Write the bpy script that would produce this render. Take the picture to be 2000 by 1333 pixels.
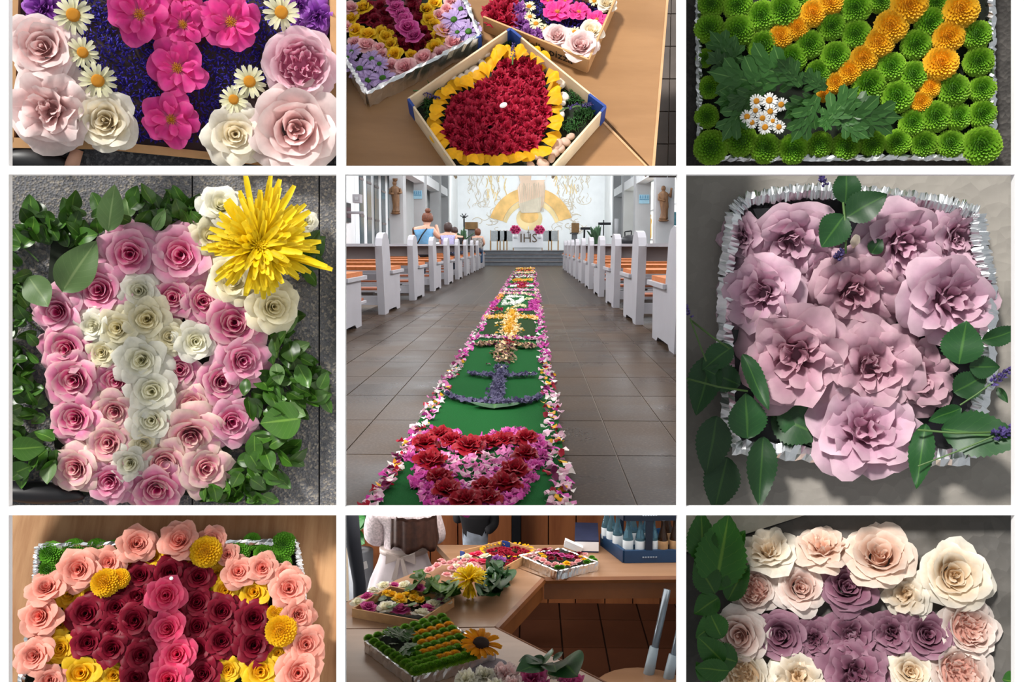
import bpy, bmesh, math, random
from math import sin, cos, pi, radians, sqrt, atan, tan
from mathutils import Vector, Matrix, Euler, noise

random.seed(7)
scene = bpy.context.scene
COL = scene.collection
for o in list(bpy.data.objects):
    bpy.data.objects.remove(o)

# ------------------------------------------------------------------ camera
F, CX, CY = 1700.0, 1000.0, 666.5            # focal length and centre in pixels of the 2000x1333 frame
CAM = Vector((0, 0, 0.75))
PITCH = atan((CY - 479) / F)
YAW = atan(37 * cos(PITCH) / F)
cd = bpy.data.cameras.new('camera')
cd.sensor_width = 36; cd.lens = F * 36 / 2000; cd.clip_start = 0.05; cd.clip_end = 300
cam = bpy.data.objects.new('camera', cd); COL.objects.link(cam)
cam.location = CAM; cam.rotation_euler = (pi / 2 - PITCH, 0, YAW)
scene.camera = cam
RC = Euler((pi / 2 - PITCH, 0, YAW)).to_matrix()
FWD = RC @ Vector((0, 0, -1)); RIGHT = RC @ Vector((1, 0, 0)); UP = RC @ Vector((0, 1, 0))

# ------------------------------------------------------------------ light
scene.view_settings.view_transform = 'Standard'
scene.view_settings.look = 'None'
scene.view_settings.exposure = 0.12
scene.view_settings.gamma = 1.0
scene.view_settings.use_curve_mapping = False
cy = scene.cycles
cy.max_bounces = 6; cy.diffuse_bounces = 3; cy.glossy_bounces = 3; cy.transmission_bounces = 4; cy.transparent_max_bounces = 4; cy.caustics_reflective = False; cy.caustics_refractive = False
w = bpy.data.worlds.new('sky'); scene.world = w; w.use_nodes = True
wb = w.node_tree.nodes['Background']
wb.inputs[0].default_value = (0.93, 0.97, 1.0, 1); wb.inputs[1].default_value = 0.40
sd = bpy.data.lights.new('sun', 'SUN'); sd.energy = 4.3; sd.angle = radians(9); sd.color = (1.0, 0.97, 0.92)
sun = bpy.data.objects.new('sun', sd); COL.objects.link(sun)
SUNDIR = Vector((-0.48, -0.66, 0.80)).normalized()            # towards the sun
sun.rotation_euler = SUNDIR.to_track_quat('Z', 'Y').to_euler()

def area(name, loc, to, sx, sy, watts, color=(1, 1, 1)):
    d = bpy.data.lights.new(name, 'AREA'); d.shape = 'RECTANGLE'; d.size = sx; d.size_y = sy; d.energy = watts; d.color = color
    o = bpy.data.objects.new(name, d); COL.objects.link(o); o.location = loc
    o.rotation_euler = (Vector(to) - Vector(loc)).to_track_quat('-Z', 'Y').to_euler()
    return o
# daylight of the chancel windows and the lower room's window, plus added fill lights
area('chancel_window_light', (-2.9, 36.5, 3.2), (1.0, 40.5, 2.0), 3.0, 3.0, 130, (0.93, 0.98, 1.0))
area('chancel_window_light', (2.9, 36.5, 3.2), (-0.5, 40.5, 2.0), 3.0, 3.0, 160, (0.97, 1.0, 1.0))
area('nave_fill_light', (-3.2, 16, 4.2), (0.5, 16, 2.9), 28, 1.3, 900, (0.92, 0.96, 1.0))  # added fill for the nave, above the view; no such windows are built here
area('nave_fill_light', (3.2, 16, 4.2), (-0.5, 16, 2.9), 28, 1.3, 900, (0.95, 0.97, 1.0))  # added fill from the other side of the nave
area('room_window_light', (-1.7, 3.4, 0.0 - 0.12), (0.6, 2.9, -0.4), 0.9, 0.5, 40, (1.0, 0.96, 0.93))
area('room_fill_light', (0.1, 2.9, -0.06), (0.1, 2.9, -1), 1.6, 0.5, 7, (1.0, 0.93, 0.86))  # added fill under the ceiling to brighten the tables, no lamp hangs there

# ------------------------------------------------------------------ helpers
def hexc(h):
    h = h.lstrip('#')
    c = [int(h[i:i + 2], 16) / 255 for i in (0, 2, 4)]
    return tuple(x / 12.92 if x <= 0.04045 else ((x + 0.055) / 1.055) ** 2.4 for x in c) + (1.0,)

def ray(x, y):
    return RIGHT * ((x - CX) / F) - UP * ((y - CY) / F) + FWD      # unit depth along the view axis

class Plane:
    """a working plane in the world, addressed by the picture point it is seen at"""
    def __init__(s, o, n, u=None):
        s.o = Vector(o); s.n = Vector(n).normalized()
        u = Vector(u) if u is not None else RIGHT
        s.u = (u - s.n * u.dot(s.n)).normalized(); s.v = s.n.cross(s.u)
        s.fn = lambda X, Y: (X, Y)
    def P(s, x, y, h=0.0):
        d = ray(x, y)
        return CAM + d * ((s.o + s.n * h - CAM).dot(s.n) / d.dot(s.n))
    def sc(s, x, y, h=0.0):
        return (s.P(x, y, h) - CAM).dot(FWD) / F
    def frame(s, axis=None, spin=0.0):
        z = (axis or s.n).normalized()
        x = (s.u - z * s.u.dot(z)).normalized(); y = z.cross(x)
        m = Matrix((x, y, z)).transposed().to_4x4()
        return m @ Matrix.Rotation(spin, 4, 'Z')

def board(cx, cy, depth, face=0.6, pitch=0.0, crop=(0, 0, 1)):
    d = ray(cx, cy)
    n = (-FWD).lerp(-d.normalized(), face).normalized()
    n = Matrix.Rotation(radians(pitch), 3, RIGHT) @ n
    p = Plane(CAM + d * depth, n)
    ox, oy, k = crop
    p.c = lambda X, Y: (ox + X / k, oy + Y / k); p.k = k
    return p

def worldm(o):
    return o.matrix_basis.copy() if o.parent is None else worldm(o.parent) @ o.matrix_parent_inverse @ o.matrix_basis

def link(name, data, mat=None, parent=None, mtx=None, world=False):
    o = bpy.data.objects.new(name, data); COL.objects.link(o)
    if mat is not None and data is not None and hasattr(data, 'materials') and len(data.materials) == 0:
        data.materials.append(mat)
    elif mat is not None and data is not None:
        if len(o.material_slots) and data.materials[0] is not mat:
            o.material_slots[0].link = 'OBJECT'; o.material_slots[0].material = mat
    if mtx is not None: o.matrix_basis = mtx
    if parent is not None:
        o.parent = parent
        if world: o.matrix_parent_inverse = worldm(parent).inverted()
    return o

def tag(o, label, cat=None, group=None, kind=None):
    o['label'] = label
    if cat: o['category'] = cat
    if group: o['group'] = group
    if kind: o['kind'] = kind
    return o

def mesh(name, V, Fc, smooth=True, cols=None, mat=None):
    me = bpy.data.meshes.new(name); me.from_pydata([tuple(v) for v in V], [], Fc)
    if smooth: me.polygons.foreach_set('use_smooth', [True] * len(me.polygons))
    if cols is not None:
        a = me.color_attributes.new('pc', 'FLOAT_COLOR', 'POINT')
        flat = [x for c in cols for x in (c[0], c[1], c[2], 1.0)]
        a.data.foreach_set('color', flat)
    if mat: me.materials.append(mat)
    me.update()
    return me

class MB:
    """collects shapes that make up ONE mesh"""
    def __init__(s): s.V = []; s.F = []; s.C = []
    def add(s, V, Fc, c=None, m=None):
        b = len(s.V)
        s.V += [(m @ Vector(v)) if m is not None else Vector(v) for v in V]
        s.F += [tuple(i + b for i in f) for f in Fc]
        if c is None: c = [(0, 0, 0)] * len(V)
        elif len(c) == 3 and not hasattr(c[0], '__len__'): c = [c] * len(V)
        s.C += list(c)
        return s
    def box(s, x0, x1, y0, y1, z0, z1, m=None, c=None):
        V = [(x, y, z) for z in (z0, z1) for y in (y0, y1) for x in (x0, x1)]
        return s.add(V, [(0, 2, 3, 1), (4, 5, 7, 6), (0, 1, 5, 4), (2, 6, 7, 3), (0, 4, 6, 2), (1, 3, 7, 5)], c, m)
    def prism(s, top, bot, c=None):
        """closed prism between two matching loops"""
        n = len(top)
        Fc = [tuple(range(n)), tuple(reversed(range(n, 2 * n)))]
        Fc += [(i, n + i, n + (i + 1) % n, (i + 1) % n) for i in range(n)]
        return s.add(list(top) + list(bot), Fc, c)
    def tube(s, pts, r, k=8, c=None, cap=True):
        """round bar along points; r number or list"""
        pts = [Vector(p) for p in pts]; n = len(pts)
        if not hasattr(r, '__len__'): r = [r] * n
        V = []; Fc = []; ref = None
        for i, p in enumerate(pts):
            d = (pts[min(i + 1, n - 1)] - pts[max(i - 1, 0)]).normalized()
            if ref is None:
                ref = d.orthogonal().normalized()
            ref = (ref - d * ref.dot(d)).normalized(); b = d.cross(ref)
            for j in range(k):
                a = 2 * pi * j / k
                V.append(p + (ref * cos(a) + b * sin(a)) * r[i])
        for i in range(n - 1):
            for j in range(k):
                Fc.append((i * k + j, i * k + (j + 1) % k, (i + 1) * k + (j + 1) % k, (i + 1) * k + j))
        if cap: Fc += [tuple(reversed(range(k))), tuple(range((n - 1) * k, n * k))]
        return s.add(V, Fc, c)
    def lathe(s, prof, k=12, m=None, c=None, sx=1, sy=1):
        V = []; Fc = []
        for (r, z) in prof:
            for j in range(k):
                a = 2 * pi * j / k; V.append((r * cos(a) * sx, r * sin(a) * sy, z))
        n = len(prof)
        for i in range(n - 1):
            for j in range(k):
                Fc.append((i * k + j, i * k + (j + 1) % k, (i + 1) * k + (j + 1) % k, (i + 1) * k + j))
        Fc += [tuple(reversed(range(k))), tuple(range((n - 1) * k, n * k))]
        return s.add(V, Fc, c, m)
    def build(s, name, mat, parent=None, mtx=None, smooth=False, col=True, world=True):
        me = mesh(name, s.V, s.F, smooth, s.C if col else None)
        return link(name, me, mat, parent, mtx, world)

def bevel_box(name, sx, sy, sz, r, mat, parent=None, mtx=None, seg=2):
    bm = bmesh.new(); bmesh.ops.create_cube(bm, size=1)
    bmesh.ops.scale(bm, vec=(sx, sy, sz), verts=bm.verts)
    bmesh.ops.bevel(bm, geom=bm.edges[:] , offset=r, segments=seg, affect='EDGES', profile=0.5)
    me = bpy.data.meshes.new(name); bm.to_mesh(me); bm.free()
    me.polygons.foreach_set('use_smooth', [True] * len(me.polygons))
    return link(name, me, mat, parent, mtx, True)

ORD = 'first second third fourth fifth sixth seventh eighth ninth tenth eleventh twelfth thirteenth fourteenth fifteenth sixteenth seventeenth eighteenth nineteenth twentieth'.split()
ORD += ['twenty-' + q for q in ORD[:9]] + ['thirtieth'] + ['thirty-' + q for q in ORD[:9]] + ['fortieth']
def rows_label(items, desc, where, pitch, cat, group):
    """items: (object, x, y) in reading order -> 'desc, third along the second row of where'"""
    items = sorted(items, key=lambda t: t[2]); rows = []
    for it in items:
        if rows and it[2] - rows[-1][0][2] < pitch: rows[-1].append(it)
        else: rows.append([it])
    for ri, r in enumerate(rows):
        r.sort(key=lambda t: t[1])
        for k, (o, x, y) in enumerate(r):
            rr = '' if len(rows) == 1 else ' %s row down' % ORD[min(ri, 19)]
            kk = ' alone in the' if len(r) == 1 and rr else (' %s along the' % ORD[min(k, 19)] if rr else ' %s along' % ORD[min(k, 19)])
            tag(o, f'{desc},{kk}{rr}, {where}', cat, group)

# ------------------------------------------------------------------ materials
def nodes(name):
    m = bpy.data.materials.new(name); m.use_nodes = True
    nt = m.node_tree; b = nt.nodes['Principled BSDF']
    return m, nt, b

def N(nt, t, **kw):
    n = nt.nodes.new(t)
    for k, v in kw.items(): setattr(n, k, v)
    return n

def mixc(nt, fac, a, b, mode='MIX'):
    n = N(nt, 'ShaderNodeMix', data_type='RGBA', blend_type=mode)
    for sock, v in ((n.inputs[0], fac), (n.inputs[6], a), (n.inputs[7], b)):
        if hasattr(v, 'is_linked') or isinstance(v, bpy.types.NodeSocket): nt.links.new(v, sock)
        else: sock.default_value = v
    return n.outputs[2]

def mathn(nt, op, a, b=None, clamp=False):
    n = N(nt, 'ShaderNodeMath', operation=op, use_clamp=clamp)
    for i, v in enumerate((a, b)):
        if v is None: continue
        if isinstance(v, bpy.types.NodeSocket): nt.links.new(v, n.inputs[i])
        else: n.inputs[i].default_value = v
    return n.outputs[0]

def rng(nt, v, a, b, c=0.0, d=1.0):
    n = N(nt, 'ShaderNodeMapRange', interpolation_type='SMOOTHSTEP')
    nt.links.new(v, n.inputs[0])
    for i, x in enumerate((a, b, c, d)): n.inputs[i + 1].default_value = x
    return n.outputs[0]

def tex(nt, kind='noise', scale=10, detail=4, coord='Object', rough=0.5, vscale=None):
    if coord == 'World':
        src = N(nt, 'ShaderNodeNewGeometry').outputs['Position']
    else:
        src = N(nt, 'ShaderNodeTexCoord').outputs[coord]
    if vscale:
        mp = N(nt, 'ShaderNodeMapping'); mp.inputs['Scale'].default_value = vscale
        nt.links.new(src, mp.inputs[0]); src = mp.outputs[0]
    if kind == 'noise':
        t = N(nt, 'ShaderNodeTexNoise'); t.inputs['Detail'].default_value = detail; t.inputs['Roughness'].default_value = rough
    else:
        t = N(nt, 'ShaderNodeTexVoronoi')
    t.inputs['Scale'].default_value = scale
    nt.links.new(src, t.inputs['Vector'])
    return t

def bump(nt, b, h, strength=0.3, dist=0.002):
    n = N(nt, 'ShaderNodeBump'); n.inputs['Strength'].default_value = strength; n.inputs['Distance'].default_value = dist
    nt.links.new(h, n.inputs['Height']); nt.links.new(n.outputs[0], b.inputs['Normal'])

def plain(name, c, rough=0.6, metal=0.0, var=0.12, scale=20, coord='Object', bmp=0.0, spec=0.5):
    m, nt, b = nodes(name); c = hexc(c) if isinstance(c, str) else c
    b.inputs['Roughness'].default_value = rough; b.inputs['Metallic'].default_value = metal
    b.inputs['Specular IOR Level'].default_value = spec
    t = tex(nt, 'noise', scale, 5, coord)
    v = rng(nt, t.outputs[0], 0.3, 0.7, 1 - var, 1 + var)
    nt.links.new(mixc(nt, 1.0, c, v, 'MULTIPLY'), b.inputs['Base Color'])
    if bmp: bump(nt, b, t.outputs[0], bmp)
    return m

def petal_mat(name, inner, outer, edge=None, base=None, edge_k=0.5, base_k=0.6, transl=0.3, rough=0.55, var=0.10):
    """petal colour: inner to outer petals, paler rim, own base colour (pc: along, layer, random)"""
    m, nt, b = nodes(name)
    inner, outer = hexc(inner), hexc(outer); edge = hexc(edge) if edge else outer; base = hexc(base) if base else inner
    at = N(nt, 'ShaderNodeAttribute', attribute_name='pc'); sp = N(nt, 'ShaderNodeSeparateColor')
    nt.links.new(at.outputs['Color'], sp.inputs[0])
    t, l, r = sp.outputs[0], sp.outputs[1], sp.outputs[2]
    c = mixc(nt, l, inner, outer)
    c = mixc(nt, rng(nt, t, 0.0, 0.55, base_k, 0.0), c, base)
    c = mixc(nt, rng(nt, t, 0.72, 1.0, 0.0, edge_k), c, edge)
    oi = N(nt, 'ShaderNodeObjectInfo')
    v1 = mathn(nt, 'MULTIPLY_ADD', oi.outputs['Random'], 2 * var); nt.nodes[-1].inputs[2].default_value = 1 - var
    v2 = mathn(nt, 'MULTIPLY_ADD', r, 2 * var); nt.nodes[-1].inputs[2].default_value = 1 - var
    tn = tex(nt, 'noise', 5, 3)
    v3 = rng(nt, tn.outputs[0], 0.3, 0.7, 0.93, 1.05)
    c = mixc(nt, 1.0, c, mathn(nt, 'MULTIPLY', mathn(nt, 'MULTIPLY', v1, v2), v3), 'MULTIPLY')
    nt.links.new(c, b.inputs['Base Color']); b.inputs['Roughness'].default_value = rough
    b.inputs['Specular IOR Level'].default_value = 0.25
    tr = N(nt, 'ShaderNodeBsdfTranslucent'); nt.links.new(c, tr.inputs[0])
    mx = N(nt, 'ShaderNodeMixShader'); mx.inputs[0].default_value = transl
    nt.links.new(b.outputs[0], mx.inputs[1]); nt.links.new(tr.outputs[0], mx.inputs[2])
    nt.links.new(mx.outputs[0], nt.nodes['Material Output'].inputs[0])
    return m

def leaf_mat(name, c, rib, rough=0.4, var=0.2, transl=0.15):
    m, nt, b = nodes(name); c, rib = hexc(c), hexc(rib)
    at = N(nt, 'ShaderNodeAttribute', attribute_name='pc'); sp = N(nt, 'ShaderNodeSeparateColor')
    nt.links.new(at.outputs['Color'], sp.inputs[0])
    t, s = sp.outputs[0], sp.outputs[1]
    vein = mathn(nt, 'ABSOLUTE', mathn(nt, 'SINE', mathn(nt, 'MULTIPLY', mathn(nt, 'SUBTRACT', t, mathn(nt, 'MULTIPLY', s, 0.28)), 24.0)))
    k = mathn(nt, 'MAXIMUM', rng(nt, s, 0.02, 0.10, 0.8, 0.0), rng(nt, vein, 0.0, 0.13, 0.35, 0.0))
    oi = N(nt, 'ShaderNodeObjectInfo')
    v1 = mathn(nt, 'MULTIPLY_ADD', oi.outputs['Random'], 2 * var); nt.nodes[-1].inputs[2].default_value = 1 - var
    col = mixc(nt, 1.0, mixc(nt, k, c, rib), v1, 'MULTIPLY')
    nt.links.new(col, b.inputs['Base Color']); b.inputs['Roughness'].default_value = rough
    tr = N(nt, 'ShaderNodeBsdfTranslucent'); nt.links.new(col, tr.inputs[0])
    mx = N(nt, 'ShaderNodeMixShader'); mx.inputs[0].default_value = transl
    nt.links.new(b.outputs[0], mx.inputs[1]); nt.links.new(tr.outputs[0], mx.inputs[2])
    nt.links.new(mx.outputs[0], nt.nodes['Material Output'].inputs[0])
    return m

M = {}
M['white'] = plain('white_paint', '#fdfdfd', 0.6, var=0.01)
M['foil'] = plain('crumpled_foil', '#eef0f2', 0.28, 1.0, 0.05, 60)
M['card'] = plain('cardboard', '#c79a6b', 0.8, 0, 0.10, 30)
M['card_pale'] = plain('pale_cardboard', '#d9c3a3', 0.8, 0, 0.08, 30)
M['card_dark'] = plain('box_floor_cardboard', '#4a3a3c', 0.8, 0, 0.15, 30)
M['black'] = plain('black_leather', '#16161a', 0.45, 0, 0.1)
M['skin'] = plain('skin', '#d8a58c', 0.55, 0, 0.06)
M['stem'] = plain('green_stem', '#4c6b34', 0.6)
M['stamen'] = plain('yellow_stamens', '#e2a32a', 0.7, 0, 0.3, 300)
M['disc'] = plain('daisy_disc', '#d98f16', 0.8, 0, 0.3, 500, bmp=0.6)

# ------------------------------------------------------------------ flowers
def petal_geo(th, W, r0, p0, p1, L, wave=0.02, point=0.0, seed=0, layer=0.0, nu=8, nv=6, z0=0.0, pw=1.4, side=0.0, narrow=0.5, crump=0.07):
    """one petal around the z axis: th azimuth, W half width angle, r0 base radius, p0/p1 lean at base and tip (deg from axis)"""
    rnd = random.Random(seed); ph = rnd.random() * 6.28; ph2 = rnd.random() * 6.28; b = rnd.random(); off = Vector((rnd.random() * 50, rnd.random() * 50, rnd.random() * 50))
    V = []; C = []; Fc = []
    for j in range(nv + 1):
        t = j / nv
        for i in range(nu + 1):
            s = -1 + 2 * i / nu
            ln = L * (1 - 0.30 * abs(s) ** 2.4 + point * max(0, 1 - abs(s) * 2.5))
            # integrate the leaning profile
            r, z = r0, z0; st = 5
            for q in range(st):
                tq = t * (q + 0.5) / st
                a = radians(p0 + (p1 - p0) * tq ** pw) + side * abs(s) ** 2 * -0.4
                r += sin(a) * ln * t / st; z += cos(a) * ln * t / st
            ww = W * (narrow + (1 - narrow) * sin(pi / 2 * min(1, t * 1.25))) 
            rad = r * (1 - 0.05 * s * s)
            wv = wave * t * t
            rad += wv * sin(3.1 * s + ph) ; z += wv * 1.3 * sin(4.3 * s + ph2) + 0.06 * wv * sin(13 * s + ph)
            a = th + s * ww
            p = Vector((rad * cos(a), rad * sin(a), z)); k = crump * t
            p += noise.noise_vector(p * 2.6 + off) * k + noise.noise_vector(p * 6.5 + off) * (k * .45)
            V.append(tuple(p)); C.append((t, layer, b))
    for j in range(nv):
        for i in range(nu):
            k = j * (nu + 1) + i
            Fc.append((k, k + 1, k + nu + 2, k + nu + 1))
    return V, Fc, C

GA = 2.39996
def rose_recipe(kind, seed):
    """returns list of (is_part, petal geometry kwargs)"""
    R = random.Random(seed); out = []; k = 0
    def put(part, **kw):
        nonlocal k
        kw['seed'] = seed * 100 + k; kw.setdefault('th', k * GA + R.uniform(-.15, .15)); out.append((part, kw)); k += 1
    if kind == 'tea':
        for i in range(9): put(False, W=2.0 - 0.09 * i, r0=0.03 + 0.026 * i, p0=4, p1=14 + 5.0 * i, L=0.62 - 0.006 * i, wave=0.012, layer=0.05 * i, nu=10)
        for i in range(5): put(True, W=1.05, r0=0.22, p0=16 + 2 * i, p1=72 + 7 * i, L=0.68 + 0.03 * i, wave=0.03, point=0.05, pw=2.0, layer=0.45 + 0.07 * i)
        for i in range(8): put(True, W=0.86, r0=0.20, p0=34 + 3.4 * i, p1=112 + 5 * i, L=0.90 + 0.025 * i, wave=0.05, point=0.10, pw=2.6, layer=0.82 + 0.025 * i, z0=-0.01 * i)
    elif kind == 'garden':
        for i in range(9): put(False, W=R.uniform(.7, 1.1), r0=0.05 + 0.018 * i, p0=R.uniform(-5, 10), p1=R.uniform(15, 45), L=0.5 + R.uniform(-.05, .08), wave=0.06, layer=0.03 * i, th=R.uniform(0, 6.28))
        for i in range(12): put(True, W=R.uniform(.65, .95), r0=0.15 + 0.012 * i, p0=10 + 2 * i, p1=48 + 5 * i + R.uniform(-12, 12), L=0.56 + 0.025 * i, wave=0.10, layer=0.30 + 0.04 * i, nu=9, pw=2.0, crump=.10)
        for i in range(13): put(True, W=R.uniform(.72, .9), r0=0.20, p0=30 + 3 * i, p1=94 + 4 * i + R.uniform(-14, 14), L=0.78 + 0.026 * i, wave=0.09, point=0.0, pw=2.4, crump=.10, layer=0.72 + 0.03 * i, z0=-0.01 * i, nu=9)
    elif kind == 'cup':
        for i in range(10): put(False, W=1.2, r0=0.03 + 0.03 * i, p0=-4, p1=18 + 3 * i, L=0.50, wave=0.03, layer=0.04 * i)
        for i in range(8): put(True, W=0.95, r0=0.28 + 0.01 * i, p0=16 + 2 * i, p1=46 + 6 * i, L=0.56 + 0.02 * i, wave=0.05, pw=2.2, layer=0.4 + 0.05 * i, nu=9)
        for i in range(8): put(True, W=0.80, r0=0.28, p0=38 + 3 * i, p1=100 + 5 * i, L=0.74 + 0.02 * i, wave=0.06, pw=2.4, layer=0.8 + 0.025 * i, nu=9)
    elif kind == 'quarter':
        for i in range(34):
            put(False, W=R.uniform(.25, .5), r0=0.05 + 0.014 * i, p0=R.uniform(-8, 12), p1=R.uniform(15, 55), L=0.40 + R.uniform(-.04, .05), wave=0.05, layer=0.012 * i, nu=5, nv=4)
        for i in range(7): put(True, W=0.9, r0=0.50, p0=14, p1=35 + 4 * i, L=0.46, wave=0.03, layer=0.7 + 0.02 * i, nu=9)
        for i in range(9): put(True, W=0.72, r0=0.46, p0=48 + 3 * i, p1=88 + 5 * i, L=0.55, wave=0.04, layer=0.9, nu=9)
    elif kind == 'frill':                 # carnations and peonies
        for i in range(8): put(False, W=0.8, r0=0.05 + 0.02 * i, p0=0, p1=30, L=0.55, wave=0.12, layer=0.05 * i, nu=7, nv=4, th=R.uniform(0, 6.28))
        for i in range(9): put(False, W=0.7, r0=0.15, p0=25, p1=70 + 4 * i, L=0.72, wave=0.15, layer=0.4 + 0.05 * i, nu=7, nv=4)
        for i in range(8): put(False, W=0.62, r0=0.15, p0=55, p1=110, L=0.85, wave=0.15, layer=0.9, nu=7, nv=4)
    elif kind == 'bud':                   # small roses seen among many
        for i in range(6): put(False, W=1.7, r0=0.05 + 0.05 * i, p0=4, p1=16 + 6 * i, L=0.62, wave=0.02, layer=0.08 * i, nu=7, nv=3)
        for i in range(4): put(False, W=1.0, r0=0.25, p0=25, p1=75, L=0.72, wave=0.05, layer=0.55 + 0.08 * i, nu=6, nv=4)
        for i in range(5): put(False, W=0.85, r0=0.24, p0=50, p1=115, L=0.86, wave=0.06, point=0.08, layer=0.95, nu=6, nv=4)
    elif kind == 'open':                  # flat semi-double rose with stamens
        for i in range(5): put(True, W=0.70, r0=0.06, p0=66, p1=92, L=0.98, wave=0.06, layer=0.95, th=i * 1.2566 + R.uniform(-.1, .1), nu=9, narrow=0.3)
        for i in range(5): put(True, W=0.62, r0=0.06, p0=54, p1=86, L=0.84, wave=0.07, layer=0.6, th=0.63 + i * 1.2566 + R.uniform(-.15, .15), z0=0.02, nu=9, narrow=0.3)
        for i in range(4): put(True, W=0.50, r0=0.06, p0=40, p1=78, L=0.60, wave=0.08, layer=0.3, th=0.3 + i * 1.57 + R.uniform(-.2, .2), z0=0.04, narrow=0.3)
    return out

CACHE = {}
def rose_meshes(kind, var):
    key = (kind, var)
    if key in CACHE: return CACHE[key]
    heart = MB(); parts = []; mx = 0.0
    geos = [(p, petal_geo(**kw)) for p, kw in rose_recipe(kind, var * 17 + 3)]
    radii = sorted(sqrt(v[0] ** 2 + v[1] ** 2) for p, g in geos for v in g[0])
    k = 1.0 / radii[int(len(radii) * 0.985)]
    S = Matrix.Scale(k, 4); top = 0
    for p, (V, Fc, C) in geos:
        top = max(top, max(v[2] for v in V) * k)
        if p:
            me = mesh('petal', [S @ Vector(v) for v in V], Fc, True, C); parts.append(me)
        else: heart.add(V, Fc, C, S)
    if kind == 'open':
        for i in range(34):
            a = i * GA; rr = 0.16 * sqrt(i / 34) ; d = Vector((cos(a), sin(a), 0))
            heart.tube([d * 0.02, d * rr * 0.7 + Vector((0, 0, 0.14)), d * (rr * 1.3) + Vector((0, 0, 0.2))], [0.006, 0.006, 0.014], 4, c=(.5, .5, .5))
        heart.lathe([(0.001, 0), (0.07, 0.03), (0.05, 0.10), (0.001, 0.12)], 8, c=(0, 0, 0))
    else:                                     # the green cup under the flower
        cup = [(0.02, -0.10), (0.16, -0.06), (0.24, 0.03), (0.20, 0.06), (0.02, 0.05)]
        heart.lathe(cup, 8, c=(0, 0, 0.5))
        if kind == 'quarter': heart.lathe([(.05, .02), (.5, .03), (.62, .10), (.55, .12), (.05, .12)], 14, c=(0, .1, .5))
    hm = mesh('rose_heart', heart.V, heart.F, True, heart.C)
    CACHE[key] = (hm, parts, top)
    return CACHE[key]

def seat(pl, x, y, r, top, h0, tx, ty, spin):
    """matrix that puts a unit flower on the plane so that it is seen around (x, y) with radius r pixels"""
    ax = (pl.n + pl.u * tx + pl.v * ty).normalized()
    s = pl.sc(x, y, h0) * r
    p = pl.P(x, y, h0 + 0.55 * top * s) - ax * (0.55 * top * s)
    m = pl.frame(ax, spin); m = Matrix.Translation(p) @ m @ Matrix.Scale(s, 4)
    return m

FN = [0]
def flower(pl, name, kind, mat, x, y, r, h0=0.02, tx=0, ty=0, hmat=None, sx=1.0):
    FN[0] += 1
    var = FN[0] % 4
    hm, parts, top = rose_meshes(kind, var)
    m = seat(pl, x, y, r, top, h0, tx, ty, FN[0] * 1.7)
    o = link(name, hm, hmat or mat, None, m)
    for pm in parts:
        c = link('petal', pm, mat, o)
    return o

def pompon_mesh(var, nf=170):
    key = ('pompon', var)
    if key in CACHE: return CACHE[key]
    R = random.Random(var); mb = MB()
    for i in range(nf):
        f = (i + 0.5) / nf; pol = 0.06 + 1.75 * f ** 0.72; az = i * GA
        d = Vector((sin(pol) * cos(az), sin(pol) * sin(az), cos(pol)))
        t = Vector((-sin(az), cos(az), 0)); uo = Vector((cos(pol) * cos(az), cos(pol) * sin(az), -sin(pol)))
        size = 0.045 + 0.085 * min(1, f * 2.2); lift = 0.80 + 0.17 * min(1, f * 3)
        c0 = d * (lift * 0.62); tip = d * (lift + R.uniform(-.02, .04)) - uo * (0.03 - 0.07 * min(1, f * 2))
        side = t * size
        V = [c0 - side * .7, c0 + side * .7, tip * .93 + side - uo * .02, tip * .93 - side - uo * .02, tip * 1.05 - uo * size * 0.3, d * (lift * .80) + uo * size * 0.9]
        V = [Vector((v.x, v.y, v.z * 0.80 + 0.45)) for v in V]
        b = R.random(); l = min(1, f * 1.5)
        mb.add(V, [(0, 1, 2, 3), (3, 2, 4), (0, 3, 5), (1, 5, 2)], [(0, l, b), (0, l, b), (.7, l, b), (.7, l, b), (1, l, b), (.3, l, b)])
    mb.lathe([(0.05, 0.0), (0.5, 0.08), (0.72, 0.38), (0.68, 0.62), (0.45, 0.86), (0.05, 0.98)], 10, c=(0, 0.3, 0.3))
    CACHE[key] = mesh('pompon', mb.V, mb.F, False, mb.C)
    return CACHE[key]

def pompon(pl, name, mat, x, y, r, h0=0.015, tx=0, ty=0):
    FN[0] += 1
    m = seat(pl, x, y, r, 0.9, h0, tx, ty, FN[0] * 2.1)
    return link(name, pompon_mesh(FN[0] % 3), mat, None, m)

def ray_petal(L, wd, cup=0.1, droop=0.0, n=5, notch=0.0, seed=0, r0=0.0, z0=0.0, lift=0.1, waist=0.5):
    """narrow strap petal along +x"""
    V = []; Fc = []; C = []; b = random.Random(seed).random()
    for j in range(n + 1):
        t = j / n; x = r0 + L * t; hw = wd * (waist + (1 - waist) * sin(pi * min(1, t * 0.62 + 0.12))) * (1 if t < 0.92 else 0.62)
        z = z0 + lift * sin(t * 1.7) * L - droop * t * t * L
        for s in (-1, 0, 1):
            V.append((x - (notch * L if (s == 0 and j == n) else 0), s * hw, z + cup * hw * abs(s) * 2)); C.append((t, 0.5, b))
    for j in range(n):
        for i in range(2):
            k = j * 3 + i; Fc.append((k, k + 3, k + 4, k + 1))
    return V, Fc, C

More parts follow.
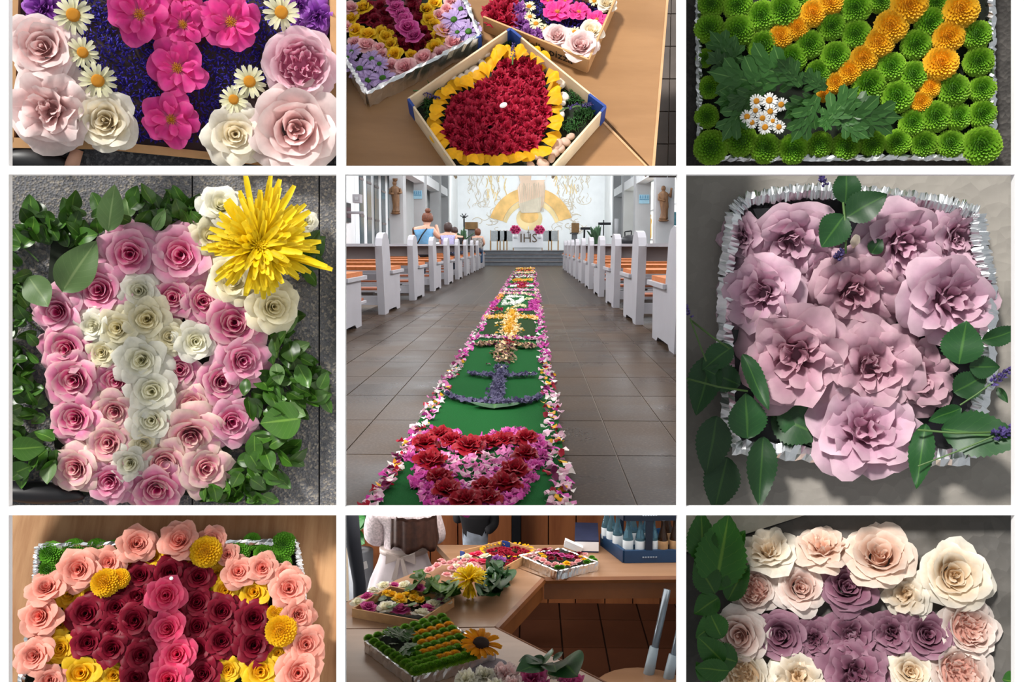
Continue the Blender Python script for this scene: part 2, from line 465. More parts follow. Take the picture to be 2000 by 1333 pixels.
def daisy(pl, name, pmat, dmat, x, y, r, n=14, h0=0.02, tx=0, ty=0, parts=True, disc=0.36, wf=.82):
    FN[0] += 1
    m = seat(pl, x, y, r, 0.3, h0, tx, ty, FN[0] * 0.9)
    key = ('daisydisc', disc)
    if key not in CACHE:
        mb = MB(); mb.lathe([(disc * .6, -0.05), (disc, 0.08), (disc * .9, 0.17), (disc * .55, 0.23), (0.01, 0.20)], 14)
        mb.lathe([(0.02, -0.5), (0.04, -0.5), (0.04, 0.0), (0.02, 0.0)], 6)
        CACHE[key] = mesh('disc', mb.V, mb.F, True, mb.C)
    root = link(name, CACHE[key], dmat, None, m)
    key = ('daisyrays', n, parts, disc, wf)
    if key not in CACHE:
        R = random.Random(3); lst = []
        one = MB()
        for k in range(n):
            a = 2 * pi * k / n + R.uniform(-.08, .08); rm = Matrix.Rotation(a, 4, 'Z') @ Matrix.Rotation(R.uniform(-.15, .12), 4, 'Y')
            V, Fc, C = ray_petal(1 - disc * .8 + R.uniform(-.08, .04), 2.3 / n * wf, 0.15, R.uniform(0, .2), 4, 0.06, k, disc * .8, 0.05)
            if parts: q = MB(); q.add(V, Fc, C, rm); lst.append(mesh('ray_petal', q.V, q.F, True, q.C))
            else: one.add(V, Fc, C, rm)
        if not parts: lst.append(mesh('ray_petals', one.V, one.F, True, one.C))
        CACHE[key] = lst
    for pm in CACHE[key]:
        link('ray_petal' if parts else 'ray_florets', pm, pmat, root)
    return root

def leaf_mesh(kind, var=0):
    key = ('leaf', kind, var)
    if key in CACHE: return CACHE[key]
    R = random.Random(var + 11); n = {'ovate': 14, 'serrate': 28, 'lobed': 34, 'small': 7}[kind]
    V = []; Fc = []; C = []; bend = R.uniform(-.25, .35); tw = R.uniform(-.25, .25); ph = R.random() * 6
    if kind == 'lobed':
        def strip(o, ang, L, w, z0, lay):
            b0 = len(V); m = 7
            for j in range(m + 1):
                t = j / m; hw = w * (0.35 + 0.65 * sin(pi * min(1, t * .62 + .18))) * (1 if t < .95 else .45)
                if j % 2: hw *= 1.18
                for s in (-1, -.5, 0, .5, 1):
                    x, y = t * L - .10 * L * abs(s) * (t > .9), s * hw
                    X = o + x * cos(ang) - y * sin(ang); Y = x * sin(ang) + y * cos(ang)
                    V.append((X, Y, z0 + .10 * abs(s) * hw * 2 + bend * (X - .3) ** 2 - .12 * abs(Y) ** 1.5 + .012 * sin(9 * X + ph))); C.append((min(1, X), abs(s), R.random()))
            for j in range(m):
                for i in range(4):
                    k = b0 + j * 5 + i; Fc.append((k, k + 5, k + 6, k + 1))
        strip(0, 0, 1.0, .10, 0, 0)
        for o, a, L, w in ((.12, .95, .26, .055), (.30, .80, .40, .085), (.52, .62, .38, .08)):
            for sg in (-1, 1): strip(o, sg * (a + R.uniform(-.08, .08)), L * R.uniform(.9, 1.1), w, .004, 1)
        CACHE[key] = mesh('leaf', V, Fc, True, C)
        return CACHE[key]
    for j in range(n + 1):
        t = j / n
        wdt = 0.36 * (sin(pi * t ** 0.78)) ** 0.85 if 0 < t < 1 else 0.0
        if kind == 'serrate': wdt *= 1 + (0.07 if j % 2 else -0.03)
        if kind == 'lobed': wdt = (0.10 + 0.46 * abs(sin(pi * (t * 2.6 + 0.05))) ** 0.6 * (1 - 0.55 * t)) * (min(1, t * 5) ** .7) * (min(1, (1 - t) * 5) ** .6) + (0.03 if j % 2 else 0)
        for s in (-1, -.5, 0, .5, 1):
            fwd = 0.10 * abs(s) * (1 if kind == 'lobed' else 0) 
            z = 0.10 * abs(s) * wdt * 2.2 + bend * (t - .3) ** 2 + tw * s * wdt * t + 0.02 * sin(9 * t + ph + s)
            V.append((t + fwd * min(1, 3 * t) * (1 - t), s * wdt, z)); C.append((t, abs(s), R.random()))
    for j in range(n):
        for i in range(4):
            k = j * 5 + i; Fc.append((k, k + 5, k + 6, k + 1))
    CACHE[key] = mesh('leaf', V, Fc, True, C)
    return CACHE[key]

def leaf_at(pl, name, mat, bx, by, tx_, ty_, h0=0.02, h1=None, kind='ovate', roll=0.0, wide=1.0, parent=None, pmat=None):
    """a leaf from the picture point of its base to that of its tip, at heights h0, h1 above the plane"""
    FN[0] += 1
    a = pl.P(bx, by, h0); b = pl.P(tx_, ty_, h0 if h1 is None else h1)
    x = (b - a); L = x.length; x.normalize()
    z = (pl.n - x * pl.n.dot(x)).normalized(); z = Matrix.Rotation(roll, 3, x) @ z; y = z.cross(x)
    m = Matrix((x * L, y * L * wide, z * L)).transposed().to_4x4(); m.translation = a
    return link(name, leaf_mesh(kind, FN[0] % 5), mat, parent, m, True)

def empty(name, loc=(0, 0, 0)):
    o = bpy.data.objects.new(name, None); COL.objects.link(o); o.empty_display_size = 0.02; o.location = loc
    return o

def slab(pl, name, pts, h0, h1, mat, parent=None, crop=True):
    """prism over picture points between two heights above a plane"""
    q = [pl.c(*p) if crop else p for p in pts]
    t = [pl.P(x, y, h1) for x, y in q]
    b = [p - pl.n * (h1 - h0) for p in t]
    if ((t[1] - t[0]).cross(t[2] - t[1])).dot(pl.n) < 0: t.reverse(); b.reverse()
    return MB().prism(t, b).build(name, mat, parent)

def wall_strip(pl, name, a, b, h0, h1, th, mat, parent=None, crumple=0.0, n=24, crop=True):
    """a tray side standing on the plane between two picture points (taken at its rim)"""
    if crop: a = pl.c(*a); b = pl.c(*b)
    A = pl.P(*a, h1); B = pl.P(*b, h1); d = (B - A); L = d.length; d.normalize(); o = pl.n.cross(d)
    mb = MB()
    if crumple <= 0:
        t = [A - o * th / 2, B - o * th / 2, B + o * th / 2, A + o * th / 2]
        mb.prism(t, [p - pl.n * (h1 - h0) for p in t])
        return mb.build(name, mat, parent)
    R = random.Random(int(L * 1e5)); rowsn = 7; V = []; Fc = []
    prof = [(-th, h0), (-th, h0 * .4 + h1 * .6), (-th * 1.1, h1), (0, h1 + th * .6), (th * 1.1, h1), (th, h0 * .4 + h1 * .6), (th, h0)]
    for i in range(n + 1):
        for (w_, h) in prof:
            p = A + d * (L * i / n + R.uniform(-.3, .3) * L / n * (0 < i < n)) + o * (w_ + R.uniform(-1, 1) * crumple) + pl.n * (h - h1 + R.uniform(-1, 1) * crumple)
            V.append(p)
    k = len(prof)
    for i in range(n):
        for j in range(k - 1):
            a0 = i * k + j; Fc += [(a0, a0 + 1, a0 + k + 1), (a0, a0 + k + 1, a0 + k)]
    mb.add(V, Fc)
    return mb.build(name, mat, parent)

def lavender(pl, name, x, y, ang, L, r, mat, h0=0.04, stem=None):
    """a lavender head: florets packed along a short spike; ang in picture degrees, sizes in pixels"""
    a = pl.P(x, y, h0); s = pl.sc(x, y, h0); d = (pl.u * cos(radians(ang)) + pl.v * sin(radians(ang)))
    R = random.Random(int(x * 7 + y)); mb = MB(); side = pl.n.cross(d)
    for i in range(int(26 + L / 2)):
        t = R.random(); an = R.random() * 6.28; q = r * s * (1 - .5 * t) * R.uniform(.5, 1)
        c = d * (t * L * s) + (side * cos(an) + pl.n * sin(an)) * q
        e = (d * .8 + (side * cos(an) + pl.n * sin(an))).normalized(); f = e.orthogonal(); g = e.cross(f); k = r * s * .42
        V = [c - e * k, c + f * k * .6, c + g * k * .6, c - f * k * .6, c - g * k * .6, c + e * k * 1.3]
        mb.add(V, [(0, 2, 1), (0, 3, 2), (0, 4, 3), (0, 1, 4), (5, 1, 2), (5, 2, 3), (5, 3, 4), (5, 4, 1)], (R.random(), R.random(), R.random()))
    root = empty(name, a)
    o = mb.build('flower_spike', mat, root, world=False)
    if stem:
        MB().tube([Vector((0, 0, 0)), d * (-stem * s * .5) + pl.n * 0.004, d * (-stem * s)], 1.6 * s, 6).build('stem', M['stem'], root, world=False)
    return root
# ------------------------------------------------------------------ the white display lattice that holds the nine pictures' scenes
D0 = 1.05
def flat(x, y, d): return CAM + ray(x, y) * d
def bar(name, x0, y0, x1, y1):
    t = [flat(x0, y0, D0), flat(x1, y0, D0), flat(x1, y1, D0), flat(x0, y1, D0)]
    o = MB().prism(t, [p + FWD * 0.008 for p in t]).build(name, M['white'])
    o['kind'] = 'structure'; return o
XS = [(-60, 17), (657, 674), (1323, 1340), (1982, 2060)]
YS = [(-334, -317), (324, 341), (990, 1007), (1650, 1667)]
for i, (a, b) in enumerate(XS): bar('trim_%d' % (i + 1), a, -334, b, 1667)
n_ = 5
for (a, b) in YS:
    for i in range(3):
        bar('trim_%d' % n_, XS[i][1], a, XS[i + 1][0], b); n_ += 1
# thin white partitions between the middle compartments and their neighbours, from the lattice back to the church; added, edge-on to the camera, to keep the sun out
def partition(name, x0, y0, x1, y1, d0, d1):
    a, b = flat(x0, y0, d0), flat(x1, y1, d0); c, d = flat(x1, y1, d1), flat(x0, y0, d1)
    nn = (b - a).cross(d - a).normalized() * 0.002
    o = MB().prism([a + nn, b + nn, c + nn, d + nn], [a - nn, b - nn, c - nn, d - nn]).build(name, M['white']); o['kind'] = 'structure'
partition('partition_wall_left', 665.5, -317, 665.5, 1650, D0 + .008, 2.44)
partition('partition_wall_right', 1331.5, -317, 1331.5, 1650, D0 + .008, 2.44)
partition('partition_shelf_upper', 665.5, 332.5, 1331.5, 332.5, D0 + .008, 3.2)
partition('partition_shelf_lower', 665.5, 998.5, 1331.5, 998.5, D0 + .008, 2.44)

for nm_, xa, xb in (('wall_margin_left', -700, -25), ('wall_margin_right', 2035, 2700)):       # white display wall going on beyond the outer boards
    q_ = [flat(xa, -334, 1.5), flat(xb, -334, 1.5), flat(xb, 1667, 1.5), flat(xa, 1667, 1.5)]
    struct_ = MB().prism(q_, [p + FWD * .01 for p in q_]).build(nm_, M['white']); struct_['kind'] = 'structure'
def ground(pl, name, rect, mat, label=None):
    x0, y0, x1, y1 = rect
    o = slab(pl, name, [(x0, y0), (x1, y0), (x1, y1), (x0, y1)], -0.012, 0, mat, crop=False); o['kind'] = 'structure'
    return o
def speckle(name, base, dark, light, scale, rough=0.85, k=0.5):
    m, nt, b = nodes(name)
    t1 = tex(nt, 'noise', 6, 5); t2 = tex(nt, 'voronoi', scale); t3 = tex(nt, 'noise', scale * 2.2, 4)
    c = mixc(nt, rng(nt, t1.outputs[0], 0.35, 0.65, 0, 0.6), hexc(base), hexc(dark))
    sp = N(nt, 'ShaderNodeSeparateColor'); nt.links.new(t2.outputs['Color'], sp.inputs[0])
    c = mixc(nt, rng(nt, sp.outputs[0], 0.55, 0.95, 0, k), c, hexc(light))
    c = mixc(nt, rng(nt, sp.outputs[1], 0.6, 1.0, 0, k), c, hexc(dark))
    c = mixc(nt, rng(nt, t3.outputs[0], 0.5, 0.75, 0, k * .6), c, hexc(light))
    nt.links.new(c, b.inputs['Base Color']); b.inputs['Roughness'].default_value = rough
    bump(nt, b, t2.outputs['Distance'], 0.5, 0.003)
    return m
def woodm(name, a, b_, scale=(3, 22, 3), rough=0.5, blot=0.4, dark=None):
    m, nt, b = nodes(name)
    t = tex(nt, 'noise', 2.0, 6, vscale=scale, rough=0.6); t2 = tex(nt, 'noise', 4.0, 4)
    c = mixc(nt, rng(nt, t.outputs[0], 0.3, 0.7), hexc(a), hexc(b_))
    if dark: c = mixc(nt, rng(nt, t2.outputs[0], 0.5, 0.75, 0, blot), c, hexc(dark))
    nt.links.new(c, b.inputs['Base Color']); b.inputs['Roughness'].default_value = rough
    return m

# petal materials
M['blush'] = petal_mat('blush_petal', '#f5c2c0', '#fce6e4', '#fff6f3', '#f0aca8', 0.5, 0.5)
M['pinkr'] = petal_mat('pink_ruffled_petal', '#e27fa6', '#f6d3dc', '#fbe4ea', '#d35c8c', 0.6, 0.6)
M['cream'] = petal_mat('cream_petal', '#f8e6bc', '#fbf4e4', '#fffcf4', '#eccc90', 0.5, 0.5)
M['magenta'] = petal_mat('magenta_petal', '#f850a8', '#f63c9e', '#fd86c4', '#f7c4dc', 0.35, 0.4, 0.35)
M['daisyw'] = petal_mat('pale_yellow_ray', '#f4f0c4', '#f6f3d2', '#fdfbe8', '#e6dd8e', 0.3, 0.5)
M['violet'] = petal_mat('violet_petal', '#86309c', '#a457c4', '#c48ade', '#5a1f80', 0.5, 0.5)
M['lav'] = petal_mat('lavender_floret', '#2a1f86', '#3c2fa6', '#5a4cc8', '#1c1458', 0.5, 0.6, 0.15, var=0.3)

# ================================================================== compartment: box of roses on lavender (upper left)
A = board(337, 150, 1.27, 0.7, 0, (0, 0, 2.985))
M['asphalt'] = speckle('dark_asphalt', '#4d5058', '#303238', '#8a8c90', 260)
ground(A, 'pavement_lavender_box', (-30, -60, 665.5, 332), M['asphalt'])
bx = empty('cardboard_box', A.P(*A.c(1000, 400)))
tag(bx, 'torn brown cardboard box holding the lavender and pink roses', 'box')
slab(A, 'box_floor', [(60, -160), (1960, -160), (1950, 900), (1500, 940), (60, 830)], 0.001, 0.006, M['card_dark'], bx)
slab(A, 'side_flap', [(20, -160), (112, -160), (92, 470), (80, 830), (20, 845)], 0.006, 0.018, M['card'], bx)
slab(A, 'front_flap', [(20, 800), (480, 815), (900, 850), (1250, 890), (1600, 930), (1640, 980), (1250, 935), (600, 872), (20, 862)], 0.006, 0.018, M['card'], bx)
slab(A, 'side_flap', [(1925, -160), (1968, -160), (1968, 640), (1925, 640)], 0.006, 0.030, M['card'], bx)

# lavender bed
R = random.Random(5); mb = MB()
for i in range(6200):
    X, Y = R.uniform(330, 1800), R.uniform(-60, 830)
    if Y > 560 and (X < 700 or X > 1290): continue
    if X > 1500 and Y > 480: continue
    c = A.P(*A.c(X, Y), R.uniform(0.008, 0.020)); e = (A.u * R.uniform(-1, 1) + A.v * R.uniform(-1, 1) + A.n * R.uniform(-.2, .7)).normalized()
    f = e.orthogonal().normalized(); g = e.cross(f); k = R.uniform(.0018, .0036); q = (.5 + R.random() * .5, R.random(), R.random())
    mb.add([c - e * k, c + f * k * .45, c + g * k * .45, c - f * k * .45, c - g * k * .45, c + e * k * 1.4],
           [(0, 2, 1), (0, 3, 2), (0, 4, 3), (0, 1, 4), (5, 1, 2), (5, 2, 3), (5, 3, 4), (5, 4, 1)], q)
o = mb.build('lavender_florets', M['lav']); tag(o, 'bed of loose dark violet lavender florets in the cardboard box', 'lavender', None, 'stuff')

def put(pl, X, Y, r, **kw):
    x, y = pl.c(X, Y); return dict(pl=pl, x=x, y=y, r=r / pl.k, **kw)
big = [(245, 275, 190, 'cup', 'blush', 'blush rose in a round cup above the large open blush rose'),
       (280, 640, 232, 'garden', 'blush', 'large open blush rose with a reddish heart at the box corner'),
       (1755, 380, 212, 'quarter', 'pinkr', 'pink ruffled rose with pale outer petals by the box side'),
       (1725, 750, 262, 'cup', 'blush', 'largest blush rose, opened wide, below the pink ruffled rose'),
       (610, 705, 170, 'cup', 'cream', 'round cream rose beside the large open blush rose'),
       (1372, 785, 178, 'tea', 'cream', 'cream rose with pointed petals beside the largest blush rose')]
for X, Y, r, k, mt, lb in big:
    o = flower(**put(A, X, Y, r * 1.02), name='rose', kind=k, mat=M[mt], h0=0.034 if k == 'quarter' else 0.028); tag(o, lb, 'rose', 'roses in the lavender box')
mg = [(810, 80, 178, 'magenta open rose with golden stamens, tallest on the cross bar'), (1065, 140, 140, 'magenta open rose at the crossing, between the two bar roses'),
      (1345, 125, 170, 'magenta open rose at the violet end of the cross bar'), (1030, 395, 165, 'magenta open rose in the middle of the cross shaft'),
      (995, 695, 160, 'magenta open rose with a bright yellow eye at the shaft foot'), (1075, -20, 110, 'magenta open rose cut off by the upper bar')]
for X, Y, r, lb in mg:
    o = flower(**put(A, X, Y, r), name='open_rose', kind='open', mat=M['magenta'], hmat=M['stamen'], h0=0.022); tag(o, lb, 'rose', 'magenta roses of the cross')
ds = [(425, 85, 112, 'pale yellow daisy above the round blush rose'), (480, 305, 90, 'pale yellow daisy touching the round blush rose'), (568, 470, 105, 'pale yellow daisy above the round cream rose'),
      (1640, 70, 108, 'pale yellow daisy beside the violet blossoms'), (1455, 475, 98, 'pale yellow daisy by the pink ruffled rose'), (1362, 580, 82, 'pale yellow daisy half under the pointed cream rose')]
for X, Y, r, lb in ds:
    o = daisy(**put(A, X, Y, r), name='daisy', pmat=M['daisyw'], dmat=M['disc'], n=15, h0=0.045); tag(o, lb, 'daisy', 'daisies in the lavender box')
for X, Y, r, lb in [(245, 45, 115, 'violet blossom behind the daisy in the upper box corner'), (1740, 30, 90, 'violet blossom beside the pale daisy'), (1850, 90, 110, 'deep purple blossom at the box side'), (1745, 180, 70, 'small violet blossom above the pink ruffled rose')]:
    o = flower(**put(A, X, Y, r), name='violet_blossom', kind='frill', mat=M['violet'], h0=0.016); tag(o, lb, 'blossom', 'violet blossoms')
# the foot of whoever holds the camera
sh = empty('person', A.P(60, 320)); tag(sh, 'person standing below the box, black shoe and bare ankle showing', 'person')
def blob(pl, name, mat, parent, x, y, rx, ry, rz, ang=0, h=0.0, power=1.0):
    p = pl.P(x, y, h); s = pl.sc(x, y, h); m = Matrix.Translation(p) @ pl.frame(None, ang) @ Matrix.Diagonal((rx * s, ry * s, rz * s, 1))
    mb = MB(); mb.lathe([(0.02, -.3), (.75, -.28), (.98, -.1), (1, .15), (.9, .5), (.65, .8), (.3, .97), (.02, 1)], 20)
    me = mesh(name, mb.V, mb.F, True)
    return link(name, me, mat, parent, m, True)
blob(A, 'shoe', M['black'], sh, 70, 318, 62, 28, 26, -0.12, 0.008)
MB().tube([A.P(132, 345, 0.012), A.P(143, 316, 0.013), A.P(152, 292, 0.012)], [0.010, 0.0095, 0.008], 12).build('ankle', M['skin'], sh, smooth=True)
# ================================================================== compartment: green pompon tray (upper right)
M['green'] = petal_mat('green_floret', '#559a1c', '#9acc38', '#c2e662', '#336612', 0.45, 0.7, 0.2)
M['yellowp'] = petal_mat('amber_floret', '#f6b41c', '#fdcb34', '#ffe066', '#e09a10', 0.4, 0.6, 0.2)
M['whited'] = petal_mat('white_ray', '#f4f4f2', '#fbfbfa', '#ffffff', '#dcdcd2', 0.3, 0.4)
M['mumleaf'] = leaf_mat('chrysanthemum_leaf', '#336226', '#6c9850', 0.45, 0.38)
B = board(1660, 150, 1.27, 0.7, 0, (1330, 0, 2.985))
M['concrete_dark'] = speckle('dark_concrete', '#4c4845', '#3a3735', '#6c6762', 180, k=0.3)
ground(B, 'pavement_pompon_tray', (1331.5, -60, 2040, 332), M['concrete_dark'])
tr = empty('foil_tray', B.P(1660, 160)); tag(tr, 'foil lined tray packed with green and amber pompons', 'tray')
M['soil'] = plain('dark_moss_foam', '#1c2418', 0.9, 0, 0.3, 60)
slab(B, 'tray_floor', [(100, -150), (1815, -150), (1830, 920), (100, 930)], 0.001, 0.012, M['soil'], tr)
for a, b in (((98, -160), (112, 930)), ((112, 925), (1815, 915)), ((1822, 930), (1812, -160))):
    wall_strip(B, 'foil_side', a, b, 0.001, 0.026, 0.004, M['foil'], tr, 0.0016, 80)
G = [(175, 20, 85), (330, 30, 88), (470, 95, 88), (600, 65, 98), (690, -10, 60), (1020, 45, 92), (1165, 5, 72), (1490, 15, 70), (165, 165, 88), (335, 180, 96), (1450, 130, 88), (880, 155, 82), (1020, 200, 84),
     (1725, 205, 84), (480, 270, 92), (750, 260, 84), (1370, 260, 88), (1735, 360, 86), (900, 330, 88), (645, 345, 88), (140, 340, 55), (800, 425, 78), (1225, 390, 84), (1355, 440, 86), (1095, 495, 96), (165, 510, 68),
     (1590, 525, 92), (1755, 520, 78), (1260, 565, 96), (150, 680, 72), (1755, 665, 82), (1350, 715, 80), (1485, 680, 92), (1615, 680, 80), (175, 860, 102), (350, 820, 96), (490, 865, 90), (655, 870, 90), (810, 845, 78),
     (960, 855, 84), (1115, 840, 78), (1265, 830, 78), (1415, 840, 82), (1570, 840, 84), (1750, 850, 112)]
its = []
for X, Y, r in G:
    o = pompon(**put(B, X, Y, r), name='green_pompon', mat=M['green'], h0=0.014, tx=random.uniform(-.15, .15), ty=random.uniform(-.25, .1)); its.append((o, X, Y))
rows_label(its, 'green pompon chrysanthemum', 'in the foil pompon tray', 70, 'pompon', 'green pompons in the foil tray')
Yl = {'upper': [(870, 15, 78), (770, 80, 80), (680, 165, 70), (580, 215, 74)], 'middle': [(1330, 30, 108), (1225, 155, 98), (1155, 250, 88), (1065, 345, 82), (985, 420, 74), (905, 485, 64), (838, 550, 48)],
      'outer': [(1630, 60, 104), (1560, 215, 92), (1515, 370, 100), (1455, 510, 64), (1400, 595, 64)]}
for nm, L in Yl.items():
    for k, (X, Y, r) in enumerate(L):
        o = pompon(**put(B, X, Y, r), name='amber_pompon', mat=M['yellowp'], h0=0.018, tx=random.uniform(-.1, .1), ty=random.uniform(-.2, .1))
        tag(o, f'amber pompon chrysanthemum, {ORD[k]} down the {nm} slanting amber line', 'pompon', 'amber pompons in the foil tray')
lv = [(330, 400, 175, 165, .045), (300, 420, 150, 300, .048), (280, 440, 330, 215, .05), (720, 480, 320, 340, .058), (560, 500, 150, 425, .055), (700, 500, 560, 330, .062), (420, 560, 190, 600, .05), (400, 560, 235, 830, .055), (480, 520, 260, 640, .06),
      (800, 560, 650, 835, .062), (790, 560, 580, 690, .058), (820, 740, 1040, 500, .06), (900, 680, 1150, 560, .056), (905, 680, 1300, 690, .064), (900, 680, 1100, 810, .06), (860, 640, 830, 780, .058), (850, 520, 680, 420, .055)]
where = ['upper tray edge', 'upper tray edge', 'second pompon row', 'amber line end', 'tray side', 'amber line end', 'white daisies, beside them', 'bottom pompon row', 'white daisies, above them', 'bottom pompon row, wide', 'white daisies, facing them', 'amber line foot', 'amber line foot, pale', 'tray middle, longest', 'bottom row, pale', 'leaf pair centre', 'smallest amber pompon']
for k, (a, b, c, d, h) in enumerate(lv):
    p, q = B.c(a, b), B.c(c, d)
    o = leaf_at(B, 'chrysanthemum_leaf', M['mumleaf'], *p, *q, h - .012, h, 'lobed', random.uniform(-.45, .45), 1.15)
    tag(o, f'dark green lobed leaf, {ORD[k]} in reading order of the pompon tray', 'leaf', 'lobed leaves on the pompon tray')
W = [(440, 590, 42), (515, 585, 48), (585, 610, 42), (435, 645, 36), (520, 650, 42), (385, 680, 42), (475, 690, 40), (415, 715, 37), (535, 705, 30), (490, 742, 44), (572, 740, 40)]
its = []
for X, Y, r in W:
    o = daisy(**put(B, X, Y, r), name='small_white_daisy', pmat=M['whited'], dmat=M['disc'], n=16, h0=0.060, parts=False, disc=0.42, tx=random.uniform(-.2, .2), ty=random.uniform(-.2, .2)); its.append((o, X, Y))
rows_label(its, 'small white daisy', 'of the daisy cluster', 38, 'daisy', 'small white daisies among the lobed leaves')

# ================================================================== compartment: leaf-edged rose tray (middle left)
Cc = board(337, 666, 1.27, 0.7, 0, (0, 330, 1.9896))
M['aggregate'] = speckle('exposed_aggregate', '#6c6c70', '#3e4148', '#a39a8c', 330, 0.8, 0.65)
M['joint'] = plain('dark_joint', '#2c2c2e', 0.9)
pv = ground(Cc, 'pavement_joint_bed', (-30, 332.5, 665.5, 998.5), M['joint'])
for (x0, x1) in ((-30, 374), (377, 622), (625, 665.5)):                        # paving slabs with narrow joints
    for (y0, y1) in ((332.5, 998.5),):
        slab(Cc, 'paving_slab', [(x0, y0), (x1, y0), (x1, y1), (x0, y1)], 0.0, 0.004, M['aggregate'], pv, crop=False)
M['teapink'] = petal_mat('two_tone_pink_petal', '#e2448e', '#f2aac8', '#f8dde2', '#ea7fac', 0.55, 0.35)
M['teapink2'] = petal_mat('deep_two_tone_pink_petal', '#d6347e', '#ec92b8', '#f6e0da', '#e276a2', 0.6, 0.35)
M['teapale'] = petal_mat('pale_pink_cream_petal', '#ea7fa2', '#f5c6cc', '#f6ead2', '#f0b9a8', 0.65, 0.4)
M['teawhite'] = petal_mat('ivory_petal', '#f1ecc8', '#f4f2e4', '#fbfaf2', '#e3dfa6', 0.5, 0.6)
M['teacream'] = petal_mat('butter_cream_petal', '#ecdfae', '#f3eccb', '#f9f5e2', '#dccf8e', 0.5, 0.6)
M['ivy'] = leaf_mat('rose_leaf', '#38601c', '#6a8f3a', 0.36, 0.5)
M['ivy2'] = leaf_mat('pale_rose_leaf', '#5f7f48', '#8aa36a', 0.5, 0.2)
M['mumy'] = petal_mat('yellow_mum_petal', '#f2cd0c', '#f8de1c', '#fdea4a', '#dfae06', 0.3, 0.5, 0.3)
tr = empty('flower_tray', Cc.P(280, 700)); tag(tr, 'shallow tray almost hidden under pink and ivory roses', 'tray')
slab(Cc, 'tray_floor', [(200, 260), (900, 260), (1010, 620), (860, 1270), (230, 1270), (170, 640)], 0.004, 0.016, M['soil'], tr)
P = [(505, 330, 112, 0, .2, 'teapink'), (700, 335, 116, 0, .1, 'teapink'), (385, 470, 108, -.1, 0, 'teapink'), (670, 500, 82, 0, 0, 'teapink2'), (790, 515, 76, .35, 0, 'teapink2'), (910, 600, 112, .05, 0, 'teapink2'),
     (945, 745, 96, .3, .2, 'teapink'), (222, 555, 88, -.3, .2, 'teapink'), (255, 700, 94, -.35, .1, 'teapink2'), (285, 820, 100, -.1, .25, 'teapink2'), (450, 822, 82, -.1, .3, 'teapink2'), (697, 780, 76, .1, 0, 'teapink2'),
     (862, 828, 86, .35, .1, 'teapink2'), (745, 915, 80, 0, 0, 'teapale'), (290, 970, 88, -.2, 0, 'teapink2'), (445, 945, 78, -.1, .4, 'teapale'), (900, 985, 92, .3, .1, 'teapink'), (420, 1065, 92, -.1, 0, 'teapale'),
     (740, 1040, 112, .1, .55, 'teapale'), (640, 1145, 100, 0, .2, 'teapale'), (800, 1165, 92, .45, 0, 'teapale'), (290, 1165, 88, -.3, .1, 'teapale'), (425, 1215, 86, -.1, .3, 'teapink'), (610, 1245, 96, 0, .5, 'teapink2')]
its = []
for X, Y, r, tx, ty, mt in P:
    o = flower(**put(Cc, X, Y, r * 1.13), name='rose', kind='tea', mat=M[mt], h0=0.016, tx=tx * .7, ty=-ty * .7); its.append((o, X, Y))
rows_label(its, 'pink rose', 'in the leaf-edged tray', 95, 'rose', 'pink roses in the leaf-edged tray')
Wt = [(820, 265, 68, .2, 0, 'teacream'), (540, 475, 66, 0, 0, 'teawhite'), (360, 610, 62, -.2, 0, 'teawhite'), (455, 620, 76, 0, 0, 'teacream'), (570, 585, 84, 0, 0, 'teacream'), (660, 655, 60, 0, 0, 'teacream'), (760, 672, 72, .2, 0, 'teawhite'),
      (395, 715, 56, 0, 0, 'teacream'), (550, 745, 92, 0, 0, 'teawhite'), (590, 865, 86, 0, 0, 'teawhite'), (588, 980, 78, 0, 0, 'teawhite'), (560, 1065, 50, 0, .3, 'teacream'), (505, 1145, 64, -.1, 0, 'teawhite'),
      (907, 432, 88, .1, 0, 'teacream'), (1065, 538, 92, .2, 0, 'teacream'), (860, 140, 80, .1, -.4, 'teawhite'), (1195, 200, 40, .3, -.3, 'teawhite')]
its = []
for X, Y, r, tx, ty, mt in Wt:
    o = flower(**put(Cc, X, Y, r * 1.13), name='ivory_rose', kind='tea', mat=M[mt], h0=0.028, tx=tx, ty=-ty); its.append((o, X, Y))
rows_label(its, 'ivory rose', 'in the leaf-edged tray', 70, 'rose', 'ivory roses in the leaf-edged tray')
# spider chrysanthemum
x, y = Cc.c(1005, 305); s = Cc.sc(x, y, .08)
m = Matrix.Translation(Cc.P(x, y, 0.075)) @ Cc.frame((Cc.n + Cc.u * .12 + Cc.v * .1).normalized()) @ Matrix.Scale(s, 4)
hb = MB(); R = random.Random(2)
for i in range(70):
    a = i * GA; f = i / 70; V, Fc, C = ray_petal(10 + 22 * f, 1.7, .3, -.1, 3, 0, i, 1, 2 + 9 * (1 - f), .5)
    hb.add(V, Fc, C, Matrix.Rotation(a, 4, 'Z') @ Matrix.Rotation(-(1 - f) * 0.9, 4, 'Y'))
hb.lathe([(3, -12), (14, -6), (17, 0), (10, 5), (1, 7)], 10)
mum = link('spider_chrysanthemum', mesh('mum_heart', hb.V, hb.F, True, hb.C), M['mumy'], None, m)
tag(mum, 'large bright yellow spider chrysanthemum at the corner of the leaf-edged tray', 'chrysanthemum')
pet = [mesh('petal', *(lambda q: (q[0], q[1], True, q[2]))(ray_petal(1, 0.040, 0.5, dr, 6, 0, k, 0, 0, li, .75))) for k, (dr, li) in enumerate([(0, .12), (.15, .2), (-.1, .05), (.3, .25), (.05, .0)])]
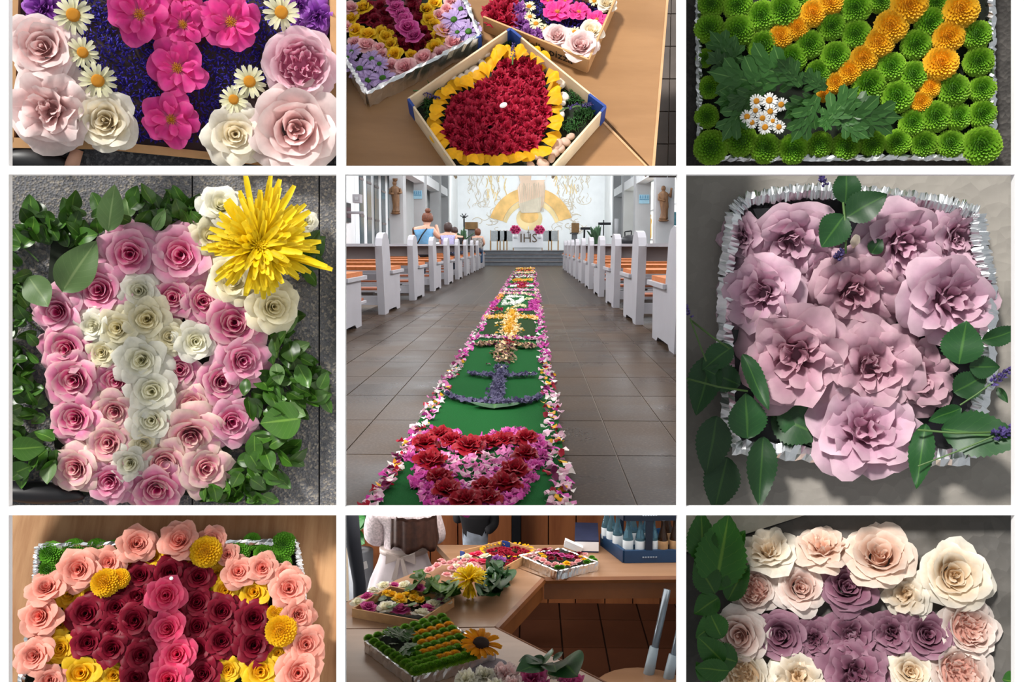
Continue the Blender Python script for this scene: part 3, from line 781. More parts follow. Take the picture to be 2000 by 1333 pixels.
for i in range(190):
    a = R.uniform(0, 2 * pi); lay = R.random()
    ext = 98 + 34 * max(0, cos(a - 1.0)) + (28 if R.random() < .12 else 0) + (25 if abs(a - 6.0) < .3 else 0)
    L = ext * (0.45 + 0.55 * lay) * R.uniform(.9, 1.05); el = radians(40 * (1 - lay) - 6 + R.uniform(-6, 6))
    pm = Matrix.Rotation(a, 4, 'Z') @ Matrix.Rotation(-el, 4, 'Y') @ Matrix.Translation((5, 0, -4 * lay)) @ Matrix.Diagonal((L, 150 * R.uniform(.85, 1.2), 100, 1))
    o = link('petal', pet[i % 5], M['mumy'], mum); o.matrix_basis = pm
# leaf sprays round the tray
def spray(pl, name, cx, cy, nn, spread, L, mat, h, label, group, rad, seed, away=None, kind='ovate'):
    R = random.Random(seed); root = empty(name, pl.P(*pl.c(cx, cy), h * .5))
    for i in range(nn):
        a = R.uniform(0, 6.28) if away is None else away + R.uniform(-1.2, 1.2)
        bx, by = cx + R.uniform(-spread, spread), cy + R.uniform(-spread, spread); l = L * R.uniform(.75, 1.2)
        if pl is Cc: by = min(by, 1270)
        p = pl.c(bx, by); q = pl.c(min(bx + l * cos(a), 1290) if pl is Cc else bx + l * cos(a), min(by - l * sin(a), 1295) if pl is Cc else by - l * sin(a)); hh = h * R.uniform(.3, 1)
        leaf_at(pl, 'leaf', mat if R.random() < .93 else M['ivy2'], *p, *q, hh, hh + R.uniform(-.012, .02), kind, R.uniform(-.95, .95), R.uniform(.8, 1.1), root)
    a, b = pl.c(cx - spread, cy), pl.c(cx + spread, cy + spread)
    MB().tube([pl.P(*a, h * .3), pl.P(*pl.c(cx, cy), h * .4), pl.P(*b, h * .3)], pl.sc(*a) * 1.6, 5).build('twig', M['stem'], root)
    tag(root, label, 'leaf spray', group); return root
sp = [(90, 300, 2.6, 'beside the upper tray corner, darkest'), (160, 230, 2.0, 'above the upper tray corner'), (250, 260, 1.2, 'behind the top pink rose'), (330, 230, 1.5, 'under the big upright leaf'), (110, 440, 3.0, 'next to the topmost side rose'),
      (80, 560, 3.2, 'third down the tray side'), (90, 690, 3.3, 'halfway down the tray side'), (100, 800, 3.1, 'below halfway down the tray side'), (130, 900, 3.4, 'beside the sixth side rose'), (80, 1000, 3.3, 'above the bottom tray corner'), (90, 1110, 3.5, 'above the black shoe, yellowish'), (180, 1080, 3.9, 'hugging the bottom corner rose'),
      (560, 180, 1.5, 'behind the two top pink roses'), (660, 200, 1.6, 'between the top roses and the mum'), (740, 180, 1.4, 'under the white rose by the mum'), (450, 200, 1.7, 'beside the big upright leaf'),
      (1090, 640, -.3, 'below the cream rose'), (1110, 730, -.2, 'beside the lowest cream rose'), (1010, 850, -.5, 'beside the outer pink roses'), (1090, 830, -.2, 'reaching out over the pavement'), (1060, 960, -.5, 'with the broad bright leaf'), (1000, 1080, -.6, 'beside the lower pink roses'), (1060, 1140, -.4, 'with a pale drooping leaf'), (930, 1190, -.9, 'at the bottom outer corner'), (960, 1260, -1.3, 'lowest below the roses'), (850, 1270, -1.7, 'under the bottom rose row'), (1200, 850, 0.1, 'lying out on the pavement'), (1150, 330, .2, 'under the yellow mum')]
for k, (X, Y, aw, wh) in enumerate(sp):
    spray(Cc, 'leaf_spray', X, Y, 13, 60, 92 if X > 900 else 80, M['ivy'], 0.035, 'green rose leaves ' + wh, 'leaf sprays round the rose tray', 0, 40 + k, aw)
for (a, b, c, d, hh, wd, mt, lb) in [(420, 245, 445, 60, .06, .72, 'ivy2', 'large pale leaf standing upright above the top roses'), (240, 480, 370, 280, .05, .85, 'ivy2', 'large dull green leaf beside the third pink rose'), (110, 420, 200, 540, .05, 1.0, 'ivy2', 'broad dull leaf at the tray side'),
                          (1170, 970, 1010, 990, .05, 1.3, 'ivy', 'broad shiny leaf beside the lower pink roses'), (40, 1090, 180, 1080, .05, 1.0, 'ivy', 'broad leaf above the black shoe'), (1190, 900, 1280, 820, .03, .95, 'ivy2', 'pale leaf lying on the pavement'), (600, 240, 640, 160, .05, .7, 'ivy2', 'narrow pale leaf behind the top roses'), (40, 1190, 130, 1150, .04, 1.1, 'ivy', 'yellow-green leaf touching the black shoe')]:
    o = leaf_at(Cc, 'leaf', M[mt], *Cc.c(a, b), *Cc.c(c, d), hh - .01, hh, 'ovate', .1, wd); tag(o, lb, 'leaf')
sh = empty('person', Cc.P(60, 960)); tag(sh, 'black shoe tip of a person at the corner of the paving', 'person')
blob(Cc, 'shoe', M['black'], sh, 72, 962, 90, 22, 34, -.12, 0.01)
# ================================================================== compartment: mauve rose foil tray (middle right)
Dd = board(1660, 666, 1.27, 0.7, 0, (1330, 330, 1.9896))
M['greystone'] = speckle('grey_stone', '#9b958d', '#827d77', '#aea89e', 60, 0.7, 0.15)
ground(Dd, 'stone_slab_mauve_tray', (1331.5, 332.5, 2040, 998.5), M['greystone'])
M['mauve'] = petal_mat('mauve_petal', '#d2a0b8', '#dcb6ca', '#ead0d8', '#bb879c', 0.45, 0.5, 0.3)
M['mauve2'] = petal_mat('dusky_mauve_petal', '#c692a4', '#d2aaba', '#e0c2c8', '#a87486', 0.45, 0.5, 0.3)
M['roseleaf'] = leaf_mat('glossy_rose_leaf', '#1f4a22', '#44702f', 0.45, 0.35)
M['lavf'] = petal_mat('lavender_bud', '#3d3266', '#55487f', '#6e619a', '#2a2248', 0.4, 0.5, 0.1, var=.3)
tr = empty('foil_tray', Dd.P(1660, 660)); tag(tr, 'crumpled foil tray under the mauve roses', 'tray')
M['plastic'] = plain('black_plastic', '#15131a', 0.35, 0, 0.2, 40)
rim = [(205, 170), (250, 120), (420, 92), (600, 85), (850, 110), (1050, 140), (1150, 175), (1165, 300), (1200, 450), (1190, 800), (1120, 1120), (700, 1130), (200, 1080), (170, 700), (175, 420)]
slab(Dd, 'tray_floor', rim, 0.001, 0.010, M['plastic'], tr)
for a, b in zip(rim, rim[1:] + rim[:1]):
    wall_strip(Dd, 'foil_side', a, b, 0.001, 0.040, 0.010, M['foil'], tr, 0.0026, 26)
slab(Dd, 'black_liner', [(280, 155), (450, 150), (440, 200), (300, 205)], 0.03, 0.036, M['plastic'], tr)
slab(Dd, 'black_liner', [(800, 175), (980, 190), (1000, 230), (800, 220)], 0.03, 0.036, M['plastic'], tr)
ro = [(225, 270, 92, -.7, .2, 'mauve', 'half-closed mauve rose turned outwards in the upper tray corner', .02), (430, 290, 150, 0, .5, 'mauve', 'mauve rose below the black liner, petals hanging forward', .02), (870, 300, 165, .1, .35, 'mauve', 'mauve rose with a ruffled heart under the foil rim', .02),
      (1085, 265, 110, .5, .25, 'mauve', 'smaller mauve rose in the foil corner beside the ruffled one', .02), (300, 490, 160, -.35, .15, 'mauve', 'mauve rose leaning over the foil side', .025), (680, 490, 172, .05, .35, 'mauve2', 'dusky mauve rose in the middle of the tray', .015),
      (1060, 510, 180, .25, .1, 'mauve', 'wide pale mauve rose above the shiny dark leaf', .03), (930, 800, 150, .4, -.1, 'mauve2', 'mauve rose squeezed behind the central open one', .012), (440, 735, 202, -.1, .15, 'mauve2', 'largest mauve rose with many folded petals', .034), (745, 765, 172, .05, -.05, 'mauve2', 'open mauve rose with a hollow heart', .034),
      (715, 1015, 190, 0, -.15, 'mauve', 'lowest mauve rose hanging over the foil edge', .034), (560, 400, 90, .2, .5, 'mauve', 'small mauve rose hidden between two big ones', .012)]
for X, Y, r, tx, ty, mt, lb, h in ro:
    o = flower(**put(Dd, X, Y, r * 1.06), name='mauve_rose', kind='garden', mat=M[mt], h0=h, tx=tx, ty=-ty); tag(o, lb, 'rose', 'mauve roses in the foil tray')
ML = [(640, 135, 645, -5, .09, 1.35, 'leaf cut by the upper bar, on the top sprig'), (640, 190, 800, 95, .088, 1.25, 'leaf pointing to the foil corner, top sprig'), (635, 180, 540, 310, .09, 1.35, 'leaf lying over the rose, top sprig'),
      (1080, 760, 1110, 590, .085, 1.5, 'broad half-lit leaf beside the wide rose'), (1120, 770, 1240, 770, .08, 1.5, 'folded leaf beside the lavender'), (1060, 870, 1190, 800, .07, 1.4, 'dark leaf under the folded leaf'), (1170, 670, 1330, 620, .07, .9, 'narrow leaf out to the frame'),
      (1010, 1010, 1330, 1060, .075, 1.05, 'largest leaf, below the lavender'), (1090, 930, 960, 980, .06, .9, 'small leaf behind the largest leaf'), (950, 990, 915, 1245, .075, .62, 'curled hanging leaf under the roses'), (1230, 850, 1270, 910, .07, .8, 'small pointed leaf at the stem'),
      (200, 690, 80, 780, .06, 1.2, 'dark leaf at the foil side'), (230, 840, 85, 780, .058, 1.2, 'shaded leaf over the stone'), (125, 720, 60, 960, .055, .9, 'leaf at the lattice, ribbed'), (260, 1050, 250, 870, .07, 1.4, 'blue-green leaf below the largest rose'), (140, 960, 100, 1190, .07, 1.0, 'wide bright leaf at the lattice'),
      (180, 1120, 130, 1330, .06, 1.1, 'leaf cut by the lower bar'), (320, 1040, 300, 1310, .07, .75, 'long narrow leaf hanging down'), (240, 720, 340, 940, .085, .55, 'slender folded leaf over the rose'), (350, 960, 560, 1040, .035, 1.4, 'blackish leaf under the lowest rose'), (400, 900, 520, 1080, .033, 1.2, 'blackish leaf against the foil'), (740, 330, 780, 270, .06, 1.5, 'dark leaf between the upper roses')]
for a, b, c, d, h, wd, lb in ML:
    o = leaf_at(Dd, 'rose_leaf', M['roseleaf'], *Dd.c(a, b), *Dd.c(c, d), h - .008, h, 'serrate', random.uniform(-.35, .35), wd * .8); tag(o, 'serrated dark green ' + lb, 'leaf', 'rose leaves round the mauve roses')
for X, Y, an, L, r, st, lb in [(605, 350, 60, 22, 9, 0, 'lavender head beside the pale petal'), (560, 65, 110, 22, 8, 0, 'lavender head at the upper bar'), (35, 580, 110, 26, 7, 90, 'lavender head at the lattice beside the tray'), (1205, 835, 38, 55, 9, 70, 'lavender head above the largest leaf'), (1215, 1040, 25, 40, 12, 150, 'lavender head lying on the largest leaf')]:
    o = lavender(Dd, 'lavender_sprig', *Dd.c(X, Y), an, L, r, M['lavf'], 0.085, st); tag(o, lb + ', mauve tray', 'lavender', 'lavender heads round the mauve roses')
M['palepetal'] = petal_mat('pale_cream_petal', '#e6d2b8', '#e8d8c2', '#f2e8d8', '#d6ad98', .4, .6)
V, Fc, C = petal_geo(0, .5, .15, 20, 60, .9, .02, .05, 9, .9)
x, y = Dd.c(668, 320); m = Matrix.Translation(Dd.P(x, y, .075)) @ Dd.frame(None, 1.5) @ Matrix.Scale(Dd.sc(x, y) * 38, 4)
tag(link('loose_petal', mesh('loose_petal', V, Fc, True, C), M['palepetal'], None, m), 'single pale cream petal beside the lavender head', 'petal')
def stems(pl, name, lines, parent=None):
    for (a, b, c, d, h) in lines:
        o = MB().tube([pl.P(*pl.c(a, b), h), pl.P(*pl.c((a + c) / 2 + 6, (b + d) / 2 + 8), h), pl.P(*pl.c(c, d), h)], 0.0016, 6).build(name, M['stem'], smooth=True)
        yield o
tr_stem = tr
for o, lb in zip(stems(Dd, 'flower_stem', [(20, 815, 260, 865, .075), (40, 590, 190, 700, .07), (920, 1015, 1210, 1025, .082), (630, 130, 640, 330, .082)]), ['green stem across the shaded leaves', 'green stem of the lavender at the lattice', 'green stem lying on the largest leaf', 'green stem of the top sprig']):
    o.name = 'stem'; o.parent = tr_stem; o.matrix_parent_inverse = worldm(tr_stem).inverted()

# ================================================================== compartment: maroon rose tray on wood (lower left)
E_ = board(337, 1170, 1.30, 0.75, -9, (0, 993, 2.985))
M['oldwood'] = woodm('worn_wood', '#c09468', '#9a6a40', (26, 2.5, 2.5), 0.6, 0.75, '#7e4c26')
ground(E_, 'wooden_table_top', (-30, 998.5, 665.5, 1400), M['oldwood'])
M['salmon'] = petal_mat('salmon_petal', '#ee8478', '#f4aa98', '#fac6b4', '#ea8c78', .5, .4)
M['maroon'] = petal_mat('maroon_petal', '#6e0a20', '#7e0e28', '#981836', '#420612', .45, .5, .2, .5)
M['hotpink'] = petal_mat('hot_pink_petal', '#de1c58', '#ee4a78', '#f77e9a', '#c4184a', .5, .4)
M['yellow'] = petal_mat('yellow_petal', '#eeb310', '#f6cb22', '#fbdc50', '#dd9a08', .4, .5)
tr = empty('foil_tray', E_.P(335, 1200)); tag(tr, 'shallow foil tray under the maroon and yellow roses', 'tray')
slab(E_, 'tray_floor', [(228, 225), (1725, 200), (1780, 560), (1830, 1200), (100, 1200), (170, 600)], 0.001, 0.010, M['soil'], tr)
for a, b in (((222, 225), (1725, 198)), ((1725, 198), (1765, 420)), ((1765, 420), (1830, 1200)), ((222, 225), (205, 440)), ((205, 440), (100, 1200))):
    wall_strip(E_, 'foil_side', a, b, 0.001, 0.026, 0.004, M['foil'], tr, 0.0015, 60)
def batch(pl, data, name, kind, mats, desc, where, pitch, cat, group, h0, jit=.12, ty0=0.0):
    its = []
    for k, q in enumerate(data):
        X, Y, r = q[:3]; tx = q[3] if len(q) > 3 else random.uniform(-jit, jit); ty = q[4] if len(q) > 4 else random.uniform(-jit, jit)
        o = flower(**put(pl, X, Y, r * 1.06), name=name, kind=kind, mat=M[mats[k % len(mats)]], h0=h0, tx=tx, ty=ty + ty0); its.append((o, X, Y))
    rows_label(its, desc, where, pitch, cat, group)
wh = 'in the maroon rose tray'
gp = [(295, 265, 72), (430, 245, 68), (560, 245, 68), (665, 240, 56), (285, 365, 68), (1385, 262, 72), (1470, 195, 52), (1540, 262, 62), (1655, 215, 76), (1640, 320, 62)]
M['greenp'] = petal_mat('moss_green_floret', '#4a8a1e', '#66a82e', '#8cca50', '#305c12', .4, .6, .15)
its = [(pompon(**put(E_, X, Y, r), name='green_pompon', mat=M['greenp'], h0=.012), X, Y) for X, Y, r in gp]
rows_label(its, 'moss green pompon', wh, 60, 'pompon', 'green pompons in the maroon rose tray')
batch(E_, [(400, 500, 90, -.1, -.2), (530, 505, 78), (890, 275, 78), (1000, 268, 72), (750, 315, 70), (1310, 480, 86), (1480, 492, 100), (1265, 375, 58), (355, 680, 72), (350, 820, 95), (470, 965, 120), (660, 975, 82), (1520, 955, 110), (1330, 945, 82), (1625, 845, 62), (1080, 305, 62), (1260, 300, 50), (430, 590, 55)], 'yellow_rose', 'tea', ['yellow'], 'yellow rose', wh, 80, 'rose', 'yellow roses in the maroon rose tray', .018)
its = []
for X, Y, r in [(1200, 255, 92), (615, 435, 82), (695, 412, 60), (1640, 715, 92), (1605, 612, 50)]:
    its.append((pompon(**put(E_, X, Y, r), name='yellow_chrysanthemum', mat=M['yellow'], h0=.032), X, Y))
rows_label(its, 'yellow button chrysanthemum', wh, 60, 'chrysanthemum', 'yellow chrysanthemums in the maroon rose tray')
batch(E_, [(820, 390, 90), (990, 375, 90), (1160, 400, 90), (500, 615, 106), (675, 580, 92), (800, 510, 92), (1150, 550, 96), (1295, 600, 95), (1480, 640, 106), (785, 655, 114), (1150, 690, 88), (510, 785, 96), (650, 820, 98), (820, 860, 96), (1150, 820, 90), (1290, 775, 98), (1480, 800, 106), (790, 990, 92), (1180, 965, 95), (650, 705, 84), (1010, 600, 70), (1390, 720, 70), (900, 750, 70), (905, 900, 66), (700, 480, 70)], 'maroon_rose', 'tea', ['maroon'], 'maroon rose', wh, 75, 'rose', 'maroon roses in the middle of the tray', .024)
batch(E_, [(965, 510, 104, 0, -.1), (975, 705, 100, -.2, 0), (1030, 855, 104, 0, 0), (980, 1000, 112, 0, 0)], 'pink_rose', 'tea', ['hotpink'], 'bright pink rose', 'on the maroon roses', 60, 'rose', 'pink roses down the middle of the tray', .040)
batch(E_, [(800, 208, 104, .2, .1), (1045, 188, 112, -.1, .2), (1235, 185, 80), (1325, 270, 64), (455, 358, 118, -.1, -.1), (630, 318, 88), (1390, 370, 90), (1530, 350, 88), (1685, 470, 112), (270, 462, 108, -.2, .5), (230, 632, 114, -.2, 0), (1742, 622, 98, .3, 0), (1785, 795, 110), (195, 862, 104, -.2, 0), (1740, 965, 126), (290, 1005, 86), (1660, 385, 66)], 'salmon_rose', 'tea', ['salmon'], 'salmon pink rose', wh, 85, 'rose', 'salmon roses round the maroon rose tray', .030)
m = E_.P(335, 1131, .1); s = E_.sc(335, 1131, .1)
tag(MB().lathe([(.1, -1.5), (.5, -1.2), (.6, 0), (1.6, 2.2), (.2, 2.4)], 8, Matrix.Translation(m) @ E_.frame() @ Matrix.Scale(s * 2.4, 4)).build('dove_bead', M['white'], smooth=True), 'tiny white ornament standing on the maroon roses', 'ornament')

# ================================================================== compartment: cream and purple roses on slate (lower right)
Ff = board(1660, 1170, 1.29, 0.75, -4, (1330, 993, 2.985))
M['slate'] = speckle('dark_slate', '#58544f', '#42403e', '#7a756e', 50, .6, .15)
M['paletile'] = speckle('pale_tile', '#c9c2b2', '#b0a999', '#ddd8cc', 80, .6, .2)
g = ground(Ff, 'slate_table', (1331.5, 998.5, 2040, 1400), M['slate'])
slab(Ff, 'tile', [(20, 10), (760, 10), (720, 42), (380, 150), (20, 260)], 0, .006, M['paletile'], g)
slab(Ff, 'joint_strip', [(760, 10), (790, 20), (380, 162), (20, 272), (20, 258), (380, 148), (722, 42)], 0, .003, M['joint'], g)
M['ivoryg'] = petal_mat('ivory_garden_petal', '#eccfa8', '#f1e8d8', '#fbf7ec', '#e2bd92', .5, .5, .35)
M['peachg'] = petal_mat('peach_garden_petal', '#efc0a6', '#f4dccb', '#f8eee2', '#e8a58a', .5, .5, .35)
M['blushg'] = petal_mat('blush_garden_petal', '#e6b6a6', '#f0e2da', '#f8f1ea', '#d99a8c', .5, .6, .35)
M['purple'] = petal_mat('dusky_purple_petal', '#7c465c', '#906478', '#ae8c9a', '#583048', .45, .6, .2)
M['sycleaf'] = leaf_mat('bright_leaf', '#2f6a1c', '#6f9a34', .4, .35, .3)
cr = [(500, 235, 152, 'garden', 'ivoryg', -.2, .75, 'cream rose seen from the side beside the pale tile'), (830, 220, 160, 'garden', 'peachg', .1, .85, 'peach rose turned away at the upper edge'), (1160, 262, 190, 'cup', 'peachg', 0, .55, 'wide peach-cream rose between the peach and cream ones'), (1600, 390, 190, 'cup', 'ivoryg', .1, .05, 'cream rose with pointed petals and a rolled heart at the corner'),
      (420, 472, 138, 'quarter', 'blushg', -.1, .1, 'small quartered cream rose at the leaf'), (700, 462, 148, 'cup', 'blushg', .1, .1, 'blush cream rose with folded heart beside the first purple rose'), (1300, 500, 132, 'garden', 'ivoryg', -.4, .1, 'loose cream rose of few petals below the wide peach one'), (340, 745, 150, 'cup', 'blushg', -.15, -.1, 'pink-hearted cream rose at the tray side below the quartered one'),
      (1690, 705, 162, 'quarter', 'blushg', .2, .05, 'swirled cream rose at the outer side below the corner rose'), (360, 980, 148, 'quarter', 'ivoryg', -.1, 0, 'cream rose first in the bottom row'), (680, 990, 164, 'garden', 'ivoryg', 0, .1, 'cream rose second in the bottom row'), (1340, 955, 122, 'cup', 'ivoryg', 0, .1, 'cream rose with a deep cup beside the lowest purple rose'), (1640, 965, 180, 'quarter', 'blushg', .1, .1, 'blush cream rose last in the bottom row')]
for X, Y, r, k, mt, tx, ty, lb in cr:
    o = flower(**put(Ff, X, Y, r * 1.06), name='cream_rose', kind=k, mat=M[mt], h0=.012, tx=tx, ty=ty); tag(o, lb, 'rose', 'cream roses on slate')
pr = [(970, 455, 150, 'cup', .0, .2, 'purple rose with a dark hollow heart, highest of the purple ones'), (580, 745, 138, 'cup', -.1, 0, 'first purple rose of the purple line'), (780, 765, 112, 'garden', 0, 0, 'narrow purple rose, second of the purple line'), (1000, 735, 144, 'garden', 0, .1, 'crumpled purple rose, third of the purple line'), (1235, 725, 126, 'garden', 0, .1, 'crumpled purple rose, fourth of the purple line'), (1440, 740, 136, 'cup', .1, .1, 'deep purple rose, last of the purple line'), (1020, 965, 200, 'garden', 0, .1, 'largest purple rose, below the purple line')]
for X, Y, r, k, tx, ty, lb in pr:
    o = flower(**put(Ff, X, Y, r * 1.06), name='purple_rose', kind=k, mat=M['purple'], h0=.014, tx=tx, ty=ty); tag(o, lb, 'rose', 'purple roses on slate')
lf = [(140, 330, 110, 20, .9, 'at the upper lattice corner'), (200, 480, 280, 30, 1.0, 'standing tallest beside the pale tile'), (200, 500, 80, 300, 1.2, 'bright and veined at the lattice'), (220, 520, 75, 620, 1.2, 'with a shiny patch'), (250, 330, 370, 130, .8, 'pointing at the first cream rose'), (270, 540, 390, 330, .9, 'behind the quartered cream rose'), (250, 900, 90, 740, 1.1, 'beside the pink-hearted rose'), (280, 950, 80, 930, 1.1, 'at the bottom row'), (330, 900, 120, 830, 1.3, 'under the first bottom rose'), (240, 640, 90, 760, 1.2, 'in the shade of the roses'), (160, 1010, 90, 900, 1.0, 'lowest at the lattice'), (240, 760, 160, 600, 1.3, 'darkest, behind the pink-hearted rose'), (1950, 1015, 1870, 1000, 1.2, 'at the outer bottom corner')]
for k, (a, b, c, d, wd, lb) in enumerate(lf):
    o = leaf_at(Ff, 'broad_leaf', M['sycleaf'], *Ff.c(a, b), *Ff.c(c, d), .03 + .004 * (k % 4), .055 - .005 * (k % 3), 'serrate', random.uniform(-.3, .3), wd * .88); tag(o, 'broad green leaf ' + lb + ', cream roses', 'leaf', 'broad leaves beside the cream roses')
# ================================================================== the church (middle)
FL = Plane((0, 0, 0), (0, 0, 1), (1, 0, 0)); FL.c = lambda X, Y: (665 + X / 1.9896, 330 + Y / 1.9896); FL.k = 1.9896
def wallP(Yd):
    p = Plane((0, Yd, 0), (0, -1, 0), (1, 0, 0)); return p
def struct(o): o['kind'] = 'structure'; return o
YF = 2.44; YE = 41.0
M['plaster'] = plain('white_plaster', '#eef0f1', .8, 0, .03, 2)
M['plaster_g'] = plain('grey_plaster', '#b9babb', .8, 0, .04, 2)
M['pewgrey'] = plain('grey_lacquer', '#a8a4a8', .45, 0, .04, 3)
M['pewdark'] = plain('grey_brown_lacquer', '#776d6c', .45, 0, .06, 3)
M['cushion'] = plain('orange_cushion', '#b5642c', .8, 0, .12, 30)
M['kneel'] = plain('rust_kneeler_pad', '#8e4a2a', .7, 0, .12, 30)
M['grout'] = plain('floor_grout', '#6e5f52', .7, 0, .1, 20)
def tile_mat():
    m, nt, b = nodes('brown_stone_tile')
    t = tex(nt, 'noise', 1.6, 6, coord='World'); t2 = tex(nt, 'noise', 90, 3, coord='World')
    oi = N(nt, 'ShaderNodeObjectInfo')
    c = mixc(nt, rng(nt, t.outputs[0], .3, .7), hexc('#35281f'), hexc('#4a3b2f'))
    c = mixc(nt, rng(nt, t2.outputs[0], .45, .75, 0, .35), c, hexc('#6a5c4e'))
    v = mathn(nt, 'MULTIPLY_ADD', oi.outputs['Random'], .3); nt.nodes[-1].inputs[2].default_value = .85
    nt.links.new(mixc(nt, 1.0, c, v, 'MULTIPLY'), b.inputs['Base Color'])
    b.inputs['Specular IOR Level'].default_value = .012
    r = rng(nt, t.outputs[0], .3, .7, .24, .40); nt.links.new(r, b.inputs['Roughness'])
    return m
M['tile'] = tile_mat()
def far_tile():
    m, nt, b = nodes('brown_stone_floor_far')
    tc = N(nt, 'ShaderNodeTexCoord'); bk = N(nt, 'ShaderNodeTexBrick'); nt.links.new(tc.outputs['Object'], bk.inputs[0])
    bk.offset = 0; bk.inputs['Scale'].default_value = 1; bk.inputs['Brick Width'].default_value = .246; bk.inputs['Row Height'].default_value = .62
    bk.inputs['Mortar Size'].default_value = .004
    for i, c in ((1, '#2e241c'), (2, '#372c23'), (3, '#4e4238')): bk.inputs[i].default_value = hexc(c)
    nt.links.new(bk.outputs[0], b.inputs['Base Color']); b.inputs['Specular IOR Level'].default_value = .03; b.inputs['Roughness'].default_value = .34
    return m
M['tilefar'] = far_tile()
floor = struct(MB().box(-4.2, 4.2, YF, YE, -.016, -.004).build('floor', M['grout']))
TW, TL = .246, .62; YT = 11.7
bm_ = MB().box(.003, TW - .003, .004, TL - .004, -.006, 0); tme = mesh('tile', bm_.V, bm_.F, False)
ny = int((YT - YF) / TL)
for j in range(ny):
    for i in range(-8, 7):
        x0 = .063 + i * TW; y0 = YF + j * TL
        if abs(x0) > .42 * y0 * .52 + .35: continue
        link('tile', tme, M['tile'], floor, Matrix.Translation((x0, y0, 0)), True)
ff = MB().box(-4.2, 4.2, YF + ny * TL, YE, -.004, 0).build('floor_far', M['tilefar']); struct(ff)
struct(MB().box(-4.3, -4.2, YF, YE, 0, 5.2).build('wall_left', M['plaster']))
struct(MB().box(4.2, 4.3, YF, YE, 0, 5.2).build('wall_right', M['plaster']))
wb_ = struct(MB().box(-4.3, 4.3, YE, YE + .1, 0, 5.2).build('wall_end', M['plaster']))
struct(MB().box(-4.3, 4.3, 3.3, YE + .1, 5.2, 5.3).build('ceiling', M['plaster']))
struct(MB().box(-4.3, 4.3, 3.2, 3.3, 1.15, 5.3).build('wall_front', M['plaster']))
# chancel: steps and platform
M['step'] = plain('dark_slate_step', '#5c6168', .45, 0, .12, 6)
ys = FL.P(1037, 519).y; zp = .52
for k in range(4):
    struct(MB().box(-4.2, 4.2, ys + k * .55, YE, k * zp / 4, (k + 1) * zp / 4).build('chancel_floor_step', M['step']))
    struct(MB().box(-4.2, 4.2, ys + k * .55 - .04, ys + k * .55 + .5, (k + 1) * zp / 4, (k + 1) * zp / 4 + .018).build('chancel_floor_tread', M['pewdark']))
# pillars and beams
def xat(px, d): return wallP(d).P(px, 470).x
pil = []
for side, lst in ((-1, [23.2, 28.0, 32.5, 35.8]), (1, [23.9, 28.6, 32.3, 36.2])):
    for k, d in enumerate(lst):
        x0 = 3.38 * side; x1 = (3.38 + (.36 if side < 0 else .50)) * side
        o = struct(MB().box(min(x0, x1), max(x0, x1), d, d + .55, 0, 5.2).build('pillar', M['plaster_g'])); pil.append((side, d, o))
    d0, d1 = lst[0], lst[-1]
    struct(MB().box(min(side * 3.40, side * 3.72), max(side * 3.40, side * 3.72), d0 + .55, d1, 2.72, 3.02).build('gallery_beam', M['plaster']))
M['darkglass'] = plain('dim_window_glass', '#465860', .15, 0, .25, 6)
M['slatwhite'] = plain('window_mullion', '#f4f8fa', .6, 0, .03, 3)
for side in (-1, 1):
    n = 1
    w0 = struct(MB().box(side * 4.195 - .003, side * 4.195 + .003, 20.9, 26.9, 0.3, 4.9).build('window_%d' % (1 if side < 0 else 2), M['slatwhite']))
    for (pa_, pb_) in ((704, 711.5), (718.5, 726.5), (733, 741), (747, 754), (759.5, 765)):      # slit panes
        ya, yb = 4.19 * F / (1037 - pa_), 4.19 * F / (1037 - pb_)
        MB().box(min(side * 4.175, side * 4.19), max(side * 4.175, side * 4.19), ya, yb, .3, 4.9).build('pane', M['darkglass'], w0)
        for q in range(3): MB().box(min(side * 4.165, side * 4.19), max(side * 4.165, side * 4.19), ya, yb, 1.2 + q * .9 + (pa_ % 5) * .06, 1.26 + q * .9 + (pa_ % 5) * .06).build('glazing_bar', M['pewdark'], w0)
    w1 = struct(MB().box(side * 3.66 - .01, side * 3.66 + .01, 23.8, 35.7, 3.02, 5.0).build('window_%d' % (3 if side < 0 else 4), M['darkglass']))
    for k in range(22):
        MB().box(side * 3.64 - .03, side * 3.64 + .03, 23.8 + .55 * k, 23.87 + .55 * k, 3.02, 5.0).build('mullion', M['slatwhite'], w1)
    struct(MB().box(min(side * 3.42, side * 4.2), max(side * 3.42, side * 4.2), 36.4, YE, 0, 5.2).build('chancel_side_wall', M['plaster']))
m_, nt, b = nodes('daylit_window_glass'); b.inputs['Base Color'].default_value = hexc('#f4f4ec'); b.inputs['Emission Color'].default_value = hexc('#fbfbf0'); b.inputs['Emission Strength'].default_value = 1.1; M['daylit'] = m_
for k, (ya, yb) in enumerate(((24.9, 27.0), (29.4, 31.9))):
    w2 = struct(MB().box(4.17, 4.195, ya, yb, .3, 4.9).build('window_%d' % (6 + k), M['daylit']))
    for q in range(4): MB().box(4.15, 4.17, ya, yb, .9 + q, .96 + q).build('glazing_bar', M['slatwhite'], w2)
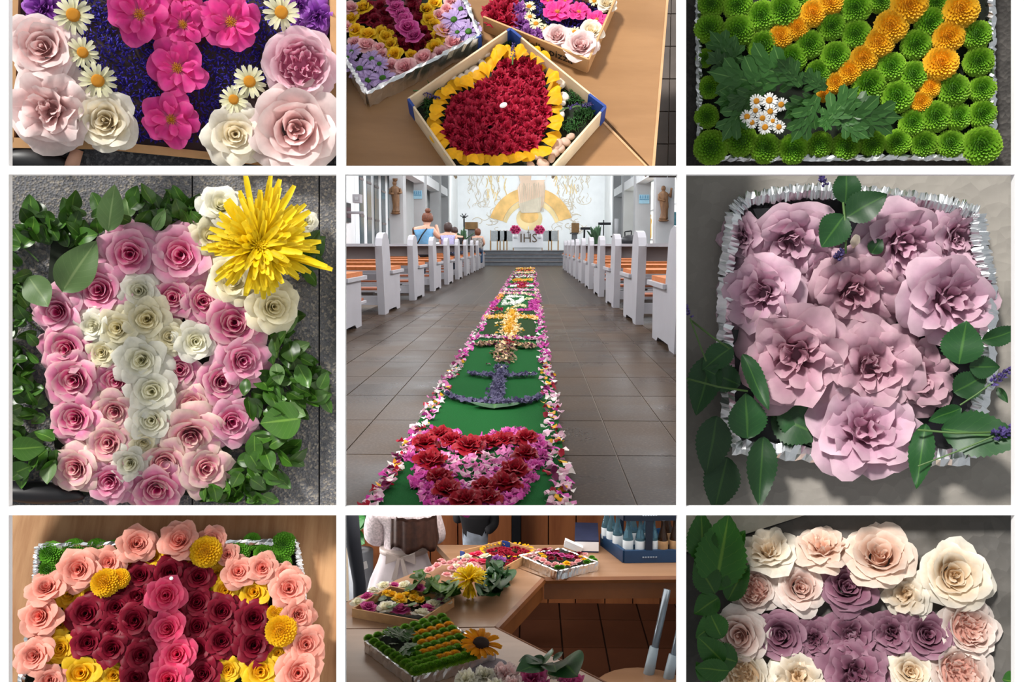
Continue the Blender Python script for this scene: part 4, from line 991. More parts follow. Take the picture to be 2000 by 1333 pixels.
# mural on the end wall
WE = wallP(YE - .002); WE.c = lambda X, Y: (1000 + X / 6.0606, 335 + Y / 6.0606); WE.k = 6.06
M['ochre'] = plain('ochre_wash', '#ecc07a', .85, 0, .2, 1.6); M['peach'] = plain('peach_wash', '#edd0b8', .85, 0, .12, 1.0); M['gold'] = plain('pale_gold_wash', '#f0d7a0', .85, 0, .15, 1.2)
M['sand'] = plain('sand_relief', '#d9cdb8', .85, 0, .1, 2)
mu = empty('wall_relief', WE.P(1037, 420)); tag(mu, 'tall painted plaster relief of a robed figure over an ochre rainbow', 'relief')
arc = []
c0 = (1037, 452)
for k in range(25):
    a = pi * (0.10 + .80 * k / 24); arc.append((c0[0] + 84 * cos(a), c0[1] - 86 * sin(a)))
for k in range(25):
    a = pi * (.90 - .80 * k / 24); arc.append((c0[0] + 58 * cos(a), c0[1] - 64 * sin(a)))
def ribbon(name, outer, inner, h, mat):
    V = []; n = len(outer)
    for (x, y) in outer: V.append(WE.P(x, y, h))
    for (x, y) in inner: V.append(WE.P(x, y, h))
    V += [v + Vector((0, h, 0)) for v in V[:2 * n]]
    Fc = []
    for i in range(n - 1):
        Fc += [(i, i + 1, n + i + 1, n + i), (2 * n + i, 2 * n + i + 1, i + 1, i), (n + i, n + i + 1, 3 * n + i + 1, 3 * n + i)]
    return MB().add(V, Fc).build(name, mat, mu)
ribbon('rainbow', arc[:25], arc[25:][::-1], .03, M['ochre'])
ribbon('rainbow_inner', [(c0[0] + (x - c0[0]) * .995, c0[1] + (y - c0[1]) * .98) for x, y in arc[25:][::-1]], [(c0[0] + 50 * cos(pi * (.1 + .8 * k / 24)), c0[1] - 52 * sin(pi * (.1 + .8 * k / 24))) for k in range(25)], .02, M['gold'])
slab(WE, 'robe', [(70, 10), (100, 130), (65, 200), (85, 380), (110, 490), (330, 480), (380, 370), (395, 190), (380, 120), (430, 10)], 0, .06, M['peach'], mu)
slab(WE, 'robe_hem', [(80, 385), (110, 492), (330, 486), (350, 300), (240, 330)], .06, .08, M['sand'], mu)
slab(WE, 'tunic', [(235, -60), (225, 105), (400, 100), (400, -60)], .06, .085, M['plaster'], mu)
slab(WE, 'globe', [(205 + 155 * cos(a / 20 * 2 * pi), 560 + 140 * sin(a / 20 * 2 * pi)) for a in range(20)], 0, .025, M['gold'], mu)
slab(WE, 'globe_core', [(205 + 110 * cos(a / 20 * 2 * pi), 530 + 80 * sin(a / 20 * 2 * pi)) for a in range(20)], .025, .035, M['ochre'], mu)
R = random.Random(9); mb = MB()
for k in range(120):
    sd_ = R.choice((-1, 1)); X = 205 + sd_ * R.uniform(330, 720); Y = R.uniform(-40, 700) 
    if abs(X - 205) > 640 and Y > 350: continue
    pts = []
    if Y < 330:
        L = R.uniform(60, 200)
        for q in range(7): pts.append(WE.P(*WE.c(X + 14 * sin(q * 1.1 + k), Y + L * q / 6), .01))
    else:
        r = R.uniform(15, 60); a0 = R.uniform(0, 6)
        for q in range(9): pts.append(WE.P(*WE.c(X + r * 1.5 * cos(a0 + q * .5), Y + r * sin(a0 + q * .5)), .01))
    mb.tube(pts, R.uniform(.008, .02), 5)
for k in range(16):
    X = 90 + k * 19; pts = [WE.P(*WE.c(X + 10 * sin(k), 150 + 20 * sin(k * 2)), .07), WE.P(*WE.c(X + 8, 300), .08), WE.P(*WE.c(X + 6 * cos(k), 480), .08)]
    mb.tube(pts, .012, 5)
mb.build('relief_lines', M['sand'], mu)
mb = MB()
for k in range(26):
    sd_ = R.choice((-1, 1)); X = 205 + sd_ * R.uniform(280, 560); Y = R.uniform(-30, 250)
    pts = [WE.P(*WE.c(X + 12 * sin(q + k), Y + 28 * q), .012) for q in range(5)]; mb.tube(pts, .022, 5)
mb.build('gold_strokes', M['gold'], mu)
# altar
YA = 36.6; WA = wallP(YA); WA.c = WE.c; WA.k = 6.06
M['linen'] = plain('white_altar_cloth', '#f1f1f4', .8, 0, .03, 4); M['brown'] = plain('brown_wood', '#9b7442', .5, 0, .15, 6); M['brownletter'] = plain('brown_embroidery', '#6d5a48', .8); M['iron'] = plain('black_iron', '#24252a', .4, .6, .1)
a0, a1 = WA.P(*WA.c(5, 700)), WA.P(*WA.c(370, 700))
al = empty('altar', ((a0.x + a1.x) / 2, YA, zp)); tag(al, 'white clothed altar with brown embroidered letters before the relief', 'altar')
MB().box(a0.x + .06, a1.x - .06, YA + .05, YA + .8, zp, a0.z - .05).build('altar_block', M['plaster'], al)
MB().box(a0.x, a1.x, YA, YA + .85, a0.z - .05, a0.z).build('altar_top', M['linen'], al)
MB().box(a0.x, a1.x, YA - .012, YA, zp + .12, a0.z - .02).build('altar_cloth', M['linen'], al)
def text(name, body, size, mat, mtx, parent=None, ext=.002, world=True):
    cu = bpy.data.curves.new(name, 'FONT'); cu.body = body; cu.size = size; cu.extrude = ext; cu.align_x = 'CENTER'; cu.align_y = 'CENTER'; cu.resolution_u = 2
    o = bpy.data.objects.new(name, cu); COL.objects.link(o); dg = bpy.context.evaluated_depsgraph_get()
    me = bpy.data.meshes.new_from_object(o.evaluated_get(dg)); bpy.data.objects.remove(o); me.materials.clear()
    return link(name, me, mat, parent, mtx, world)
FACE = Matrix(((1, 0, 0, 0), (0, 0, -1, 0), (0, 1, 0, 0), (0, 0, 0, 1)))
tp = WA.P(*WA.c(195, 795)); text('lettering', 'IHS', .52, M['brownletter'], Matrix.Translation(tp + Vector((0, -.03, 0))) @ FACE, al)
MB().box(tp.x - .008, tp.x + .008, YA - .03, YA - .02, tp.z + .05, tp.z + .38).box(tp.x - .06, tp.x + .06, YA - .03, YA - .02, tp.z + .25, tp.z + .275).build('cross_mark', M['brownletter'], al)
M['fuchsia'] = petal_mat('fuchsia_petal', '#c82a6a', '#dc4a86', '#e87aa6', '#9c1f50')
for k, X in enumerate((40, 325)):
    p = WA.P(*WA.c(X, 790)); v = empty('flower_vase', p); tag(v, 'white vase of pink flowers at the ' + ('ambo' if k == 0 else 'paschal candle') + ' end of the altar', 'vase', 'altar vases')
    MB().lathe([(.05, -.02), (.09, 0), (.12, .12), (.06, .2), (.09, .22), (.02, .22)], 12, Matrix.Translation(p)).build('vase_body', M['linen'], v, smooth=True)
    for q in range(7):
        hm, parts, top = rose_meshes('bud', q % 4)
        b = link('blossom', hm, M['fuchsia'], v, Matrix.Translation(p + Vector((.13 * cos(q * 1.05) * (q > 0), -.1 + .06 * sin(q), .34 + .10 * sin(q * 2.1)))) @ Matrix.Rotation(1.1, 4, 'X') @ Matrix.Scale(.11, 4), True)
for k, X in enumerate((25, 195, 330, 355)):
    p0 = WA.P(*WA.c(X, 700)); p1 = WA.P(*WA.c(X, 640 if k != 1 else 650))
    cn = MB().tube([p0, p1], .018, 6).build('altar_candle', M['linen']); tag(cn, 'thin white candle, %s of four on the altar' % ORD[k], 'candle', 'altar candles')
# sedilia chairs
M['greyseat'] = plain('grey_upholstery', '#8b8e90', .8, 0, .1, 20)
def churchchair(x, y, z, lb):
    c = empty('side_chair', (x, y, z)); tag(c, lb, 'chair', 'grey chairs beside the altar')
    MB().box(x - .21, x + .21, y, y + .45, z + .40, z + .46).build('seat', M['greyseat'], c)
    MB().box(x - .20, x + .20, y + .42, y + .47, z + .46, z + .86).build('backrest', M['greyseat'], c)
    for ix in (-.21, .21):
        for iy in (0, .45):
            MB().box(x + ix - .02, x + ix + .02, y + iy - .02, y + iy + .02, z, z + (.88 if iy else .44)).build('leg', M['brown'], c)
for k, px in enumerate((967, 980.5, 993, 1068, 1081)):
    p = wallP(38.5).P(px, 480); churchchair(p.x, 38.5, zp, 'grey upholstered chair, %s along behind the altar' % ORD[k])
# ambo, lecterns, candle
def box_at(d, X0, Y0, X1, Y1, dep, name, mat, parent, conv=WE.c):
    a, b = wallP(d).P(*conv(X0, Y0)), wallP(d).P(*conv(X1, Y1))
    return MB().box(a.x, b.x, d, d + dep, b.z, a.z).build(name, mat, parent)
cv1 = lambda X, Y: (670 + X / 6.0606, 335 + Y / 6.0606)
am = empty('ambo', (-2.6, 34.4, zp)); tag(am, 'ambo with a wooden top on a grey pedestal beside the seated people', 'ambo')
box_at(34.4, 1442, 600, 1590, 685, .5, 'top', M['brown'], am, cv1); box_at(34.5, 1475, 685, 1560, 960, .4, 'pedestal', M['greyseat'], am, cv1)
le = empty('lectern', (1.8, 35, zp)); tag(le, 'brown reading desk on a grey pedestal beside the altar', 'lectern')
box_at(35, 708, 612, 795, 725, .3, 'desk_top', M['brown'], le); box_at(35.1, 690, 725, 785, 742, .4, 'shelf', M['greyseat'], le); box_at(35.2, 710, 742, 770, 940, .3, 'pedestal', M['greyseat'], le)
ms = empty('music_stand', (2.3, 34, zp)); tag(ms, 'thin black music stand next to the brown reading desk', 'music stand')
box_at(34, 815, 662, 930, 690, .3, 'desk', M['iron'], ms); p0, p1 = wallP(34.1).P(*WE.c(858, 690)), wallP(34.1).P(*WE.c(850, 900)); MB().tube([p0, p1], .035, 8).build('pole', M['iron'], ms)
MB().tube([p1 + Vector((-.25, 0, -.06)), p1, p1 + Vector((.25, 0, -.06))], .02, 6).build('foot', M['iron'], ms)
pc = empty('paschal_candle', (3.2, 34.3, zp)); tag(pc, 'tall white paschal candle on a dark bronze stand', 'candle')
p0, p1 = wallP(34.3).P(*WE.c(1238, 560)), wallP(34.3).P(*WE.c(1235, 765)); MB().tube([p0, p1], .085, 12).build('wax', M['linen'], pc, smooth=True)
M['bronze'] = plain('dark_bronze', '#4a3e2c', .4, .5); q = Vector((0, 0, zp))
MB().lathe([(.1, q.z), (.12, q.z), (.09, p1.z - .3), (.06, p1.z - .12), (.22, p1.z - .04), (.22, p1.z), (.05, p1.z)], 12, Matrix.Translation((p1.x, 34.3, 0))).build('stand', M['bronze'], pc, smooth=True)
cs = empty('processional_cross', (3, 35, zp)); tag(cs, 'small dark cross on a thin pole near the bright window strip', 'cross')
p0 = wallP(35).P(*WE.c(1085, 575)); p1 = Vector((p0.x, 35, zp)); MB().tube([p0, p1], .022, 6).build('pole', M['iron'], cs); c = wallP(34.95).P(*WE.c(1095, 620)); MB().box(c.x - .25, c.x + .25, 34.93, 34.99, c.z - .05, c.z + .05).build('crossbar', M['iron'], cs)
cs = empty('candle_stand', (-2.9, 33, zp)); tag(cs, 'thin iron candle stand with a star top next to the ambo', 'candle stand')
p0 = wallP(34.6).P(*cv1(1432, 540)); p1 = Vector((p0.x, 34.6, zp)); MB().tube([p0, p1], .03, 6).build('pole', M['iron'], cs)
for a in range(6): MB().tube([p0, p0 + Vector((.16 * cos(a * 1.05), .05, .05 + .1 * sin(a * 1.05)))], .016, 5).build('arm', M['iron'], cs)
# plants
M['palm'] = leaf_mat('palm_leaf', '#6f9a72', '#9cc0a0', .5, .2); M['bushleaf'] = leaf_mat('bush_leaf', '#2f7a34', '#56a04c', .5, .25)
def plant(px, py, d, n, L, mat, lb, up=.8):
    p = wallP(d).P(px, py); t = empty('potted_plant', p); tag(t, lb, 'plant')
    MB().lathe([(.10, (zp if d > 33.9 else 0) - p.z), (.16, -.05), (.17, 0), (.1, -.01)], 10, Matrix.Translation(p)).build('pot', M['brown'], t, smooth=True)
    R = random.Random(int(px))
    for k in range(n):
        a = R.uniform(0, 6.28); e = up + R.uniform(-.3, .4); dvec = Vector((cos(a) * cos(e), sin(a) * cos(e), sin(e))); l = L * R.uniform(.7, 1.1)
        z = Vector((0, 0, 1)) - dvec * dvec.z; z.normalize(); y = z.cross(dvec); m = Matrix((dvec * l, y * l * (.35 if mat is M['palm'] else .9), z * l)).transposed().to_4x4(); m.translation = p + Vector((R.uniform(-.06, .06), 0, R.uniform(0, .1)))
        link('leaf', leaf_mesh('small', k % 5), mat, t, m, True)
plant(1164, 482, 34.5, 16, .8, M['palm'], 'tall pale green palm behind the pews near the bright window', 1.15)
plant(1217, 484, 29.5, 30, .32, M['bushleaf'], 'dense green bush plant beside the dark railing', .5)
plant(904, 476, 34, 12, .6, M['palm'], 'pale palm between the candle stand and the ambo', .9)
rl = empty('stair_railing', (3.3, 30, zp)); tag(rl, 'black iron stair railing with slanted bars by the pillar', 'railing')
a, b = wallP(30).P(*WE.c(1335, 715)), wallP(30).P(*WE.c(1415, 705)); c, d = wallP(30).P(*WE.c(1350, 900)), wallP(30).P(*WE.c(1385, 900)); c.z = d.z = .02
for s_, e_ in ((a, b), (b, d), (c, d), (a, c)): MB().tube([s_, e_], .022, 6).build('rail', M['iron'], rl)
for k in range(1, 7): MB().tube([a.lerp(c, k / 7), b.lerp(d, min(1, k / 7 + .12))], .014, 5).build('bar', M['iron'], rl)
# statues on the first pillars
M['carved'] = woodm('carved_wood', '#8a6440', '#5f4026', (6, 6, 2), .5)
def statue(d, pts_head, lb, conv, attr):
    """standing draped figure on a small console, in front of a pillar"""
    top, bot, cx = pts_head; a, b = wallP(d).P(*conv(cx, top)), wallP(d).P(*conv(cx, bot)); H = a.z - b.z; x = a.x
    t = empty('carved_statue', (x, d, b.z)); tag(t, lb, 'statue')
    T = lambda px, z, dy=0: Vector((x + px * H, d - .10 * H + dy * H, b.z + z * H))
    V = MB(); prof = [(.10, .0), (.125, .03), (.12, .06), (.105, .1), (.10, .22), (.115, .38), (.12, .5), (.13, .62), (.145, .72), (.135, .78), (.07, .825), (.045, .84), (.05, .86), (.066, .89), (.07, .93), (.055, .97), (.02, .995)]
    rings = []
    k = 18; Vv = []; Fc = []
    for (r, z) in prof:
        for j in range(k):
            an = 2 * pi * j / k; fold = 1 + (.12 * sin(an * 5 + z * 9) if z < .7 else 0); sway = .02 * sin(z * 5)
            Vv.append(Vector((x + H * (r * cos(an) * fold + sway), d - .10 * H + H * r * sin(an) * .72 * fold, b.z + z * H)))
    for i in range(len(prof) - 1):
        for j in range(k): Fc.append((i * k + j, i * k + (j + 1) % k, (i + 1) * k + (j + 1) % k, (i + 1) * k + j))
    Fc += [tuple(reversed(range(k))), tuple(range((len(prof) - 1) * k, len(prof) * k))]
    V.add(Vv, Fc); V.build('figure', M['carved'], t, smooth=True)
    if attr == 'crown':
        MB().lathe([(.05, .97), (.075, 1.0), (.085, 1.06), (.06, 1.05), (.03, .98)], 10, Matrix.Translation((x, d - .1 * H, b.z)) @ Matrix.Diagonal((H, H, H, 1))).build('crown', M['carved'], t)
        arms = [[(-.13, .75), (-.17, .60), (-.04, .58, -.12)], [(.13, .75), (.18, .62), (.12, .60, -.12)]]
    else:
        arms = [[(-.13, .75), (-.15, .60), (.02, .55, -.12)], [(.13, .75), (.19, .66), (.20, .86, -.06), (.21, .92, -.05)]]
    for ar in arms:
        MB().tube([T(*p) for p in ar], [.05 * H, .045 * H] + [.035 * H] * (len(ar) - 2), 8).build('arm', M['carved'], t, smooth=True)
    MB().lathe([(.12, -.05), (.16, -.02), (.15, 0), (.1, 0)], 12, Matrix.Translation((x, d - .1 * H, b.z)) @ Matrix.Diagonal((H, H, H, 1))).build('console', M['carved'], t, smooth=True)
statue(23.15, (110, 490, 622), 'carved wooden crowned saint on the pillar beside the slit windows', cv1, 'crown')
statue(23.85, (170, 575, 1795), 'carved wooden saint with a raised hand on the pillar by the coloured window', WE.c, 'hand')
gs = MB().lathe([(.10, 0), (.16, .1), (.12, .5), (.17, .62), (.1, .72), (.11, .82), (.02, .95)], 12, Matrix.Translation(wallP(30.5).P(*WE.c(1607, 800))) @ Matrix.Diagonal((1, .7, 1, 1))).build('gilded_figure', plain('gilded_wood', '#c79a3a', .4, .3), smooth=True)
tag(gs, 'small gilded figure standing between two pillars behind the pews', 'statue')
# small wall fittings
M['paleblue'] = plain('pale_blue_panel', '#a9d6ea', .5, 0, .05); M['bluelines'] = plain('blue_panel_line', '#5f9fc4', .5)
for d, conv, X0, Y0, X1, Y1, lb in ((28.0, cv1, 832, 225, 932, 325, 'pale blue station panel on the pillar behind the blue-topped woman'), (28.6, WE.c, 1508, 275, 1625, 380, 'pale blue station panel on the pillar beside the raised-hand saint')):
    pn = empty('station_panel', wallP(d).P(*conv((X0 + X1) / 2, Y1))); tag(pn, lb, 'panel', 'station panels')
    box_at(d - .05, X0, Y0, X1, Y1, .05, 'board', M['paleblue'], pn, conv)
    for k in range(4): box_at(d - .07, X0 + 8 + k * (X1 - X0) / 4, Y0 + 10, X0 + 16 + k * (X1 - X0) / 4, Y0 + 45, .02, 'figure_line', M['bluelines'], pn, conv)
    box_at(d - .07, X0 + 4, Y0 + 52, X1 - 4, Y0 + 60, .02, 'figure_line', M['bluelines'], pn, conv)
sp_ = empty('loudspeaker', wallP(20).P(*cv1(155, 320))); tag(sp_, 'small white loudspeaker on the wall before the slit windows', 'loudspeaker')
a, b = wallP(19.5).P(*cv1(110, 270)), wallP(19.5).P(*cv1(200, 370)); MB().box(a.x, b.x, 19.5, 19.8, b.z, a.z).build('cabinet', M['pewgrey'], sp_); MB().box(a.x + .06, b.x - .04, 19.48, 19.5, b.z + .06, a.z - .06).build('grille', M['plaster_g'], sp_); MB().tube([Vector((a.x + .2, 19.7, a.z - .4)), Vector((-4.2, 19.7, a.z - .4))], .03, 6).build('bracket', M['pewgrey'], sp_)
pi_ = empty('framed_picture', wallP(18.8).P(*cv1(50, 500))); tag(pi_, 'dark framed picture on the white side wall', 'picture')
a, b = wallP(19.6).P(*cv1(-40, 365)), wallP(19.6).P(*cv1(78, 600)); MB().box(-4.2, -4.15, 18.9, 20.2, b.z, a.z).build('frame', M['iron'], pi_); MB().box(-4.15, -4.14, 19.0, 20.1, b.z + .1, a.z - .1).build('painting', plain('dark_painting', '#4b3038', .6, 0, .5, 3), pi_)
cw = box_at(24.6, 1900, 480, 1990, 930, .05, 'window_5', plain('blue_green_stained_glass', '#5fb0c4', .3, 0, .35, 2), None); struct(cw)

# ------------------------------------------------------------------ pews
def pew(sgn, y0, x0, Lp, W):
    """pew facing the altar; sgn +1 extends to +x, -1 to -x; (x0, y0) near floor corner of the aisle end"""
    t = empty('pew', (x0, y0, 0)); s = sgn
    prof = [(0, 0), (.20, 0), (.25, .035), (.72, .035), (.78, 0), (1, 0), (1, .43), (.42, .43), (.36, .60), (.30, .80), (.22, .86), (.10, .885), (-.02, .87), (-.10, .82), (-.14, .74)]
    top = [Vector((x0, y0 + a * Lp, z)) for a, z in prof]; bot = [Vector((x0 + s * .075, y0 + a * Lp, z)) for a, z in prof]
    if s > 0: top.reverse(); bot.reverse()
    MB().prism(top, bot).build('end_panel', M['pewgrey'], t)
    def bx(name, mat, a, b, ya, yb, za, zb, par=t): return MB().box(min(x0 + s * a, x0 + s * b), max(x0 + s * a, x0 + s * b), y0 + ya * Lp, y0 + yb * Lp, za, zb).build(name, mat, par)
    bx('seat_board', M['pewgrey'], -.03, W, .34, 1.14, .43, .465)
    cu = bx('seat_cushion', M['cushion'], 0.0, W, .40, 1.08, .465, .505)
    bx('book_shelf', M['pewgrey'], .075, W, -.20, .12, .735, .765)
    bx('back_panel', M['pewdark'], .075, W, -.06, -.02, .60, .735)
    bx('back_rail', M['pewgrey'], .075, W, .28, .34, .36, .43)
    kn = bx('kneeler', M['pewgrey'], .13, W, -.72, -.34, .155, .18)
    bx('kneeler_pad', M['kneel'], .16, W, -.71, -.35, .18, .205, kn)
    bx('kneeler_leg', M['pewgrey'], .45, .62, -.58, -.48, 0, .155, kn)
    bx('kneeler_rail', M['pewgrey'], .075, W, .05, .10, .10, .20)
    bx('hook', M['iron'], .55, .62, -.10, -.06, .655, .69)
    return t
nl = FL.P(752.5, 615); Lp = FL.P(790.5, 601).y - nl.y; pl_ = (FL.P(902, 546.5).y - nl.y) / 4
nr = FL.P(1241, 634.8); pr_ = (FL.P(1136, 554).y - nr.y) / 4
for k in range(-1, 9):
    t = pew(-1, nl.y + k * pl_, nl.x, Lp, 2.55); tag(t, 'grey pew on the seated side of the aisle, %s row counted from the heart' % ORD[k + 1], 'pew', 'pews on the seated side')
for k in range(-1, 9):
    t = pew(1, nr.y + k * pr_, nr.x, Lp, 2.4); tag(t, 'grey pew on the empty side of the aisle, %s row counted from the heart' % ORD[k + 1], 'pew', 'pews on the empty side')
bk = bevel_box('hymn_book', .18, .26, .03, .006, M['linen'], None, Matrix.Translation((nl.x - .25, nl.y + 3 * pl_ - .02, .785))); tag(bk, 'open white booklet on the pew shelf before the blue-topped woman', 'book')
bg = link('handbag', mesh('handbag', *(lambda q: (q.V, q.F))(MB().lathe([(.02, 0), (.13, .0), (.15, .05), (.12, .10), (.05, .13), (.01, .13)], 16, None, None, 1, .55)), True), M['black'], None, Matrix.Translation((nr.x + .45, nr.y + 2 * pr_ - .02, .766))); tag(bg, 'black bag lying on the shelf of an empty-side pew', 'bag')

# ------------------------------------------------------------------ people in the pews
def skin_body(name, joints, edges, radii, mats, pick, parent=None, sub=1):
    me = bpy.data.meshes.new(name); me.from_pydata(joints, edges, []); o = bpy.data.objects.new(name, me); COL.objects.link(o)
    sk = o.modifiers.new('skin', 'SKIN'); sb = o.modifiers.new('sub', 'SUBSURF'); sb.levels = sub; sb.render_levels = sub
    for v, r in zip(me.skin_vertices[0].data, radii):
        v.radius = r if hasattr(r, '__len__') else (r, r); v.use_root = False
    me.skin_vertices[0].data[0].use_root = True
    dg = bpy.context.evaluated_depsgraph_get(); ev = o.evaluated_get(dg); nm = bpy.data.meshes.new_from_object(ev)
    bpy.data.objects.remove(o)
    for m_ in mats: nm.materials.append(m_)
    for p in nm.polygons: p.material_index = pick(p.center); p.use_smooth = True
    b = bpy.data.objects.new(name, nm); COL.objects.link(b)
    return b
M['bluetop'] = plain('blue_tank_top', '#6fa6cf', .8, 0, .08, 20); M['jeans'] = plain('dark_jeans', '#2f4a6a', .8, 0, .1, 40); M['hairr'] = plain('auburn_hair', '#6b3a22', .55, 0, .35, 60); M['haird'] = plain('dark_brown_hair', '#3a231c', .5, 0, .3, 60)
M['lilac'] = plain('lilac_print', '#b9b4dc', .8, 0, .25, 90); M['blk'] = plain('black_cloth', '#1b1b20', .8, 0, .1); M['spot'] = plain('spotted_blouse', '#9a938e', .8, 0, .7, 60)
def sitter(x, y, ztop, topmat, hairmat, lb, bun=False, arm=False, lean=0.0, bob=True, strap=False):
    zs = .505; H = ztop - zs; k = H / .82
    J = lambda a, b, c: (x + a * k, y + b * k, zs + c * k)
    jo = [J(0, 0, .10), J(0, -.01, .28), J(0, 0, .46), J(lean * .5, .02, .56), J(lean, .05, .63), J(lean * 1.2, .07, .71),
          J(-.155, .0, .50), J(-.20, .06, .30), J(-.14, .26, .22), J(.155, .0, .50),
          J(.22, .04, .33) if not arm else J(.26, .06, .34), J(.14, .26, .22) if not arm else J(.20, .10, .60),
          J(-.09, .2, .09), J(-.09, .45, .08), J(.09, .2, .09), J(.09, .45, .08), J(-.09, .47, -.35), J(.09, .47, -.35)]
    ed = [(0, 1), (1, 2), (2, 3), (3, 4), (4, 5), (2, 6), (6, 7), (7, 8), (2, 9), (9, 10), (10, 11), (0, 12), (12, 13), (13, 16), (0, 14), (14, 15), (15, 17)]
    ra = [(.15, .11), (.12, .09), (.13, .085), .05, .078, .085, .062, .042, .03, .062, .042, .032, .085, .065, .085, .065, .05, .05]
    ra = [tuple(q * k for q in (r if hasattr(r, '__len__') else (r, r))) for r in ra]
    def pick(c):
        z = (c.z - zs) / k; dx = abs(c.x - x) / k
        if z < .13: return 1
        if z > .53 or dx > .175 or (arm and (c.x - x) / k > .165): return 2
        return 0
    b = skin_body('person', jo, ed, ra, [topmat, M['jeans'], M['skin']], pick); tag(b, lb, 'person', 'people in the pews')
    hc = Vector(J(lean * 1.1, .035, .695)); mb = MB()
    mb.lathe([(.02, -.115 if bob else -.06), (.085, -.10 if bob else -.05), (.105, -.02), (.102, .05), (.075, .10), (.02, .125)], 14, Matrix.Translation(hc) @ Matrix.Diagonal((k, k, k, 1)))
    if bun: mb.lathe([(.01, .10), (.045, .12), (.055, .15), (.035, .185), (.01, .19)], 10, Matrix.Translation(hc + Vector((.01, -.02, 0))) @ Matrix.Diagonal((k, k, k, 1)))
    mb.build('hair', hairmat, b, smooth=True)
    if strap: MB().tube([J(.06, -.10, .52), J(-.03, -.125, .40), J(-.13, -.11, .22)], .014 * k, 6).build('bag_strap', M['blk'], b, smooth=True)
    return b
W_ = lambda k: nl.y + k * pl_ + .70 * Lp
sitter(xat(829, W_(3)), W_(3), wallP(W_(3)).P(836, 414).z, M['bluetop'], M['hairr'], 'person in a blue sleeveless top with an auburn bun, hand at the head', True, True, .05, False, True)
sitter(xat(875, W_(4)), W_(4), wallP(W_(4)).P(872, 434).z, M['lilac'], M['haird'], 'person with long dark hair and a lilac patterned top in the pew', False)
sitter(xat(892, W_(5)), W_(5), wallP(W_(5)).P(889, 443).z, M['blk'], M['haird'], 'person with dark curly hair and a black top, head turned', False, False, -.06, False)
sitter(xat(933, W_(7)), W_(7), wallP(W_(7)).P(932, 446).z, M['spot'], M['hairr'], 'person in a spotted blouse sitting closest to the ambo', False)
# ================================================================== the flower carpet along the aisle
CP = Plane((0, 0, .008), (0, 0, 1), (1, 0, 0)); CP.c = lambda X, Y: (X, Y); CP.k = 1
M['turf'] = plain('green_carpet', '#174b22', .95, 0, .18, 260, bmp=.5, spec=.03); M['turfdark'] = plain('dark_green_moss', '#22361c', .95, 0, .45, 120, bmp=.8, spec=.03)
q = [(702, 1003), (1008, 524), (1045, 524), (1119, 1003)]
cp = MB().prism([FL.P(x, y, .008) for x, y in reversed(q)], [FL.P(x, y, .001) for x, y in reversed(q)]).build('carpet_runner', M['turf']); tag(cp, 'long green carpet runner down the aisle under the flower pictures', 'carpet')
def edge(y, t):
    """picture x at row y, t 0 at the near-person edge of the runner to 1 at the other"""
    f = (y - 524) / (1003 - 524); a = 1008 + (702 - 1008) * f; b = 1045 + (1119 - 1045) * f; return a + (b - a) * t
CARP = {'p': [], }
PETC = {'white': '#efe3dc', 'pale': '#e9bccb', 'pink': '#d678ac', 'mag': '#c23f98', 'plum': '#6e1646', 'red': '#a3122c', 'yellow': '#f0b432', 'apricot': '#f3cf9c', 'brown': '#94755c', 'lav': '#585270', 'cream': '#ece6b8', 'orange': '#ee9a4a', 'ivory': '#f0f0e4', 'moss': '#2c4a20'}
for k, v in PETC.items():
    M['pt_' + k] = petal_mat('loose_petal_' + k, v, v, None, None, 0, 0, .25, .6, .16)
PG = []
for sd_ in range(4):
    V, Fc, C = petal_geo(0, .75, .12, 75, 55 + 20 * sd_, .9, .16, .0, sd_ + 60, .8, 5, 4)
    V = [(v[0] - .5, v[1], v[2] - .05) for v in V]; PG.append((V, Fc, C))
PME = [mesh('petal', *p[:2], True, p[2]) for p in PG]
class Scatter:
    def __init__(s): s.d = {}
    def petal(s, x, y, col, size, h=.01, R=random):
        s.d.setdefault(col, MB())
        m = Matrix.Translation(CP.P(x, y, h)) @ Euler((R.uniform(-.5, .5), R.uniform(-.5, .5), R.uniform(0, 6.28))).to_matrix().to_4x4() @ Matrix.Scale(size, 4)
        V, Fc, C = PG[R.randrange(4)]; C = [(c[0], c[1], R.random()) for c in C]; s.d[col].add(V, Fc, C, m)
    def finish(s, name, label, cat):
        root = empty(name, CP.P(1030, 700)); tag(root, label, cat, None, 'stuff')
        for col, mb in s.d.items():
            o = mb.build('petals', M['pt_' + col], root, smooth=True); o['kind'] = 'stuff'
R = random.Random(21)
